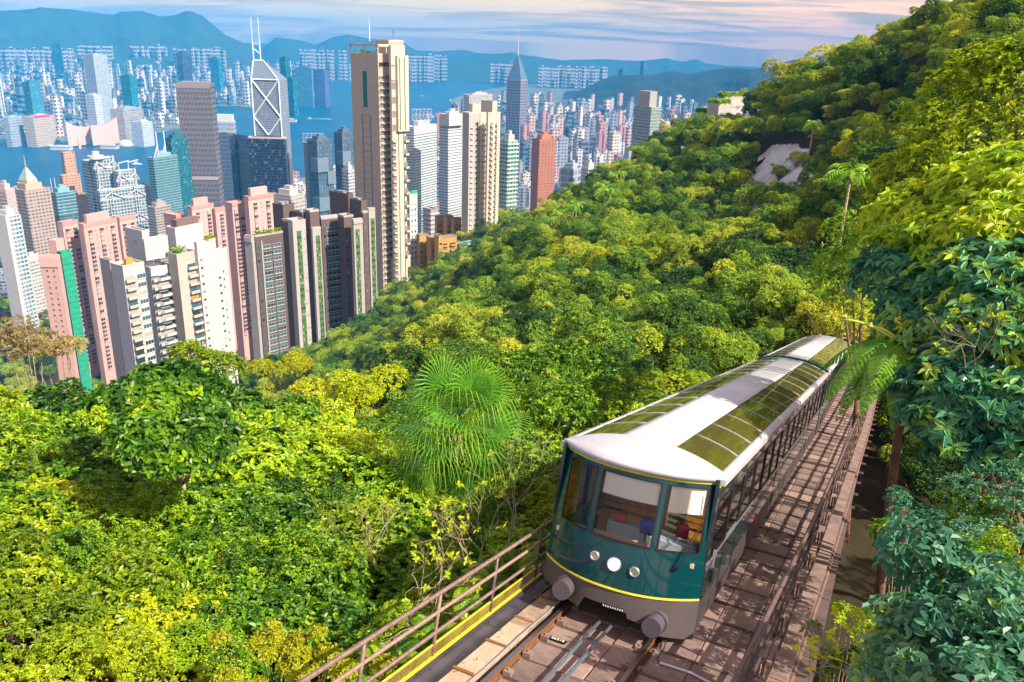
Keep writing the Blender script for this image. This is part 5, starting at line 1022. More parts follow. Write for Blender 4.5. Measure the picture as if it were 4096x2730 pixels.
def grid(v, face, us, ztop, pitch, n_, w, h, kind, gm, wm, name='window', ybot=None, skip=0., off=0.):
    """windows at fractions us across the face, rows downwards from ztop metres under the roof"""
    W = v['wr'] if face == 'R' else v['wl']; me = wmesh(kind, w, h, gm[0], wm); g = np.random.default_rng(int(abs(W*100)) % 9999); c_ = 0
    alt = [wmesh(kind, w, h, q, wm) for q in gm]
    for i in range(n_):
        z = v['h']-ztop-i*pitch
        if z < 3: break
        if ybot is not None:
            q = v['M']@Vector((0, 0, z)); 
            if proj(q)[1]*K > ybot: break
        for u in us:
            if g.random() < skip: continue
            p = (u*W, -off, z) if face == 'R' else (-off, u*W, z); M = Matrix.Translation(p)@(Matrix.Identity(4) if face == 'R' else Matrix.Rotation(-math.pi/2, 4, 'Z'))
            link(name, alt[g.integers(len(alt))], v['o'], M); c_ += 1
    return c_
def strip(v, face, u0, u1, z0, z1, m, nm='panel', out=.12, name_mat=None):
    W = v['wr'] if face == 'R' else v['wl']; h = v['h']; B = MB()
    if face == 'R': B.box(u0*W, u1*W, -out, 0, h-z1, h-z0)
    else: B.box(-out, 0, u0*W, u1*W, h-z1, h-z0)
    return B.obj(nm, m, v['o'])
def bands(v, pitch, th, out, m, ztop=3., n_=80, nm='floor_band', ybot=None):
    B = MB(); wr, wl = v['wr'], v['wl']; B.box(-out, wr+out, -out, 0, 0, th); B.box(-out, 0, 0, wl+out, 0, th); me = B.mesh(nm, m)
    for i in range(n_):
        z = v['h']-ztop-i*pitch
        if z < 2 or (ybot and proj(v['M']@Vector((0, 0, z)))[1]*K > ybot): break
        link(nm, me, v['o'], Matrix.Translation((0, 0, z)))
def fins(v, face, n_, w, out, m, nm='mullion', z0=0, z1=None):
    W = v['wr'] if face == 'R' else v['wl']; B = MB(); z1 = v['h'] if z1 is None else v['h']-z1
    if face == 'R': B.box(-w/2, w/2, -out, 0, z0, z1)
    else: B.box(-out, 0, -w/2, w/2, z0, z1)
    me = B.mesh(nm, m)
    for i in range(n_+1): link(nm, me, v['o'], Matrix.Translation((i*W/n_, 0, 0) if face == 'R' else (0, i*W/n_, 0)))
def rooftop(v, things, m):
    """boxes on a roof: (x0,x1,y0,y1 fractions, height)"""
    for (a, b_, c, d_, h) in things:
        B = MB(); B.box(a*v['wr'], b_*v['wr'], c*v['wl'], d_*v['wl'], v['h'], v['h']+h); B.obj('plant_room', m, v['o'])
def hedge(v, x0, x1, y0, y1, n_=130, hh=2.0, seed=1):
    g = np.random.default_rng(seed); P = np.stack([g.uniform(x0*v['wr'], x1*v['wr'], n_), g.uniform(y0*v['wl'], y1*v['wl'], n_), v['h']+.5+g.uniform(0, hh, n_)], 1)
    V, Q, t = clustered(P, nrm(g.normal(size=(n_, 3))+np.array([0, 0, .5])), g, 5, .7, .45, .2, .2, .6, True); link('roof_garden', raw_mesh('roof_garden', V, Q, M_leaf, tint=t), v['o'])
wm_ = lambda nm, c, r=.75, na=.12: mat(nm, tuple(.74*q for q in c), r, nscale=.35, namp=na)
C_pink = wm_('pink_render', (.76, .47, .43)); C_pinkd = wm_('pink_trim', (.66, .34, .30)); C_white = wm_('white_render', (.70, .68, .68)); C_white2 = wm_('offwhite_render', (.62, .57, .52))
C_beige = wm_('beige_stone', (.62, .50, .40)); C_beigel = wm_('cream_stone', (.72, .62, .50)); C_brown = wm_('brown_tile', (.17, .115, .105)); C_palegrey = wm_('pale_grey_panel', (.55, .50, .49)); C_green = wm_('green_panel', (.10, .22, .04)); C_yel = wm_('ochre_render', (.62, .36, .10)); C_grey = wm_('grey_render', (.38, .38, .40)); C_roof = wm_('roof_screed', (.34, .27, .23), .9, .3)
W_dark = mat('window_dark', (.03, .045, .055), .12); W_blue = mat('window_blue', (.05, .12, .17), .1); W_teal = mat('window_teal', (.015, .13, .12), .12); W_pale = mat('window_curtain', (.38, .36, .30), .5); W_louv = mat('louvre_grey', (.22, .18, .17), .6); W_amb = mat('window_amber', (.45, .25, .05), .4)
GL = [W_dark, W_dark, W_blue, W_pale]; GT = [W_teal, W_teal, W_dark]; GB = [W_blue, W_dark, W_blue, W_teal]
# --- white stepped block, nearest on the left
r = bld('apartment_tower', 'white stepped apartment block with stair balconies, punched windows and roof tanks', 'tower', 300, 620, 310)
v = vol(r, 252, 604, 316, 62, 229, 262, C_palegrey); v = vol(r, 282, 617, 305, 58, 254, 331, C_white, roofm=C_white2)
grid(v, 'R', (.26,), 4, 3.1, 40, 3.6, 1.7, 'balcony', GL+[W_amb], C_white2, ybot=900); grid(v, 'R', (.55,), 5.2, 3.1, 40, 1.1, .9, 'plain', GL, C_white, ybot=900); grid(v, 'R', (.80,), 4, 3.1, 40, 3.4, 1.7, 'mull', GL, C_white, ybot=900)
B_ = MB(); B_.box(v['wr']*.30, v['wr']*.62, v['wl']*.2, v['wl']*.45, v['h'], v['h']+2.6); B_.obj('roof_hut', mat('orange_paint', (.60, .28, .05), .6), v['o'])
v = vol(r, 326, 536, 322, 58, 286, 342, C_white, 'lift_core'); grid(v, 'L', (.4,), 4, 9, 1, 2.6, 1.5, 'plain', [W_pale], C_white)
v = vol(r, 331, 555, 318, 62, 325, 385, C_white, 'water_tank', bottom=at_d(331/K, 600/K, 318)[2]); grid(v, 'R', (), 0, 3, 1, 1, 1, 'plain', GL, C_white)
v = vol(r, 346, 621, 318, 62, 330, 392, C_white, 'stair_wing'); grid(v, 'R', (.52,), 3.4, 3.1, 40, 7.6, 1.5, 'balcony', GL, C_white, ybot=920, name='balcony'); grid(v, 'R', (.14,), 3.0, 3.1, 40, 2.6, 1.3, 'zig', GL, C_palegrey, ybot=920, name='balcony')
grid(v, 'R', (.90,), 3.0, 3.1, 40, 2.6, 1.6, 'zig', GL, C_palegrey, ybot=900, name='stair_opening')
v = vol(r, 406, 590, 316, 56, 385, 450, C_white2); grid(v, 'R', (.70,), 4.5, 3.1, 40, 3.4, 1.7, 'balcony', GL+[W_amb], C_white2, ybot=860, name='balcony'); hedge(v, .05, .6, .1, .9, 60, 2.2, 5)
v = vol(r, 402, 529, 326, 52, 381, 464, C_white); grid(v, 'R', (.62,), 12, 6.0, 2, 1.8, 1.8, 'plain', [W_louv], C_white); rooftop(v, [(.15, .95, .2, .8, 3.2)], mat('rust_roof', (.20, .13, .11), .8, nscale=1))
v = vol(r, 452, 562, 319, 50, 446, 495, C_white); hedge(v, .45, .95, .05, .5, 50, 1.6, 8); grid(v, 'R', (.15,), 6, 3.1, 34, 1.3, 1.1, 'plain', [W_louv, W_dark], C_white, ybot=850)
v = vol(r, 460, 590, 320, 48, 449, 521, C_white)
grid(v, 'R', (.2, ), 9, 3.1, 32, .7, .9, 'plain', GL, C_white, ybot=850); grid(v, 'R', (.45, .80), 8, 3.1, 32, .8, 1.2, 'plain', GL, C_white, ybot=840, skip=.15); grid(v, 'R', (.62,), 10, 3.1, 32, 2.0, 1.1, 'plain', GL, C_white, ybot=840)
# --- pink towers
def pink(label, D, vols, ybot, grp='pink apartment towers with bay windows', rot=52):
    r = bld('apartment_tower', label, 'tower', vols[0][0], vols[0][1], D, grp)
    for i, (xm, yt, xl, xr, dd, cR, cL) in enumerate(vols):
        v = vol(r, xm, yt, D+dd, rot, xl, xr, C_pink, roofm=C_pinkd)
        if cR: grid(v, 'R', [(j+.5)/cR for j in range(cR)], 5, 2.9, 70, 2.7, 2.0, 'bay', [W_dark, W_dark, W_blue, W_dark, W_pale], C_pink, ybot=ybot); grid(v, 'R', [j/cR for j in range(1, cR)], 5, 2.9, 70, .8, 1.0, 'plain', GL, C_pinkd, ybot=ybot)
        if cL: grid(v, 'L', [(j+.5)/cL for j in range(cL)], 5, 2.9, 70, .7, 1.1, 'plain', GL, C_pinkd, ybot=ybot, skip=.1)
        strip(v, 'R', 0, 1, 0, 1.6, C_pinkd, 'cornice', .3)
        if i == 1: rooftop(v, [(.15, .8, .2, .8, 6)], C_pink)
    return r
pink('leftmost pink tower with bay windows, behind the white stepped block', 600, [(143, 514, 131, 178, 12, 2, 0), (191, 518, 180, 268, 0, 3, 1), (274, 503, 268, 311, 16, 2, 0)], 850)
pink('pink apartment tower with satellite dishes on its roof, behind the white block', 655, [(404, 497, 376, 426, 0, 1, 0), (440, 478, 430, 490, -8, 2, 0), (494, 482, 488, 521, 0, 1, 0)], 620)
pink('pink apartment tower between the white block and the brown one', 600, [(533, 470, 516, 562, 0, 2, 1), (570, 455, 560, 628, -6, 2, 0)], 770)
r = bld('apartment_tower', 'pink tower wrapped in green scaffold netting at the far left', 'tower', 130, 585, 470)
v = vol(r, 131, 592, 470, 25, 89, 138, C_pink); grid(v, 'L', (.3, .65), 7, 3.0, 50, 1.0, 1.1, 'plain', GL, C_pinkd, ybot=860); strip(v, 'L', 0, 1, 0, 5, C_pink, 'crown_band', .5)
v = vol(r, 140, 583, 476, 62, 131, 164, mat('green_netting', (.02, .33, .20), .8, nscale=.3, namp=.3), 'net_wall'); bands(v, 3.0, .25, .15, mat('net_tie', (.02, .22, .16), .8), 3, 44, ybot=860)
v = vol(r, 128, 556, 482, 40, 112, 146, C_pink, 'lift_core', bottom=None)
# --- brown and green complex
r = bld('apartment_tower', 'dark brown apartment complex with pale fins and green striped panels beside the woods', 'tower', 590, 540, 380)
def brownwing(xm, yt, D, xl, xr, rot, dark=True): return vol(r, xm, yt, D, rot, xl, xr, C_brown if dark else C_palegrey, roofm=C_palegrey)
v = brownwing(578, 547, 372, 561, 584, 40, False); strip(v, 'L', 0, 1, 0, 2, C_palegrey, 'cap', .4)
for q_ in range(8): strip(v, 'L', 0, 1, 12+q_*12, 12.15+q_*12, C_grey, 'panel_joint', .03)
v = brownwing(586, 545, 374, 580, 650, 60)
grid(v, 'R', (.08,), 5, 3.05, 44, 1.3, 1.6, 'plain', GB, C_brown, ybot=880); grid(v, 'R', (.42, .72), 5, 3.05, 44, 5.0, 1.8, 'mull', GB, C_white2, ybot=880); strip(v, 'R', .18, .22, 2, 120, C_palegrey, 'fin', .5); hedge(v, .0, 1, .0, .8, 120, 1.8, 3)
v = brownwing(668, 512, 380, 648, 672, 55); v = brownwing(672, 512, 378, 655, 702, 62, False)
strip(v, 'R', .28, .62, 4, 120, C_green); grid(v, 'R', (.36, .54), 7, 3.05, 44, .9, 1.4, 'plain', GL, C_green, ybot=860, off=.12); grid(v, 'R', (.85,), 8, 6.1, 22, 1.3, .5, 'plain', [W_louv], C_palegrey, ybot=860)
v = brownwing(712, 488, 385, 700, 733, 60); grid(v, 'R', (.4,), 7, 3.05, 44, .7, .9, 'plain', GL, C_brown, ybot=830)
v = brownwing(718, 528, 378, 714, 737, 62, False); strip(v, 'R', .35, .85, 3, 110, C_green); grid(v, 'R', (.45, .72), 6, 3.05, 44, .8, 1.3, 'plain', GL, C_green, ybot=830, off=.12)
v = brownwing(738, 505, 392, 733, 778, 64); grid(v, 'R', (.2,), 5, 3.05, 44, 1.6, 1.6, 'plain', GB, C_brown, ybot=830); grid(v, 'R', (.62,), 5, 3.05, 44, 6.4, 1.9, 'mull', GB, C_white2, ybot=830); rooftop(v, [(.0, 1, .1, .9, 1.5)], C_palegrey)
v = brownwing(790, 500, 386, 776, 812, 60); grid(v, 'R', (.25,), 5, 3.05, 44, 1.2, 1.0, 'plain', GL, C_brown, ybot=800)
v = brownwing(812, 508, 380, 808, 833, 62, False); strip(v, 'R', .2, .62, 4, 110, C_green); grid(v, 'R', (.3, .5), 6, 3.05, 44, .9, 1.4, 'plain', GL, C_green, ybot=780, off=.12); strip(v, 'R', 0, 1, 0, 1.4, C_palegrey, 'cap', .4)
v = brownwing(834, 490, 386, 830, 845, 60); grid(v, 'R', (.4,), 7, 3.05, 44, .7, .9, 'plain', GL, C_brown, ybot=780)
v = brownwing(847, 483, 388, 842, 862, 62, False); strip(v, 'R', .3, .85, 4, 110, C_green); grid(v, 'R', (.4, .7), 6, 3.05, 44, .8, 1.4, 'plain', GL, C_green, ybot=760, off=.12)
for (xm, yt, xl, xr, D, nm) in ((650, 475, 626, 676, 392, 'plant_room'), (694, 493, 668, 716, 388, 'plant_room'), (800, 450, 757, 812, 400, 'plant_room'), (830, 465, 800, 843, 395, 'plant_room')):
    v = vol(r, xm, yt, D, 48, xl, xr, C_brown, nm, bottom=at_d(xm/K, (yt+60)/K, D)[2]); rooftop(v, [(.2, .5, .3, .7, 1.5), (.6, .8, .3, .7, 1.5)], C_grey)
# --- the tall beige tower
r = bld('apartment_tower', 'very tall slim beige apartment tower rising above the skyline with a roof mast', 'tower', 868, 130, 450)
v = vol(r, 868, 127, 450, 42, 805, 900, C_beige, roofm=C_beigel)
HB = v['h']; strip(v, 'L', .42, .56, 8, 26, W_teal, 'slot_window', .15); strip(v, 'L', .30, .34, 30, HB-5, W_louv, 'reveal', .1); strip(v, 'L', .60, .64, 30, HB-5, W_louv, 'reveal', .1)
for i in range(26): strip(v, 'L', .34, .60, 30+i*3.7, 30.3+i*3.7, W_louv, 'reveal', .1)
grid(v, 'R', (.12, .46), 11, 3.5, 40, 2.6, 1.9, 'plain', [W_louv], C_beigel, ybot=690, name='louvre'); grid(v, 'R', (.30,), 11, 3.5, 40, 3.2, 2.0, 'mull', GT, C_beigel, ybot=690); grid(v, 'R', (.76,), 11, 3.5, 40, 4.0, 2.3, 'mull', GT, C_beigel, ybot=690)
grid(v, 'R', (.5,), 12.9, 3.5, 36, v['wr']*.8, .3, 'slab', GT, C_beigel, ybot=690, name='slab_edge')
grid(v, 'R', (.5,), 4.5, 4.0, 1, v['wr']*.9, 2.4, 'mull', GT, C_beigel)
# open roof pergola
B_ = MB(); h = v['h']; wr, wl = v['wr'], v['wl']; B_.box(-.3, .6, -.3, wl+.3, h+4.2, h+5.4); B_.box(-.3, wr*.75, wl-.6, wl+.3, h+4.2, h+5.4); B_.box(-.3, wr*.9, -.3, .6, h+4.2, h+5.4)
for (a, b_) in ((0, 0), (0, wl*.45), (0, wl-.5), (wr*.6, 0)): B_.box(a, a+.6, b_, b_+.6, h, h+4.2)
B_.obj('roof_pergola', C_beigel, v['o']); hedge(v, .02, .5, .1, .9, 70, 1.4, 9)
v = vol(r, 893, 96, 458, 42, 862, 927, C_beige, 'core_tower', roofm=C_beigel); strip(v, 'L', .25, .55, 8, 14, W_dark, 'vent', .1)
grid(v, 'L', (.12,), 14, 3.5, 50, 1.5, 1.4, 'plain', GT+[W_dark], C_beige, ybot=680)
B_ = MB(); B_.tube([(2, wl*.8, v['h']), (2, wl*.8, v['h']+7)], .35, 6); B_.tube([(2, wl*.8, v['h']+7), (2, wl*.8, v['h']+15)], [.2, .06], 6); B_.obj('mast', mat('pale_mast', (.6, .6, .6), .4), v['o'])
B_ = MB(); B_.tube([(8, 4, v['h']+1), (8, 4, v['h']+4), (6, 2, v['h']+5.5), (3, 0, v['h']+6)], .25, 5); B_.obj('davit', W_louv, v['o']); rooftop(v, [(.3, .9, .1, .9, 1.0)], C_beigel)
v2 = vol(r, 898, 108, 449, 46, 893, 930, C_beigel, 'bright_fin'); 
for a in (.42, .80): strip(v2, 'R', a, a+.05, 5, v2['h']-6, W_teal, 'slot_window', .12)
grid(v2, 'R', (.13,), 9, 7.4, 2, 2.2, 1.2, 'plain', [W_louv], C_beigel, name='louvre'); grid(v2, 'R', (.14,), 19, 7.0, 4, 2.4, 3.6, 'plain', [W_louv], C_beigel, name='louvre')
grid(v2, 'R', (.10,), 46, 3.5, 40, 3.0, 2.0, 'balcony', [W_louv, W_louv, W_pale], C_beigel, ybot=650, name='balcony')
B_ = MB(); q0, q1 = v2['h']-42, v2['h']-4; B_.box(v2['wr']*.30, v2['wr']+1.0, -1.6, 0, q0, q1); o_ = B_.obj('upper_bay', C_beigel, v2['o'])
for a in (.42, .78): B_ = MB(); B_.box(v2['wr']*a, v2['wr']*a+.5, -1.72, -1.6, q0+1, q1-1); B_.obj('slot_window', W_teal, v2['o'])
grid(v2, 'R', (1.0,), 46, 7.0, 12, 2.2, 3, 'balcony', [W_louv], C_beigel, ybot=600, name='balcony')
vb = vol(r, 905, 600, 452, 48, 893, 943, C_beigel, 'podium', bottom=None); grid(vb, 'R', (.2,), 4, 3.6, 5, 4, 2.2, 'mull', [W_louv, W_teal], C_beigel, ybot=690); grid(vb, 'R', (.65,), 4, 9, 1, 1, 6, 'plain', GT, C_beigel)
# slim white tower behind it
r = bld('apartment_tower', 'slim white tower with green safety net on its roof, behind the beige one', 'tower', 940, 450, 475)
v = vol(r, 941, 450, 475, 55, 922, 959, C_white); grid(v, 'R', (.3,), 5, 3.2, 40, .9, 1.5, 'plain', GL, C_white2, ybot=680); grid(v, 'R', (.72,), 5, 3.2, 40, 1.1, 1.6, 'plain', GL, C_white2, ybot=680)
B_ = MB(); B_.box(v['wr']*.3, v['wr'], 0, .4, v['h'], v['h']+3); B_.obj('safety_net', mat('net_green', (.03, .38, .10), .8), v['o'])
# ochre blocks
r = bld('apartment_block', 'low ochre yellow apartment block under the woods with ribbon windows', 'building', 985, 545, 470, 'ochre apartment blocks')
for xm, yt, xl, xr, D, ci in ((964, 543, 957, 985, 470, 2), (990, 549, 980, 1010, 462, 1), (1012, 548, 1005, 1050, 458, 2), (1008, 545, 998, 1018, 456, 1)):
    v = vol(r, xm, yt, D, 58, xl, xr, C_yel, roofm=C_roof); grid(v, 'R', [(j+.5)/ci for j in range(ci)], 4, 3.1, 16, v['wr']/ci*.62, 1.3, 'balcony' if ci == 2 else 'plain', [W_louv, W_dark, W_louv], C_yel, ybot=660)
r = bld('apartment_block', 'small golden ochre block with railed balconies above the lower ochre one', 'building', 1022, 505, 520, 'ochre apartment blocks')
for xm, yt, xl, xr, D in ((1004, 500, 999, 1025, 520), (1027, 500, 1018, 1042, 515), (1043, 505, 1036, 1060, 512)):
    v = vol(r, xm, yt, D, 56, xl, xr, C_yel, roofm=C_roof); grid(v, 'R', (.3, .7), 3.5, 3.1, 8, 2.0, 1.2, 'balcony', [W_dark, W_louv], C_yel, ybot=560)
r = bld('apartment_block', 'grey block with curved balconies left of the ochre ones', 'building', 985, 480, 560); v = vol(r, 990, 484, 560, 50, 972, 1006, C_grey); bands(v, 3.1, .9, .7, C_white, 3, 14); 
# cream tower
r = bld('apartment_tower', 'cream apartment tower with grey louvres right of the harbour office blocks, pool at its foot', 'tower', 1075, 250, 500)
v = vol(r, 1078, 262, 500, 45, 1063, 1100, C_palegrey, roofm=C_white); grid(v, 'R', (.3,), 8, 3.2, 40, 2.2, .25, 'slab', GT, C_beigel, ybot=560, name='slab_edge'); grid(v, 'R', (.82,), 6, 3.2, 40, 2.4, 1.9, 'mull', GT, C_white2, ybot=560); grid(v, 'R', (.15,), 7, 6.4, 20, .7, .9, 'plain', GL, C_white, ybot=560)
v = vol(r, 1086, 243, 506, 45, 1078, 1104, C_beigel); v = vol(r, 1104, 262, 510, 52, 1098, 1121, C_beigel); grid(v, 'R', (.35, .75), 6, 3.2, 40, 1.2, 1.4, 'plain', [W_dark, W_louv], C_beigel, ybot=560)
v = vol(r, 1122, 262, 500, 50, 1118, 1150, C_beigel); grid(v, 'R', (.3,), 6, 3.2, 40, 2.2, 1.8, 'balcony', [W_louv], C_beigel, ybot=520, name='balcony'); grid(v, 'R', (.7,), 6, 3.2, 40, 1.4, 1.4, 'balcony', [W_dark, W_louv], C_beigel, ybot=520, name='balcony')
v = vol(r, 1132, 236, 515, 50, 1106, 1143, C_beigel, 'plant_room')
r = bld('swimming_pool', 'turquoise rooftop swimming pool on white legs below the cream tower', 'pool', 1070, 560, 480); v = vol(r, 1062, 566, 478, 45, 1046, 1108, C_white2, 'pool_deck'); B_ = MB(); B_.box(1.0, v['wr']-3, 1, v['wl']-1, v['h']+.95, v['h']+1.0); B_.obj('water', mat('pool_water', (.01, .42, .42), .08), v['o'])
# teal striped and others along the valley mouth
def office(label, xm, yt, D, rot, xl, xr, wall, gl, pitch=3.4, ybot=None, fv=.62, name='office_tower', th=None, out=.35, nfR=0, nfL=0, top=None, group=None, bm=None, fu=.8, pu=3.0, cat_='tower'):
    r = bld(name, label, cat_, xm, yt, D, group); m = fmat('fac_%d_%d' % (xm, yt), wall, gl, pu, pitch, fu, fv)
    v = vol(r, xm, yt, D, rot, xl, xr, m, roofm=bm or wm_('trim_%d' % xm, wall)); b_ = bm or wm_('trim_%d' % xm, wall)
    if th: bands(v, pitch if D < 1300 else pitch*2, th, out, b_, 2.5, 60, ybot=ybot)
    if nfR: fins(v, 'R', nfR, .5, out+.15, b_)
    if nfL: fins(v, 'L', nfL, .5, out+.15, b_)
    rooftop(v, top or [(.2, .8, .2, .8, 5), (.35, .6, .3, .6, 8)], b_); return r, v
office('white tower with bright teal striped bay windows beside the cream tower', 1168, 326, 640, 50, 1150, 1190, (.60, .60, .56), (.01, .22, .18), 3.1, 505, .5, 'apartment_tower', 1.2, .8)
office('orange brown apartment tower with square windows behind the palms', 1240, 322, 880, 52, 1224, 1278, (.50, .20, .13), (.03, .10, .09), 3.1, 490, .45, 'apartment_tower', pu=4.2, fu=.4, th=.5)
office('pale blue-grey blank-sided block behind the woods', 1318, 390, 820, 30, 1290, 1336, (.42, .48, .56), (.20, .26, .34), 6.4, 450, .7, 'apartment_block', pu=9)
office('white apartment block with small windows at the edge of the woods', 1352, 388, 800, 50, 1336, 1372, (.68, .66, .62), (.15, .13, .12), 3.1, 450, .4, 'apartment_block', th=.5)
office('teal glass tower with grey horizontal bands rising over the wooded spur', 1497, 248, 900, 45, 1459, 1520, (.46, .44, .42), (.01, .20, .18), 3.2, 325, .5, 'apartment_tower', 1.0, .6, top=[(.1, .8, .2, .9, 16)])
r, v = office('white curved office tower with continuous window bands near the cream tower', 1030, 268, 1000, 40, 1010, 1066, (.66, .68, .70), (.10, .13, .16), 3.3, 480, .5, th=1.6, out=.5)
v = vol(r, 1032, 265, 995, 42, 1011, 1066, C_white, 'crown', bottom=at_d(1032/K, 290/K, 995)[2])
r, v = office('white office tower with green-tinted ribbon windows and a lattice sign frame on the roof', 951, 293, 1050, 32, 930, 1003, (.66, .66, .68), (.02, .14, .15), 3.3, 490, .6, th=1.4, out=.4, top=[(.3, .8, .3, .8, 6)])
def lattice(v, w, h, z0, m, nm='sign_frame'):
    B = MB(); 
    for i in range(6):
        x = -w/2+w*i/5; B.tube([(x, 0, 0), (x, 0, h)], .35, 4)
        if i < 5:
            x2 = -w/2+w*(i+1)/5; B.tube([(x, 0, 0), (x2, 0, h/2)], .25, 4); B.tube([(x2, 0, h/2), (x, 0, h)], .25, 4); B.tube([(x, 3, 0), (x, 0, h)], .25, 4)
    for q in (0, h/2, h): B.tube([(-w/2, 0, q), (w/2, 0, q)], .3, 4)
    link(nm, B.mesh(nm, m), v['o'], Matrix.Translation((v['wr']*.5, v['wl']*.35, v['h']+z0))@Matrix.Rotation(-.6, 4, 'Z'))
lattice(v, 26, 14, 6, mat('lattice_grey', (.45, .47, .5), .5)); strip(v, 'R', 0, 1, 0, 7, C_white, 'crown_band', .5)
office('round-topped white podium tower partly hidden left of the beige tower', 800, 392, 900, 45, 786, 815, (.62, .62, .66), (.12, .14, .2), 3.4, 490, .5, th=1.2)
r, v = office('brown office slab with a lattice frame on its roof behind the twin glass towers', 712, 330, 1420, 50, 697, 740, (.42, .26, .20), (.10, .09, .10), 3.4, 490, .5, th=.8); lattice(v, 34, 14, 1, mat('lattice_grey', (.45, .47, .5), .5))
for lab, xm, xl, xr, yt, D in (('left of the twin blue mirror-glass towers with bulging stacked sections', 728, 706, 762, 322, 1360), ('right of the twin blue mirror-glass towers, beside the tall beige tower', 786, 768, 811, 305, 1400)):
    r, v = office(lab, xm, yt, D, 48, xl, xr, (.13, .18, .24), (.06, .11, .17), 3.6, 480, .7, th=.7, out=.5, nfR=6, nfL=5, group='twin mirror-glass towers'); H_ = v['h']
    for q in range(3):
        a = .12+.3*q; B_ = MB(); B_.box(-3.5, v['wr']*.6, -3.5, v['wl']*.6, H_*(.88-a), H_*(.88-a)+22); B_.obj('bulging_section', fmat('lip', (.20, .27, .34), (.05, .09, .14), 3, 3.6, .8, .7), v['o'])
        B_ = MB(); B_.box(v['wr']*.55, v['wr']+3, -3, v['wl']*.5, H_*(.78-a), H_*(.78-a)+20); B_.obj('bulging_section', fmat('lip', (.20, .27, .34), (.05, .09, .14), 3, 3.6, .8, .7), v['o'])
# --- harbour office towers
r, v = office('dark grey-brown square office tower with fine horizontal grid', 482, 194, 1400, 12, 403, 492, (.17, .14, .16), (.035, .045, .07), 3.9, 495, .5, th=1.0, out=.5, nfL=24, top=[(.1, .9, .1, .9, 3)], bm=mat('bronze_grid', (.26, .22, .23), .45)); strip(v, 'L', 0, 1, 0, 6, mat('bronze_grid'+'', (.26, .22, .23)), 'crown_band', .6); strip(v, 'L', 0, 1, 140, 145, C_beige, 'plant_floor', .6)
B_ = MB(); B_.tube([(10, 20, v['h']+3), (10, 20, v['h']+9), (4, 14, v['h']+11)], .8, 5); B_.obj('roof_crane', C_white, v['o'])
r, v = office('blue glass tower with a pale white grid of window frames', 535, 280, 1650, 14, 488, 541, (.40, .45, .52), (.03, .16, .42), 3.8, 470, .6, th=.9, out=.4, nfL=16, bm=mat('pale_grid', (.55, .60, .66), .45), top=[(.05, .95, .05, .95, 12)])
r, v = office('broad dark navy glass office block in front of the cross-braced tower', 654, 320, 1150, 14, 571, 658, (.035, .045, .085), (.012, .02, .05), 3.8, 455, .8, th=.35, out=.25, bm=mat('navy_frame', (.05, .06, .10), .3), top=[(.1, .5, .1, .9, 3), (.5, .9, .3, .6, 4)])
B_ = MB(); B_.box(-.5, v['wr'], -.5, v['wl']+.5, v['h'], v['h']+2.2); B_.obj('roof_rim', mat('warm_stone_rim', (.50, .42, .38), .6), v['o'])
vv = vol(r, 575, 316, 1170, 60, 541, 580, fmat('navyside', (.10, .11, .16), (.04, .05, .09), 3, 3.8, .7, .6), 'side_wing')
office('slim blue glass tower tucked left of the navy block', 541, 322, 1200, 30, 527, 549, (.05, .08, .13), (.02, .06, .12), 3.8, 460, .7, th=.4)
office('curved dark glass tower edge right of the navy block', 664, 366, 1190, 40, 655, 671, (.16, .17, .22), (.03, .04, .07), 3.6, 450, .6, th=1.0)
# cross-braced tower
r = bld('office_tower', 'white cross-braced triangular-topped skyscraper with two masts by the harbour', 'tower', 640, 184, 1510)
m_boc = fmat('boc', (.34, .36, .42), (.12, .16, .24), 2.6, 3.9, .72, .68, var=.2); P, Bd, Ad = frame_at(640, 184, 1510, 18); wl = solve_w(P, Ad, 577); z0 = 0; h = P[2]; dep = wl
M = Matrix([[Bd[0], Ad[0], 0, P[0]], [Bd[1], Ad[1], 0, P[1]], [0, 0, 1, z0], [0, 0, 0, 1]]); Mi = r.matrix_world.inverted()@M
o_ = link('shaft', boxes_mesh('shaft', [(0, 0, 0, 1, 0, 0, 1, dep, wl, h)], [m_boc]), r, Mi); hp = h+30
B_ = MB(); B_.add([(0, 0, h), (dep, 0, h), (dep, wl, h), (0, wl, h), (dep*.35, wl*.62, hp), (dep*.35, wl, hp)], [(0, 1, 4), (0, 4, 5, 3), (1, 2, 5, 4)][0:0]+[(0, 4, 5, 3), (1, 4, 0), (1, 2, 5, 4), (2, 3, 5)]); me_ = B_.mesh('prism_top', mat('boc_top', (.16, .20, .27), .25)); link('prism_top', me_, r, Mi)
Wt = mat('white_bracing', (.80, .80, .82), .4)
def brace(p, q, r_=1.1, nm='brace'):
    B = MB(); B.tube([p, q], r_, 4); link(nm, B.mesh(nm, Wt), r, Mi)
e = -.8; seg = wl*1.30
for (y0, y1) in ((0, 0), (wl, wl)): brace((e, y0, 0), (e, y1, h))
brace((e, 0, h), (e, wl, h)); brace((e, 0, h), (dep*.35, wl*.62, hp)); brace((dep*.35, wl*.62, hp), (dep*.35, wl, hp)); brace((dep*.35, wl, hp), (e, wl, h))
for i in range(4):
    zt = h-i*seg; zb = zt-seg; brace((e, 0, zt), (e, wl, zb)); brace((e, wl, zt), (e, 0, zb))
for y_ in (wl*.72, wl*.98):
    brace((dep*.35, y_, hp-2), (dep*.35, y_, hp+30), .9, 'mast'); brace((dep*.35, y_, hp+30), (dep*.35, y_, hp+68), .45, 'mast')
brace((dep*.35, wl*.72, hp+26), (dep*.35, wl*.98, hp+26), .6); brace((dep*.35, wl*.72, hp+10), (dep*.35, wl*.98, hp+20), .6)
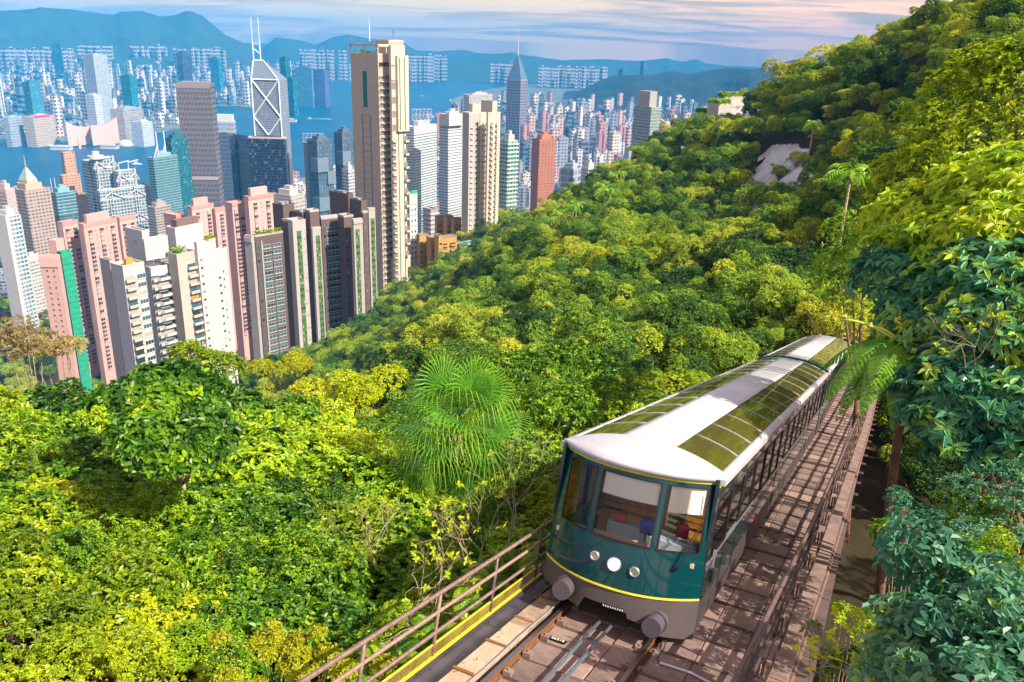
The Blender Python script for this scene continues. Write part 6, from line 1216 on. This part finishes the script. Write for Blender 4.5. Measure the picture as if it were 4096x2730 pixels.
# exoskeleton bank
r = bld('office_tower', 'white and grey high-tech office building hung from exposed trusses and ladder columns', 'tower', 215, 372, 1180)
m_h = fmat('hb', (.50, .52, .58), (.05, .12, .14), 4.2, 3.9, .75, .62)
xs_ = [(203, 372, 187, 222, 1185, 355), (215, 366, 205, 262, 1175, 0), (268, 395, 258, 312, 1170, 0), (228, 440, 222, 332, 1150, 0)]
V_ = []
for xm, yt, xl, xr, D, _ in xs_: V_.append(vol(r, xm, yt, D, 62, xl, xr, m_h, roofm=C_white))
v = V_[1]; B_ = MB(); B_.tube([(v['wr']*.2, v['wl']*.4, v['h']), (v['wr']*.2, v['wl']*.4, v['h']+3.9)], v['wr']*.36, 20); B_.tube([(v['wr']*.2, v['wl']*.4, v['h']+4), (v['wr']*.2, v['wl']*.4, v['h']+9)], v['wr']*.16, 12); B_.obj('helipad', C_white, v['o'])
Wh = mat('bank_grey_white', (.60, .62, .68), .4, metal=.2)
for v, us in ((V_[1], (.1, .9)), (V_[2], (.1, .9)), (V_[3], (.22, .78))):
    W = v['wr']
    for u in us:
        for du in (-.03, .03):
            B_ = MB(); B_.tube([(W*(u+du), -1.6, 0), (W*(u+du), -1.6, v['h']+3)], .55, 5); B_.obj('ladder_column', Wh, v['o'])
        for q in range(int(v['h']/7.8)): B_ = MB(); B_.box(W*(u-.03), W*(u+.03), -2.0, -1.2, v['h']-q*7.8-1, v['h']-q*7.8); B_.obj('rung', Wh, v['o'])
    for q in range(4):
        z = v['h']-3-q*31
        if z > 12:
            for a, b_ in ((us[0], .5), (us[1], .5)): B_ = MB(); B_.tube([(W*a, -1.8, z), (W*b_, -1.8, z-9)], .7, 5); B_.obj('hanger_truss', Wh, v['o'])
            for a, b_ in ((us[0], us[0]-.2), (us[1], us[1]+.2)): B_ = MB(); B_.tube([(W*a, -1.8, z), (W*b_, -1.8, z-9)], .7, 5); B_.obj('hanger_truss', Wh, v['o'])
            B_ = MB(); B_.box(-.5, W+.5, -.7, 0, z-9.5, z-7.5); B_.obj('truss_floor', Wh, v['o'])
for q_ in ((.2, .3), (.7, .6)):
    v = V_[2]; B_ = MB(); B_.tube([(v['wr']*q_[0], v['wl']*.3, v['h']), (v['wr']*q_[0], v['wl']*.3, v['h']+10), (v['wr']*q_[0]+14, v['wl']*.3, v['h']+12)], .8, 5); B_.obj('roof_crane', Wh, v['o'])
# stepped peach tower, pyramid tower, blue and white neighbours
r, v = office('peach coloured stepped office tower with rows of square windows', 145, 352, 1250, 62, 138, 171, (.62, .38, .26), (.22, .12, .10), 3.4, 500, .42, pu=4, fu=.55, top=[(.05, .95, .1, .9, 0.4)])
vol(r, 143, 405, 1235, 62, 135, 184, _mc['fac_145_352'], bottom=3); vol(r, 148, 455, 1225, 62, 146, 203, _mc['fac_145_352'], bottom=3)
r, v = office('beige office tower with small dark windows and a green pyramid roof', 56, 440, 950, 58, 33, 115, (.50, .40, .36), (.10, .09, .10), 3.4, 610, .42, pu=3.8, fu=.62, top=[(.0, .01, .0, .01, .1)])
v2 = vol(r, 58, 425, 955, 58, 37, 96, C_beige, 'upper_stage', bottom=v['z0']+v['h']-6); v3 = vol(r, 62, 418, 960, 55, 42, 86, C_beige, 'lantern', bottom=v['z0']+v['h'])
B_ = MB(); a, b_, h = v3['wr'], v3['wl'], v3['h']; B_.add([(0, 0, h+1), (a, 0, h+1), (a, b_, h+1), (0, b_, h+1), (a*.42, b_*.42, h+13), (a*.58, b_*.42, h+13), (a*.58, b_*.58, h+13), (a*.42, b_*.58, h+13)], [(0, 1, 5, 4), (1, 2, 6, 5), (2, 3, 7, 6), (3, 0, 4, 7), (4, 5, 6, 7)]); B_.obj('pyramid_roof', mat('verdigris_roof', (.30, .44, .38), .6), v3['o'])
B_ = MB(); B_.tube([(a*.5, b_*.5, h+13), (a*.5, b_*.5, h+26)], [1.0, .2], 6); B_.obj('spire', C_grey, v3['o'])
r, v = office('dark blue glass tower with pale top boxes right of the pyramid-roofed one', 128, 445, 1050, 60, 112, 172, (.14, .20, .26), (.02, .10, .14), 3.6, 495, .6, th=1.0, bm=mat('aqua_band', (.22, .40, .44), .35))
for dx_ in (.05, .25): B_ = MB(); B_.tube([(v['wr']*dx_, v['wl']*.6, v['h']), (v['wr']*dx_, v['wl']*.6, v['h']+16)], .4, 5); B_.obj('mast', C_white, v['o'])
office('pink and white striped tower cut by the left edge', 12, 437, 900, 50, -12, 33, (.64, .52, .52), (.22, .10, .12), 3.4, 700, .5, 'apartment_tower', th=1.0)
r, v = office('white tower with curved blue glass side at the left edge above the park', 16, 500, 760, 50, -14, 46, (.66, .64, .68), (.02, .16, .22), 3.4, 640, .5, th=1.2, nfR=3)
vv = vol(r, 12, 498, 757, 50, -16, 20, C_white, 'white_fin')
r, v = office('teal glass office tower with white rooftop struts', 352, 364, 1250, 46, 338, 407, (.12, .22, .27), (.02, .11, .15), 3.6, 500, .6, th=.9, bm=mat('aqua_band', (.22, .40, .44), .35))
for a in (.3, .62):
    B_ = MB(); B_.tube([(v['wr']*a, 3, v['h']), (v['wr']*a-1, 3, v['h']+34)], .6, 5); B_.tube([(v['wr']*a-8, 3, v['h']), (v['wr']*a-.5, 3, v['h']+16)], .6, 5); B_.obj('roof_strut', Wt, v['o'])
r, v = office('tall teal glass tower with slanting top between the strutted and the grid towers', 392, 320, 1320, 52, 377, 432, (.03, .15, .19), (.01, .12, .16), 3.6, 480, .7, th=.4); 
office('low cream round-cornered block between the truss building and the teal towers', 322, 432, 1300, 50, 312, 347, (.66, .58, .50), (.18, .15, .14), 3.4, 500, .45, 'office_block', th=.8)
office('old beige stone block with grid of small windows in the street behind the pink tower', 355, 478, 1120, 50, 338, 392, (.50, .42, .38), (.10, .09, .10), 3.4, 530, .45, 'office_block')
office('pale concrete stepped block beneath the navy office block', 668, 452, 760, 40, 625, 700, (.56, .52, .52), (.2, .2, .2), 3.4, 480, .4, 'office_block')
office('white low government block with a roof lawn above the park', 55, 605, 830, 50, 48, 100, (.62, .62, .62), (.2, .2, .22), 3.2, 640, .45, 'office_block')
# slender antenna-topped tower on the reclamation
r, v = office('tall triangular-topped dark glass skyscraper with gold glints and a long spire', 1197, 184, 2640, 30, 1165, 1212, (.16, .15, .20), (.10, .09, .15), 4.2, 335, .6, th=1.2, nfL=10, nfR=4, bm=mat('silver_grid', (.40, .42, .50), .4), top=[(.0, .01, .0, .01, .1)])
h, a, b_ = v['h'], v['wr'], v['wl']; B_ = MB()
for (e0, e1, z0_, z1_) in ((.0, .10, 0, 16), (.10, .16, 16, 20)): pass
B_.add([(0, 0, h), (a, 0, h), (a, b_, h), (0, b_, h), (a*.12, b_*.12, h+20), (a*.88, b_*.12, h+20), (a*.88, b_*.88, h+20), (a*.12, b_*.88, h+20), (a*.5, b_*.5, h+78)], [(0, 1, 5, 4), (1, 2, 6, 5), (2, 3, 7, 6), (3, 0, 4, 7), (4, 5, 8), (5, 6, 8), (6, 7, 8), (7, 4, 8)]); B_.obj('pyramid_roof', mat('spire_roof', (.12, .20, .28), .25, metal=.3), v['o'])
B_ = MB(); B_.tube([(a*.5, b_*.5, h+70), (a*.5, b_*.5, h+100), (a*.5, b_*.5, h+150)], [2.6, 1.4, .4], 6); B_.obj('spire', C_beigel, v['o'])
# convention block with colonnade
r, v = office('white waterfront block with tall colonnade and rooftop plant', 1078, 219, 2350, 40, 1066, 1132, (.64, .60, .56), (.20, .20, .24), 5, 245, .6, 'office_block', th=.5, nfR=18)
# white terraced villas on the spur
for lab, xm, yt, xl, xr, D in (('lower white terraced villa with planted roof on the wooded spur', 1652, 240, 1626, 1682, 410), ('upper white villa with a long hedge on its roof at the ridge', 1665, 224, 1645, 1712, 425), ('small flat-roofed villa half hidden by trees on the spur', 1620, 262, 1599, 1622, 400)):
    r = bld('villa', lab, 'house', xm, yt, D, 'white villas on the wooded spur'); v = vol(r, xm, yt+3, D, 40, xl, xr, C_palegrey); strip(v, 'R', 0, 1, 3.6, 4.0, C_grey, 'floor_line', .2); hedge(v, 0, 1, 0, .3, 200, 2.4, int(xm)); hedge(v, 0, .2, 0, 1, 130, 2.4, int(xm)+1); grid(v, 'R', (.3, .7), 4, 4, 1, 2.4, 1.8, 'mull', GL, C_white)
r = bld('villa', 'cream low-rise block with columns at the hill edge under the teal tower', 'house', 1530, 285, 560, 'white villas on the wooded spur')
for xm, yt, xl, xr in ((1530, 283, 1520, 1542), (1556, 285, 1548, 1568), (1535, 292, 1515, 1572)): v = vol(r, xm, yt, 560, 45, xl, xr, C_white2); grid(v, 'R', (.2, .5, .8), 3, 3.2, 3, 1.6, 1.5, 'balcony', GL, C_white)
# --- landmark blocks across the harbour
def KB(label, xm, yt, D, rot, xl, xr, wall, gl, **kw): return office(label, xm, yt, D, rot, xl, xr, wall, gl, kw.pop('pitch', 8.5), None, kw.pop('fv', .5), pu=kw.pop('pu', 10), fu=.6, **kw)
KB('tall silver residential tower with a notched crown across the harbour', 213, 127, 3750, 50, 190, 246, (.48, .52, .56), (.22, .28, .34), th=1.0, nfR=4, nfL=4)
KB('dark glass slab tower in front of the far hills, left of the lion-shaped peak', 137, 101, 6300, 20, 116, 140, (.02, .10, .14), (.01, .07, .11), fv=.8)
KB('dark blue tower with pale ribbed side across the harbour', 417, 122, 4200, 40, 404, 437, (.06, .09, .16), (.04, .07, .13), nfR=6)
KB('turquoise glass tower on the far waterfront', 297, 175, 3700, 45, 275, 312, (.02, .22, .28), (.01, .18, .24), th=.8)
KB('white slotted hotel tower near the far waterfront', 215, 220, 3350, 45, 194, 232, (.70, .70, .72), (.25, .28, .34), pu=5)
KB('tower with white billboard top in the far left shopping district', 66, 190, 3300, 55, 50, 92, (.05, .25, .36), (.06, .20, .30), th=1)
KB('green glass residential cluster on the reclaimed point', 655, 133, 4300, 40, 642, 666, (.01, .14, .17), (.01, .10, .13), fv=.8)
KB('lower green glass stepped towers on the reclaimed point', 672, 182, 4150, 45, 650, 682, (.01, .16, .20), (.01, .12, .16), fv=.8)
KB('wide blue glass blocks on the far shore', 715, 157, 4700, 30, 678, 718, (.10, .26, .36), (.06, .20, .30), name='office_block')
KB('purple blue curved block on the far shore', 745, 162, 4700, 30, 720, 756, (.10, .12, .30), (.08, .10, .24), name='office_block')
KB('blue glass office pair behind the station', 500, 134, 5200, 40, 481, 509, (.03, .20, .28), (.02, .16, .24), fv=.8)
KB('sugar-loaf shaped dark blue tower on the eastern skyline', 1480, 142, 6200, 40, 1472, 1489, (.06, .12, .22), (.05, .1, .2), fv=.8)
KB('square dark block beside the sugar-loaf tower', 1431, 161, 6200, 40, 1421, 1438, (.06, .12, .22), (.05, .1, .2), fv=.8)
r = bld('cultural_centre', 'windowless pale pink building with two sweeping wedge wings on the far waterfront', 'building', 208, 300, 3050)
Pk = mat('pale_pink_tile', (.66, .42, .36), .6, nscale=.05, namp=.06)
def wedge(px0, y0, px1, y1, D, dep): 
    a = at_d(px0/K, y0/K, D); b_ = at_d(px1/K, y1/K, D+60); n_ = nrm(np.array([a[1]*0+a[0], a[1], 0])); B = MB(); c = a+n_*dep; d_ = b_+n_*dep; g0 = [(p[0], p[1], 3) for p in (a, b_, d_, c)]
    md = [(a*(1-t)+b_*t)+np.array([0, 0, -(a[2]-b_[2])*.0-12*math.sin(math.pi*t)*.8]) for t in np.linspace(0, 1, 8)]; V = [(p[0], p[1], 3) for p in md]+[tuple(p) for p in md]+[tuple(p+n_*dep) for p in md]+[(p[0]+n_[0]*dep, p[1]+n_[1]*dep, 3) for p in md]
    k = 8; Fs = [(i, i+1, k+i+1, k+i) for i in range(7)]+[(k+i, k+i+1, 2*k+i+1, 2*k+i) for i in range(7)]+[(2*k+i, 2*k+i+1, 3*k+i+1, 3*k+i) for i in range(7)]+[(0, k, 2*k, 3*k), (k-1, 4*k-1, 3*k-1, 2*k-1)]; B.add(V, Fs); link('wing', B.mesh('wing', Pk), r, r.matrix_world.inverted())
wedge(150, 281, 207, 292, 3050, 45); wedge(208, 292, 268, 270, 3060, 60)
r, v = office('cream waterfront hotel with a magenta sign band on its roof', 75, 270, 3080, 40, 52, 124, (.60, .52, .42), (.26, .20, .16), 7, None, .45, 'office_block', pu=8, fu=.55); strip(v, 'R', .05, .8, -4, 3, mat('magenta_band', (.55, .02, .25), .5), 'sign_band', .4)
office('long grey-blue waterfront block left of the cream hotel', 18, 272, 3100, 40, 5, 50, (.44, .48, .56), (.16, .20, .30), 8, None, .5, 'office_block', pu=9, fu=.6)
office('hotel block with gold-tinted windows behind the pink wedge building', 282, 252, 3150, 35, 252, 325, (.40, .44, .50), (.30, .22, .12), 8, None, .5, 'office_block', th=.8, pu=9)
office('small white museum block with square teal window on the far quay', 325, 282, 3020, 40, 300, 350, (.58, .62, .68), (.3, .36, .42), 7, None, .4, 'office_block')
r = bld('clock_tower', 'slim brick and stone clock tower on the far waterfront', 'tower', 176, 286, 3000); B_ = MB(); B_.tube([(0, 0, -2), (0, 0, 34)], 4.2, 4); B_.obj('shaft', Pk, r); B_ = MB(); B_.tube([(0, 0, 34), (0, 0, 44)], [4, 1.2], 8); B_.obj('dome', C_white, r)
r = bld('dome', 'white egg-shaped planetarium dome on the far waterfront', 'dome', 283, 287, 3060); B_ = MB(); V = []
for i in range(7):
    ph = math.pi/2*i/6
    for j in range(16): th = 2*math.pi*j/16; V.append((26*math.cos(ph)*math.cos(th), 20*math.cos(ph)*math.sin(th), -2+20*math.sin(ph)))
B_.add(V, [(i*16+j, i*16+(j+1) % 16, (i+1)*16+(j+1) % 16, (i+1)*16+j) for i in range(6) for j in range(16)]); B_.obj('shell', C_white, r, True)
# --- generic city: individual buildings drawn from this table by district
pal = {'kl': [(.62, .60, .62), (.68, .64, .60), (.55, .56, .60), (.62, .52, .48), (.45, .50, .58), (.10, .20, .28), (.60, .44, .38), (.30, .36, .44)],
       'hk': [(.60, .58, .58), (.66, .62, .56), (.44, .44, .48), (.56, .38, .32), (.16, .18, .26), (.10, .16, .22), (.62, .52, .46), (.30, .32, .40), (.50, .24, .24)]}
nmc = {(.62, .60, .62): 'pale grey', (.68, .64, .60): 'white', (.55, .56, .60): 'light grey', (.62, .52, .48): 'beige', (.45, .50, .58): 'blue-grey', (.10, .20, .28): 'dark blue glass', (.60, .44, .38): 'peach', (.30, .36, .44): 'slate blue', (.60, .58, .58): 'pale grey', (.66, .62, .56): 'cream', (.44, .44, .48): 'grey', (.56, .38, .32): 'salmon', (.16, .18, .26): 'dark navy', (.10, .16, .22): 'dark glass', (.62, .52, .46): 'beige', (.30, .32, .40): 'slate grey', (.50, .24, .24): 'brick pink'}
MF = [fmat('city_a', (0, 0, 0), (.05, .06, .09), 4.6, 4.2, .52, .5, vcol=True), fmat('city_b', (0, 0, 0), (.03, .06, .10), 6.0, 6.2, .62, .5, vcol=True, band=True), fmat('city_c', (0, 0, 0), (.05, .06, .09), 6.5, 4.0, .34, .85, vcol=True)]
g = np.random.default_rng(21); gen = []
taken = []
for o in col.objects:
    if o.type == 'EMPTY' and o.get('category') in ('tower', 'building', 'dome', 'house'): taken.append(tuple(o.matrix_world.translation)[:2])
taken = np.array(taken)
def add_b(x, y, z0, h, w, d_, th, c, mi, dist, kind): gen.append((x, y, z0, h, w, d_, th, c, mi, dist, kind))
def district(poly, xr, yr, step, th0, kind, hf, keep=.8):
    c, s = math.cos(th0), math.sin(th0)
    for i in np.arange(-14000, 14000, step):
        for j in np.arange(-14000, 14000, step*.92):
            x, y = c*i-s*j, s*i+c*j
            if not (xr[0] < x < xr[1] and yr[0] < y < yr[1]): continue
            x += g.normal(0, step*.14); y += g.normal(0, step*.14); az_ = math.atan2(x, y)
            if abs(az_) > .62 or g.random() > keep: continue
            if not (in_poly(x, y, poly) and in_poly(x+18, y-35, poly) and in_poly(x-28, y-35, poly)): continue
            D = math.hypot(x, y); h = hf(x, y, D)
            if h is None: continue
            if len(taken) and np.min(np.hypot(taken[:, 0]-x, taken[:, 1]-y)) < (42 if D < 2500 else 80): continue
            w = min(step*.62, g.uniform(15, 31)*(1 if h > 60 else 1.3)); d_ = min(step*.6, g.uniform(14, 25)); z = float(ground(x, y)[0]) if D < 2600 else 3.
            k = g.integers(len(pal[kind])); cc_ = pal[kind][k]; tw = th0+g.choice([0, 0, 0, .3, -.25]); add_b(x, y, z-2, h, w, d_, tw, cc_, (1 if max(cc_) < .32 else int(g.choice([0, 0, 2]))), D, kind)
def h_kl(x, y, D):
    f_ = .5+.5*math.sin(x*.0031+1.0)*math.cos(y*.0027)
    b_ = np.interp(D, [2950, 3200, 3800, 5000, 6800, 7800], [12, 22, 38, 52, 66, 70]); h = b_*g.lognormal(0, .42)*(.7+.6*f_)
    if D > 5200 and g.random() < .22: h = g.uniform(95, 140)
    if 3200 < D < 4800 and g.random() < .05: h = g.uniform(110, 170)
    return min(h, 165)
def h_hk(x, y, D):
    if D < 1010 or (D < 1500 and math.atan2(x, y) < .02): 
        if D < 900: return None
        return g.uniform(12, 42)
    if math.atan2(x, y) < -.12: return g.uniform(10, 26)
    lim = np.interp(D, [1000, 1400, 2200, 3400], [70, 110, 130, 120]); h = g.lognormal(math.log(62), .45); return min(h, lim)
district(KLP, (-6000, 6500), (2500, 7600), 78, -.35, 'kl', h_kl, .78)
district(HKP, (-900, 3600), (850, 4600), 62, .35, 'hk', h_hk, .86)
# rows of tall housing slabs below the hills
for (x0, x1, yy, D, n_) in ((180, 260, 102, 7300, 14), (290, 385, 104, 7400, 18), (60, 170, 108, 7000, 18), (400, 520, 110, 7200, 20), (690, 770, 112, 7600, 14), (780, 800, 112, 7600, 4), (930, 1000, 124, 7600, 12), (990, 1030, 122, 7900, 9), (1130, 1200, 142, 7800, 13), (1240, 1400, 150, 7400, 26), (0, 60, 106, 7000, 10)):
    for i in range(n_):
        P = at_d((x0+(x1-x0)*i/n_)/K, (yy+g.uniform(-3, 3))/K, D+g.uniform(-120, 120)); h = g.uniform(95, 125); add_b(P[0], P[1], 3., P[2]-3+g.uniform(-22, 4), g.uniform(14, 22), 18, .2, tuple(.72*q for q in pal['kl'][g.integers(4)]), 0, D, 'kl')
# mid-distance slopes near Causeway Bay
def seen(b):
    q = proj((b[0], b[1], b[2]+b[3])); return -10 < q[0] < 1034 and q[1] < 330
gen = [b for b in gen if seen(b)]
def rect(b):
    x, y, z0, h, w, d_, th = b[:7]; c, s = math.cos(th), math.sin(th); return (x-c*w/2+s*d_/2, y-s*w/2-c*d_/2, z0, c, s, -s, c, w, d_, h)
gen.sort(key=lambda b: -b[3]*b[4]/b[9]**2*(0 if b[9] < 700 else 1))
def place2(x, y, z):
    px, py = proj((x, y, z))
    return ', ' + ('left edge' if px < 50 else 'left of the silver tower' if px < 90 else 'around the turquoise tower' if px < 150 else 'behind the bronze-gridded tower' if px < 220 else 'behind the cross-braced tower' if px < 300 else 'beyond the open water' if px < 460 else 'near the spired tower' if px < 540 else 'before the wooded ridge' if px < 620 else 'beside the wooded spur') + (', back rows' if D_(x, y) > 4500 else ', middle rows' if D_(x, y) > 3600 else ', front rows' if x < 400 or D_(x, y) < 1800 else ', second rows')
D_ = lambda x, y: math.hypot(x, y)
for i, b in enumerate(gen[:296]):
    R_ = list(rect(b)); x, y = R_[0], R_[1]; c, s = math.cos(b[6]), math.sin(b[6]); M = Matrix([[c, -s, 0, x], [s, c, 0, y], [0, 0, 1, b[2]], [0, 0, 0, 1]])
    loc = 'across the harbour' if b[10] == 'kl' else ('in the packed district at the right' if x > 250 else 'among the harbour-side offices')
    cn = nmc.get(b[7], 'pale'); hh_ = 'tall' if b[3] > 90 else 'mid-rise' if b[3] > 45 else 'low'
    lab = '%s %s block %s' % (hh_, cn, ({'across the harbour': 'across the harbour', 'among the harbour-side offices': 'near the harbour offices'}.get(loc, 'in the right-hand district')+place2(x, y, b[2]+b[3]))); r = empty('city_block', M, lab, 'building', lab)
    w, d_, h = b[4], b[5], b[3]; q = g.random(); L0 = [(0, 0, 0, 1, 0, 0, 1, w, d_, h)]
    if q < .4: L0 = [(0, 0, 0, 1, 0, 0, 1, w, d_*.55, h), (w*.18, d_*.5, 0, 1, 0, 0, 1, w*.64, d_*.5, h+3), (w*.3, -d_*.12, 0, 1, 0, 0, 1, w*.4, d_*.13, h-2)]
    elif q < .6: L0 = [(0, 0, 0, 1, 0, 0, 1, w, d_, h*.8), (w*.12, d_*.12, h*.8, 1, 0, 0, 1, w*.76, d_*.76, h*.2)]
    link('wall', boxes_mesh('wall', L0, [MF[b[8]]], colr=[b[7]]*len(L0), us=[1/max(1, b[9]/1150)]*len(L0)), r)
    rc = tuple(min(1, .6*q_+.15) for q_ in b[7]); L1 = [(w*.25, d_*.3, h+.1, 1, 0, 0, 1, w*.35, d_*.35, g.uniform(3, 7)), (w*.66, d_*.2, h+.1, 1, 0, 0, 1, w*.15, d_*.3, 3)]
    link('rooftop_plant', boxes_mesh('rooftop_plant', L1, [MF[0]], colr=[rc]*2), r)
L_, Cc, MI, US = [], [], [], []
for b in gen[296:]:
    R_ = rect(b); L_.append(R_); Cc.append(b[7]); MI.append(b[8]); US += [1/max(1, b[9]/1150)]*2; x, y, z0, ax, ay, bx, by, wa, wb, h = R_
    L_.append((x+ax*wa*.25+bx*wb*.3, y+ay*wa*.25+by*wb*.3, z0+h, ax, ay, bx, by, wa*.4, wb*.4, g.uniform(3, 7))); Cc.append(tuple(.6*q+.15 for q in b[7])); MI.append(0)
tag(link('distant_city', boxes_mesh('distant_city', L_, MF, colr=Cc, mi=MI, us=US)), kind='stuff', label='dense mass of far high-rise blocks on both shores')
print('CITY', len(gen))
# ferris wheel
P = at_d(46/K, 432/K, 1900); r = empty('ferris_wheel', Matrix.Translation((P[0], P[1], 3))@Matrix.Rotation(.5, 4, 'Z'), 'white and red observation wheel behind the pyramid-roofed tower', 'wheel')
B_ = MB(); R0 = 29; B_.tube([(R0*math.cos(t_), 0, 33+R0*math.sin(t_)) for t_ in np.linspace(0, 2*math.pi, 40)], .7, 5); B_.obj('rim', mat('wheel_white', (.75, .72, .74), .5), r)
B_ = MB(); [B_.tube([(0, 0, 33), (R0*math.cos(t_), 0, 33+R0*math.sin(t_))], .25, 3) for t_ in np.linspace(0, 2*math.pi, 22)[:-1]]; B_.obj('spokes', mat('wheel_white', (.75, .72, .74)), r)
B_ = MB(); B_.tube([(-16, 4, 0), (0, 1, 33), (16, 4, 0)], .9, 5); B_.tube([(-16, -4, 0), (0, -1, 33), (16, -4, 0)], .9, 5); B_.obj('leg', mat('wheel_white', (.75, .72, .74)), r)
cab = MB().box(-1.6, 1.6, -1.3, 1.3, -3.2, -.6).mesh('cabin', mat('cabin_red', (.55, .08, .12), .5))
for t_ in np.linspace(0, 2*math.pi, 24)[:-1]: link('cabin', cab, r, Matrix.Translation(((R0+1)*math.cos(t_), 0, 33+(R0+1)*math.sin(t_))))
# boats and wakes
M_foam = mat('foam', (.75, .82, .85), .7)
def boat(px, py, ang, L, lab, wake=0, hullc=(.7, .7, .72)):
    P = at_z(px/K, py/K, 0); M = Matrix.Translation((P[0], P[1], .2))@Matrix.Rotation(math.radians(ang), 4, 'Z'); r = empty('boat', M, lab, 'boat', 'boats crossing the harbour'); w = L*.26
    B = MB(); B.add([(-L/2, -w/2, 0), (L*.25, -w/2, 0), (L/2, 0, 0), (L*.25, w/2, 0), (-L/2, w/2, 0), (-L/2, -w*.6, L*.09), (L*.28, -w*.6, L*.1), (L*.56, 0, L*.13), (L*.28, w*.6, L*.1), (-L/2, w*.6, L*.09)], [(0, 5, 6, 1), (1, 6, 7, 2), (2, 7, 8, 3), (3, 8, 9, 4), (4, 9, 5, 0), (5, 9, 8, 7, 6)]); B.obj('hull', mat('hull%.2f%.2f' % (hullc[0], hullc[1]), hullc, .5), r)
    B = MB(); B.box(-L*.35, L*.15, -w*.42, w*.42, L*.09, L*.20); B.box(-L*.2, L*.08, -w*.3, w*.3, L*.20, L*.29); B.box(-L*.1, -L*.06, -w*.1, w*.1, L*.29, L*.38); B.obj('cabin', C_white, r)
    if wake:
        B = MB(); V = []
        for i, t_ in enumerate(np.linspace(0, 1, 16)): x = -L*.45-wake*t_; hw = w*.4+wake*.055*t_**.8; dy_ = wake*.05*t_**2; V += [(x, dy_-hw, -.12), (x, dy_+hw*.8, -.12)]
        B.add(V, [(2*i, 2*i+1, 2*i+3, 2*i+2) for i in range(15)]); o = B.obj('wake', M_foam, r)
for a in ((34, 323, 10, 40, 'white double-deck ferry near the left edge of the harbour', 0), (176, 330, 175, 20, 'small red and white launch off the far quay', 60, (.6, .1, .1)), (228, 334, 18, 24, 'white speedboat drawing the longest wake on the left', 190), (711, 273, 195, 22, 'fast white boat with a curved wake in mid-harbour', 90), (721, 218, 180, 30, 'ferry approaching the reclaimed point', 40), (969, 221, 190, 20, 'small boat near the eastern pier', 50), (995, 271, 90, 40, 'grey sailing barge with a crane mast', 0, (.3, .28, .3)), (1035, 233, 100, 44, 'dredger moored off the reclamation', 0, (.45, .2, .16)), (1060, 262, 80, 44, 'crane barge with red booms by the seawall', 0, (.45, .16, .14)), (315, 378, 10, 26, 'motor yacht seen behind the truss building', 0), (1062, 215, 170, 20, 'small boat leaving a wake by the far pier', 40)): boat(*a)
for (px, py, L) in ((138, 318, 60), (250, 318, 50), (660, 222, 70)):
    r = bld('pier', 'white ferry pier building at the far quay, %s' % ('left one' if px == 138 else 'right one' if px == 250 else 'by the reclaimed point'), 'pier', px, py, 3000 if px < 400 else 3900); r.location.z = 0; B_ = MB(); B_.box(-L/2, L/2, -12, 12, 0, 9); B_.box(-L*.3, L*.3, -8, 8, 9, 14); B_.obj('hall', C_white, r); B_ = MB(); B_.box(-L/2-1, L/2+1, -13, 13, 9, 10); B_.obj('roof', C_grey, r)
# ------------------------------------------------------------------ haze: one closed box of even air
m = bpy.data.materials.new('haze_air'); m.use_nodes = True; n, l = nodes_of(m.node_tree)
pv = n('ShaderNodeVolumePrincipled'); pv.inputs['Color'].default_value = (.03, .43, 1.0, 1); pv.inputs['Density'].default_value = 8.4e-5; pv.inputs['Anisotropy'].default_value = -.35
o = n('ShaderNodeOutputMaterial'); l(pv.outputs[0], o.inputs['Volume'])
hz = MB().box(-12500, 12500, -3000, 12400, -4, 620).obj('haze', m); tag(hz, kind='stuff', label='thin blue haze over the harbour and far hills')
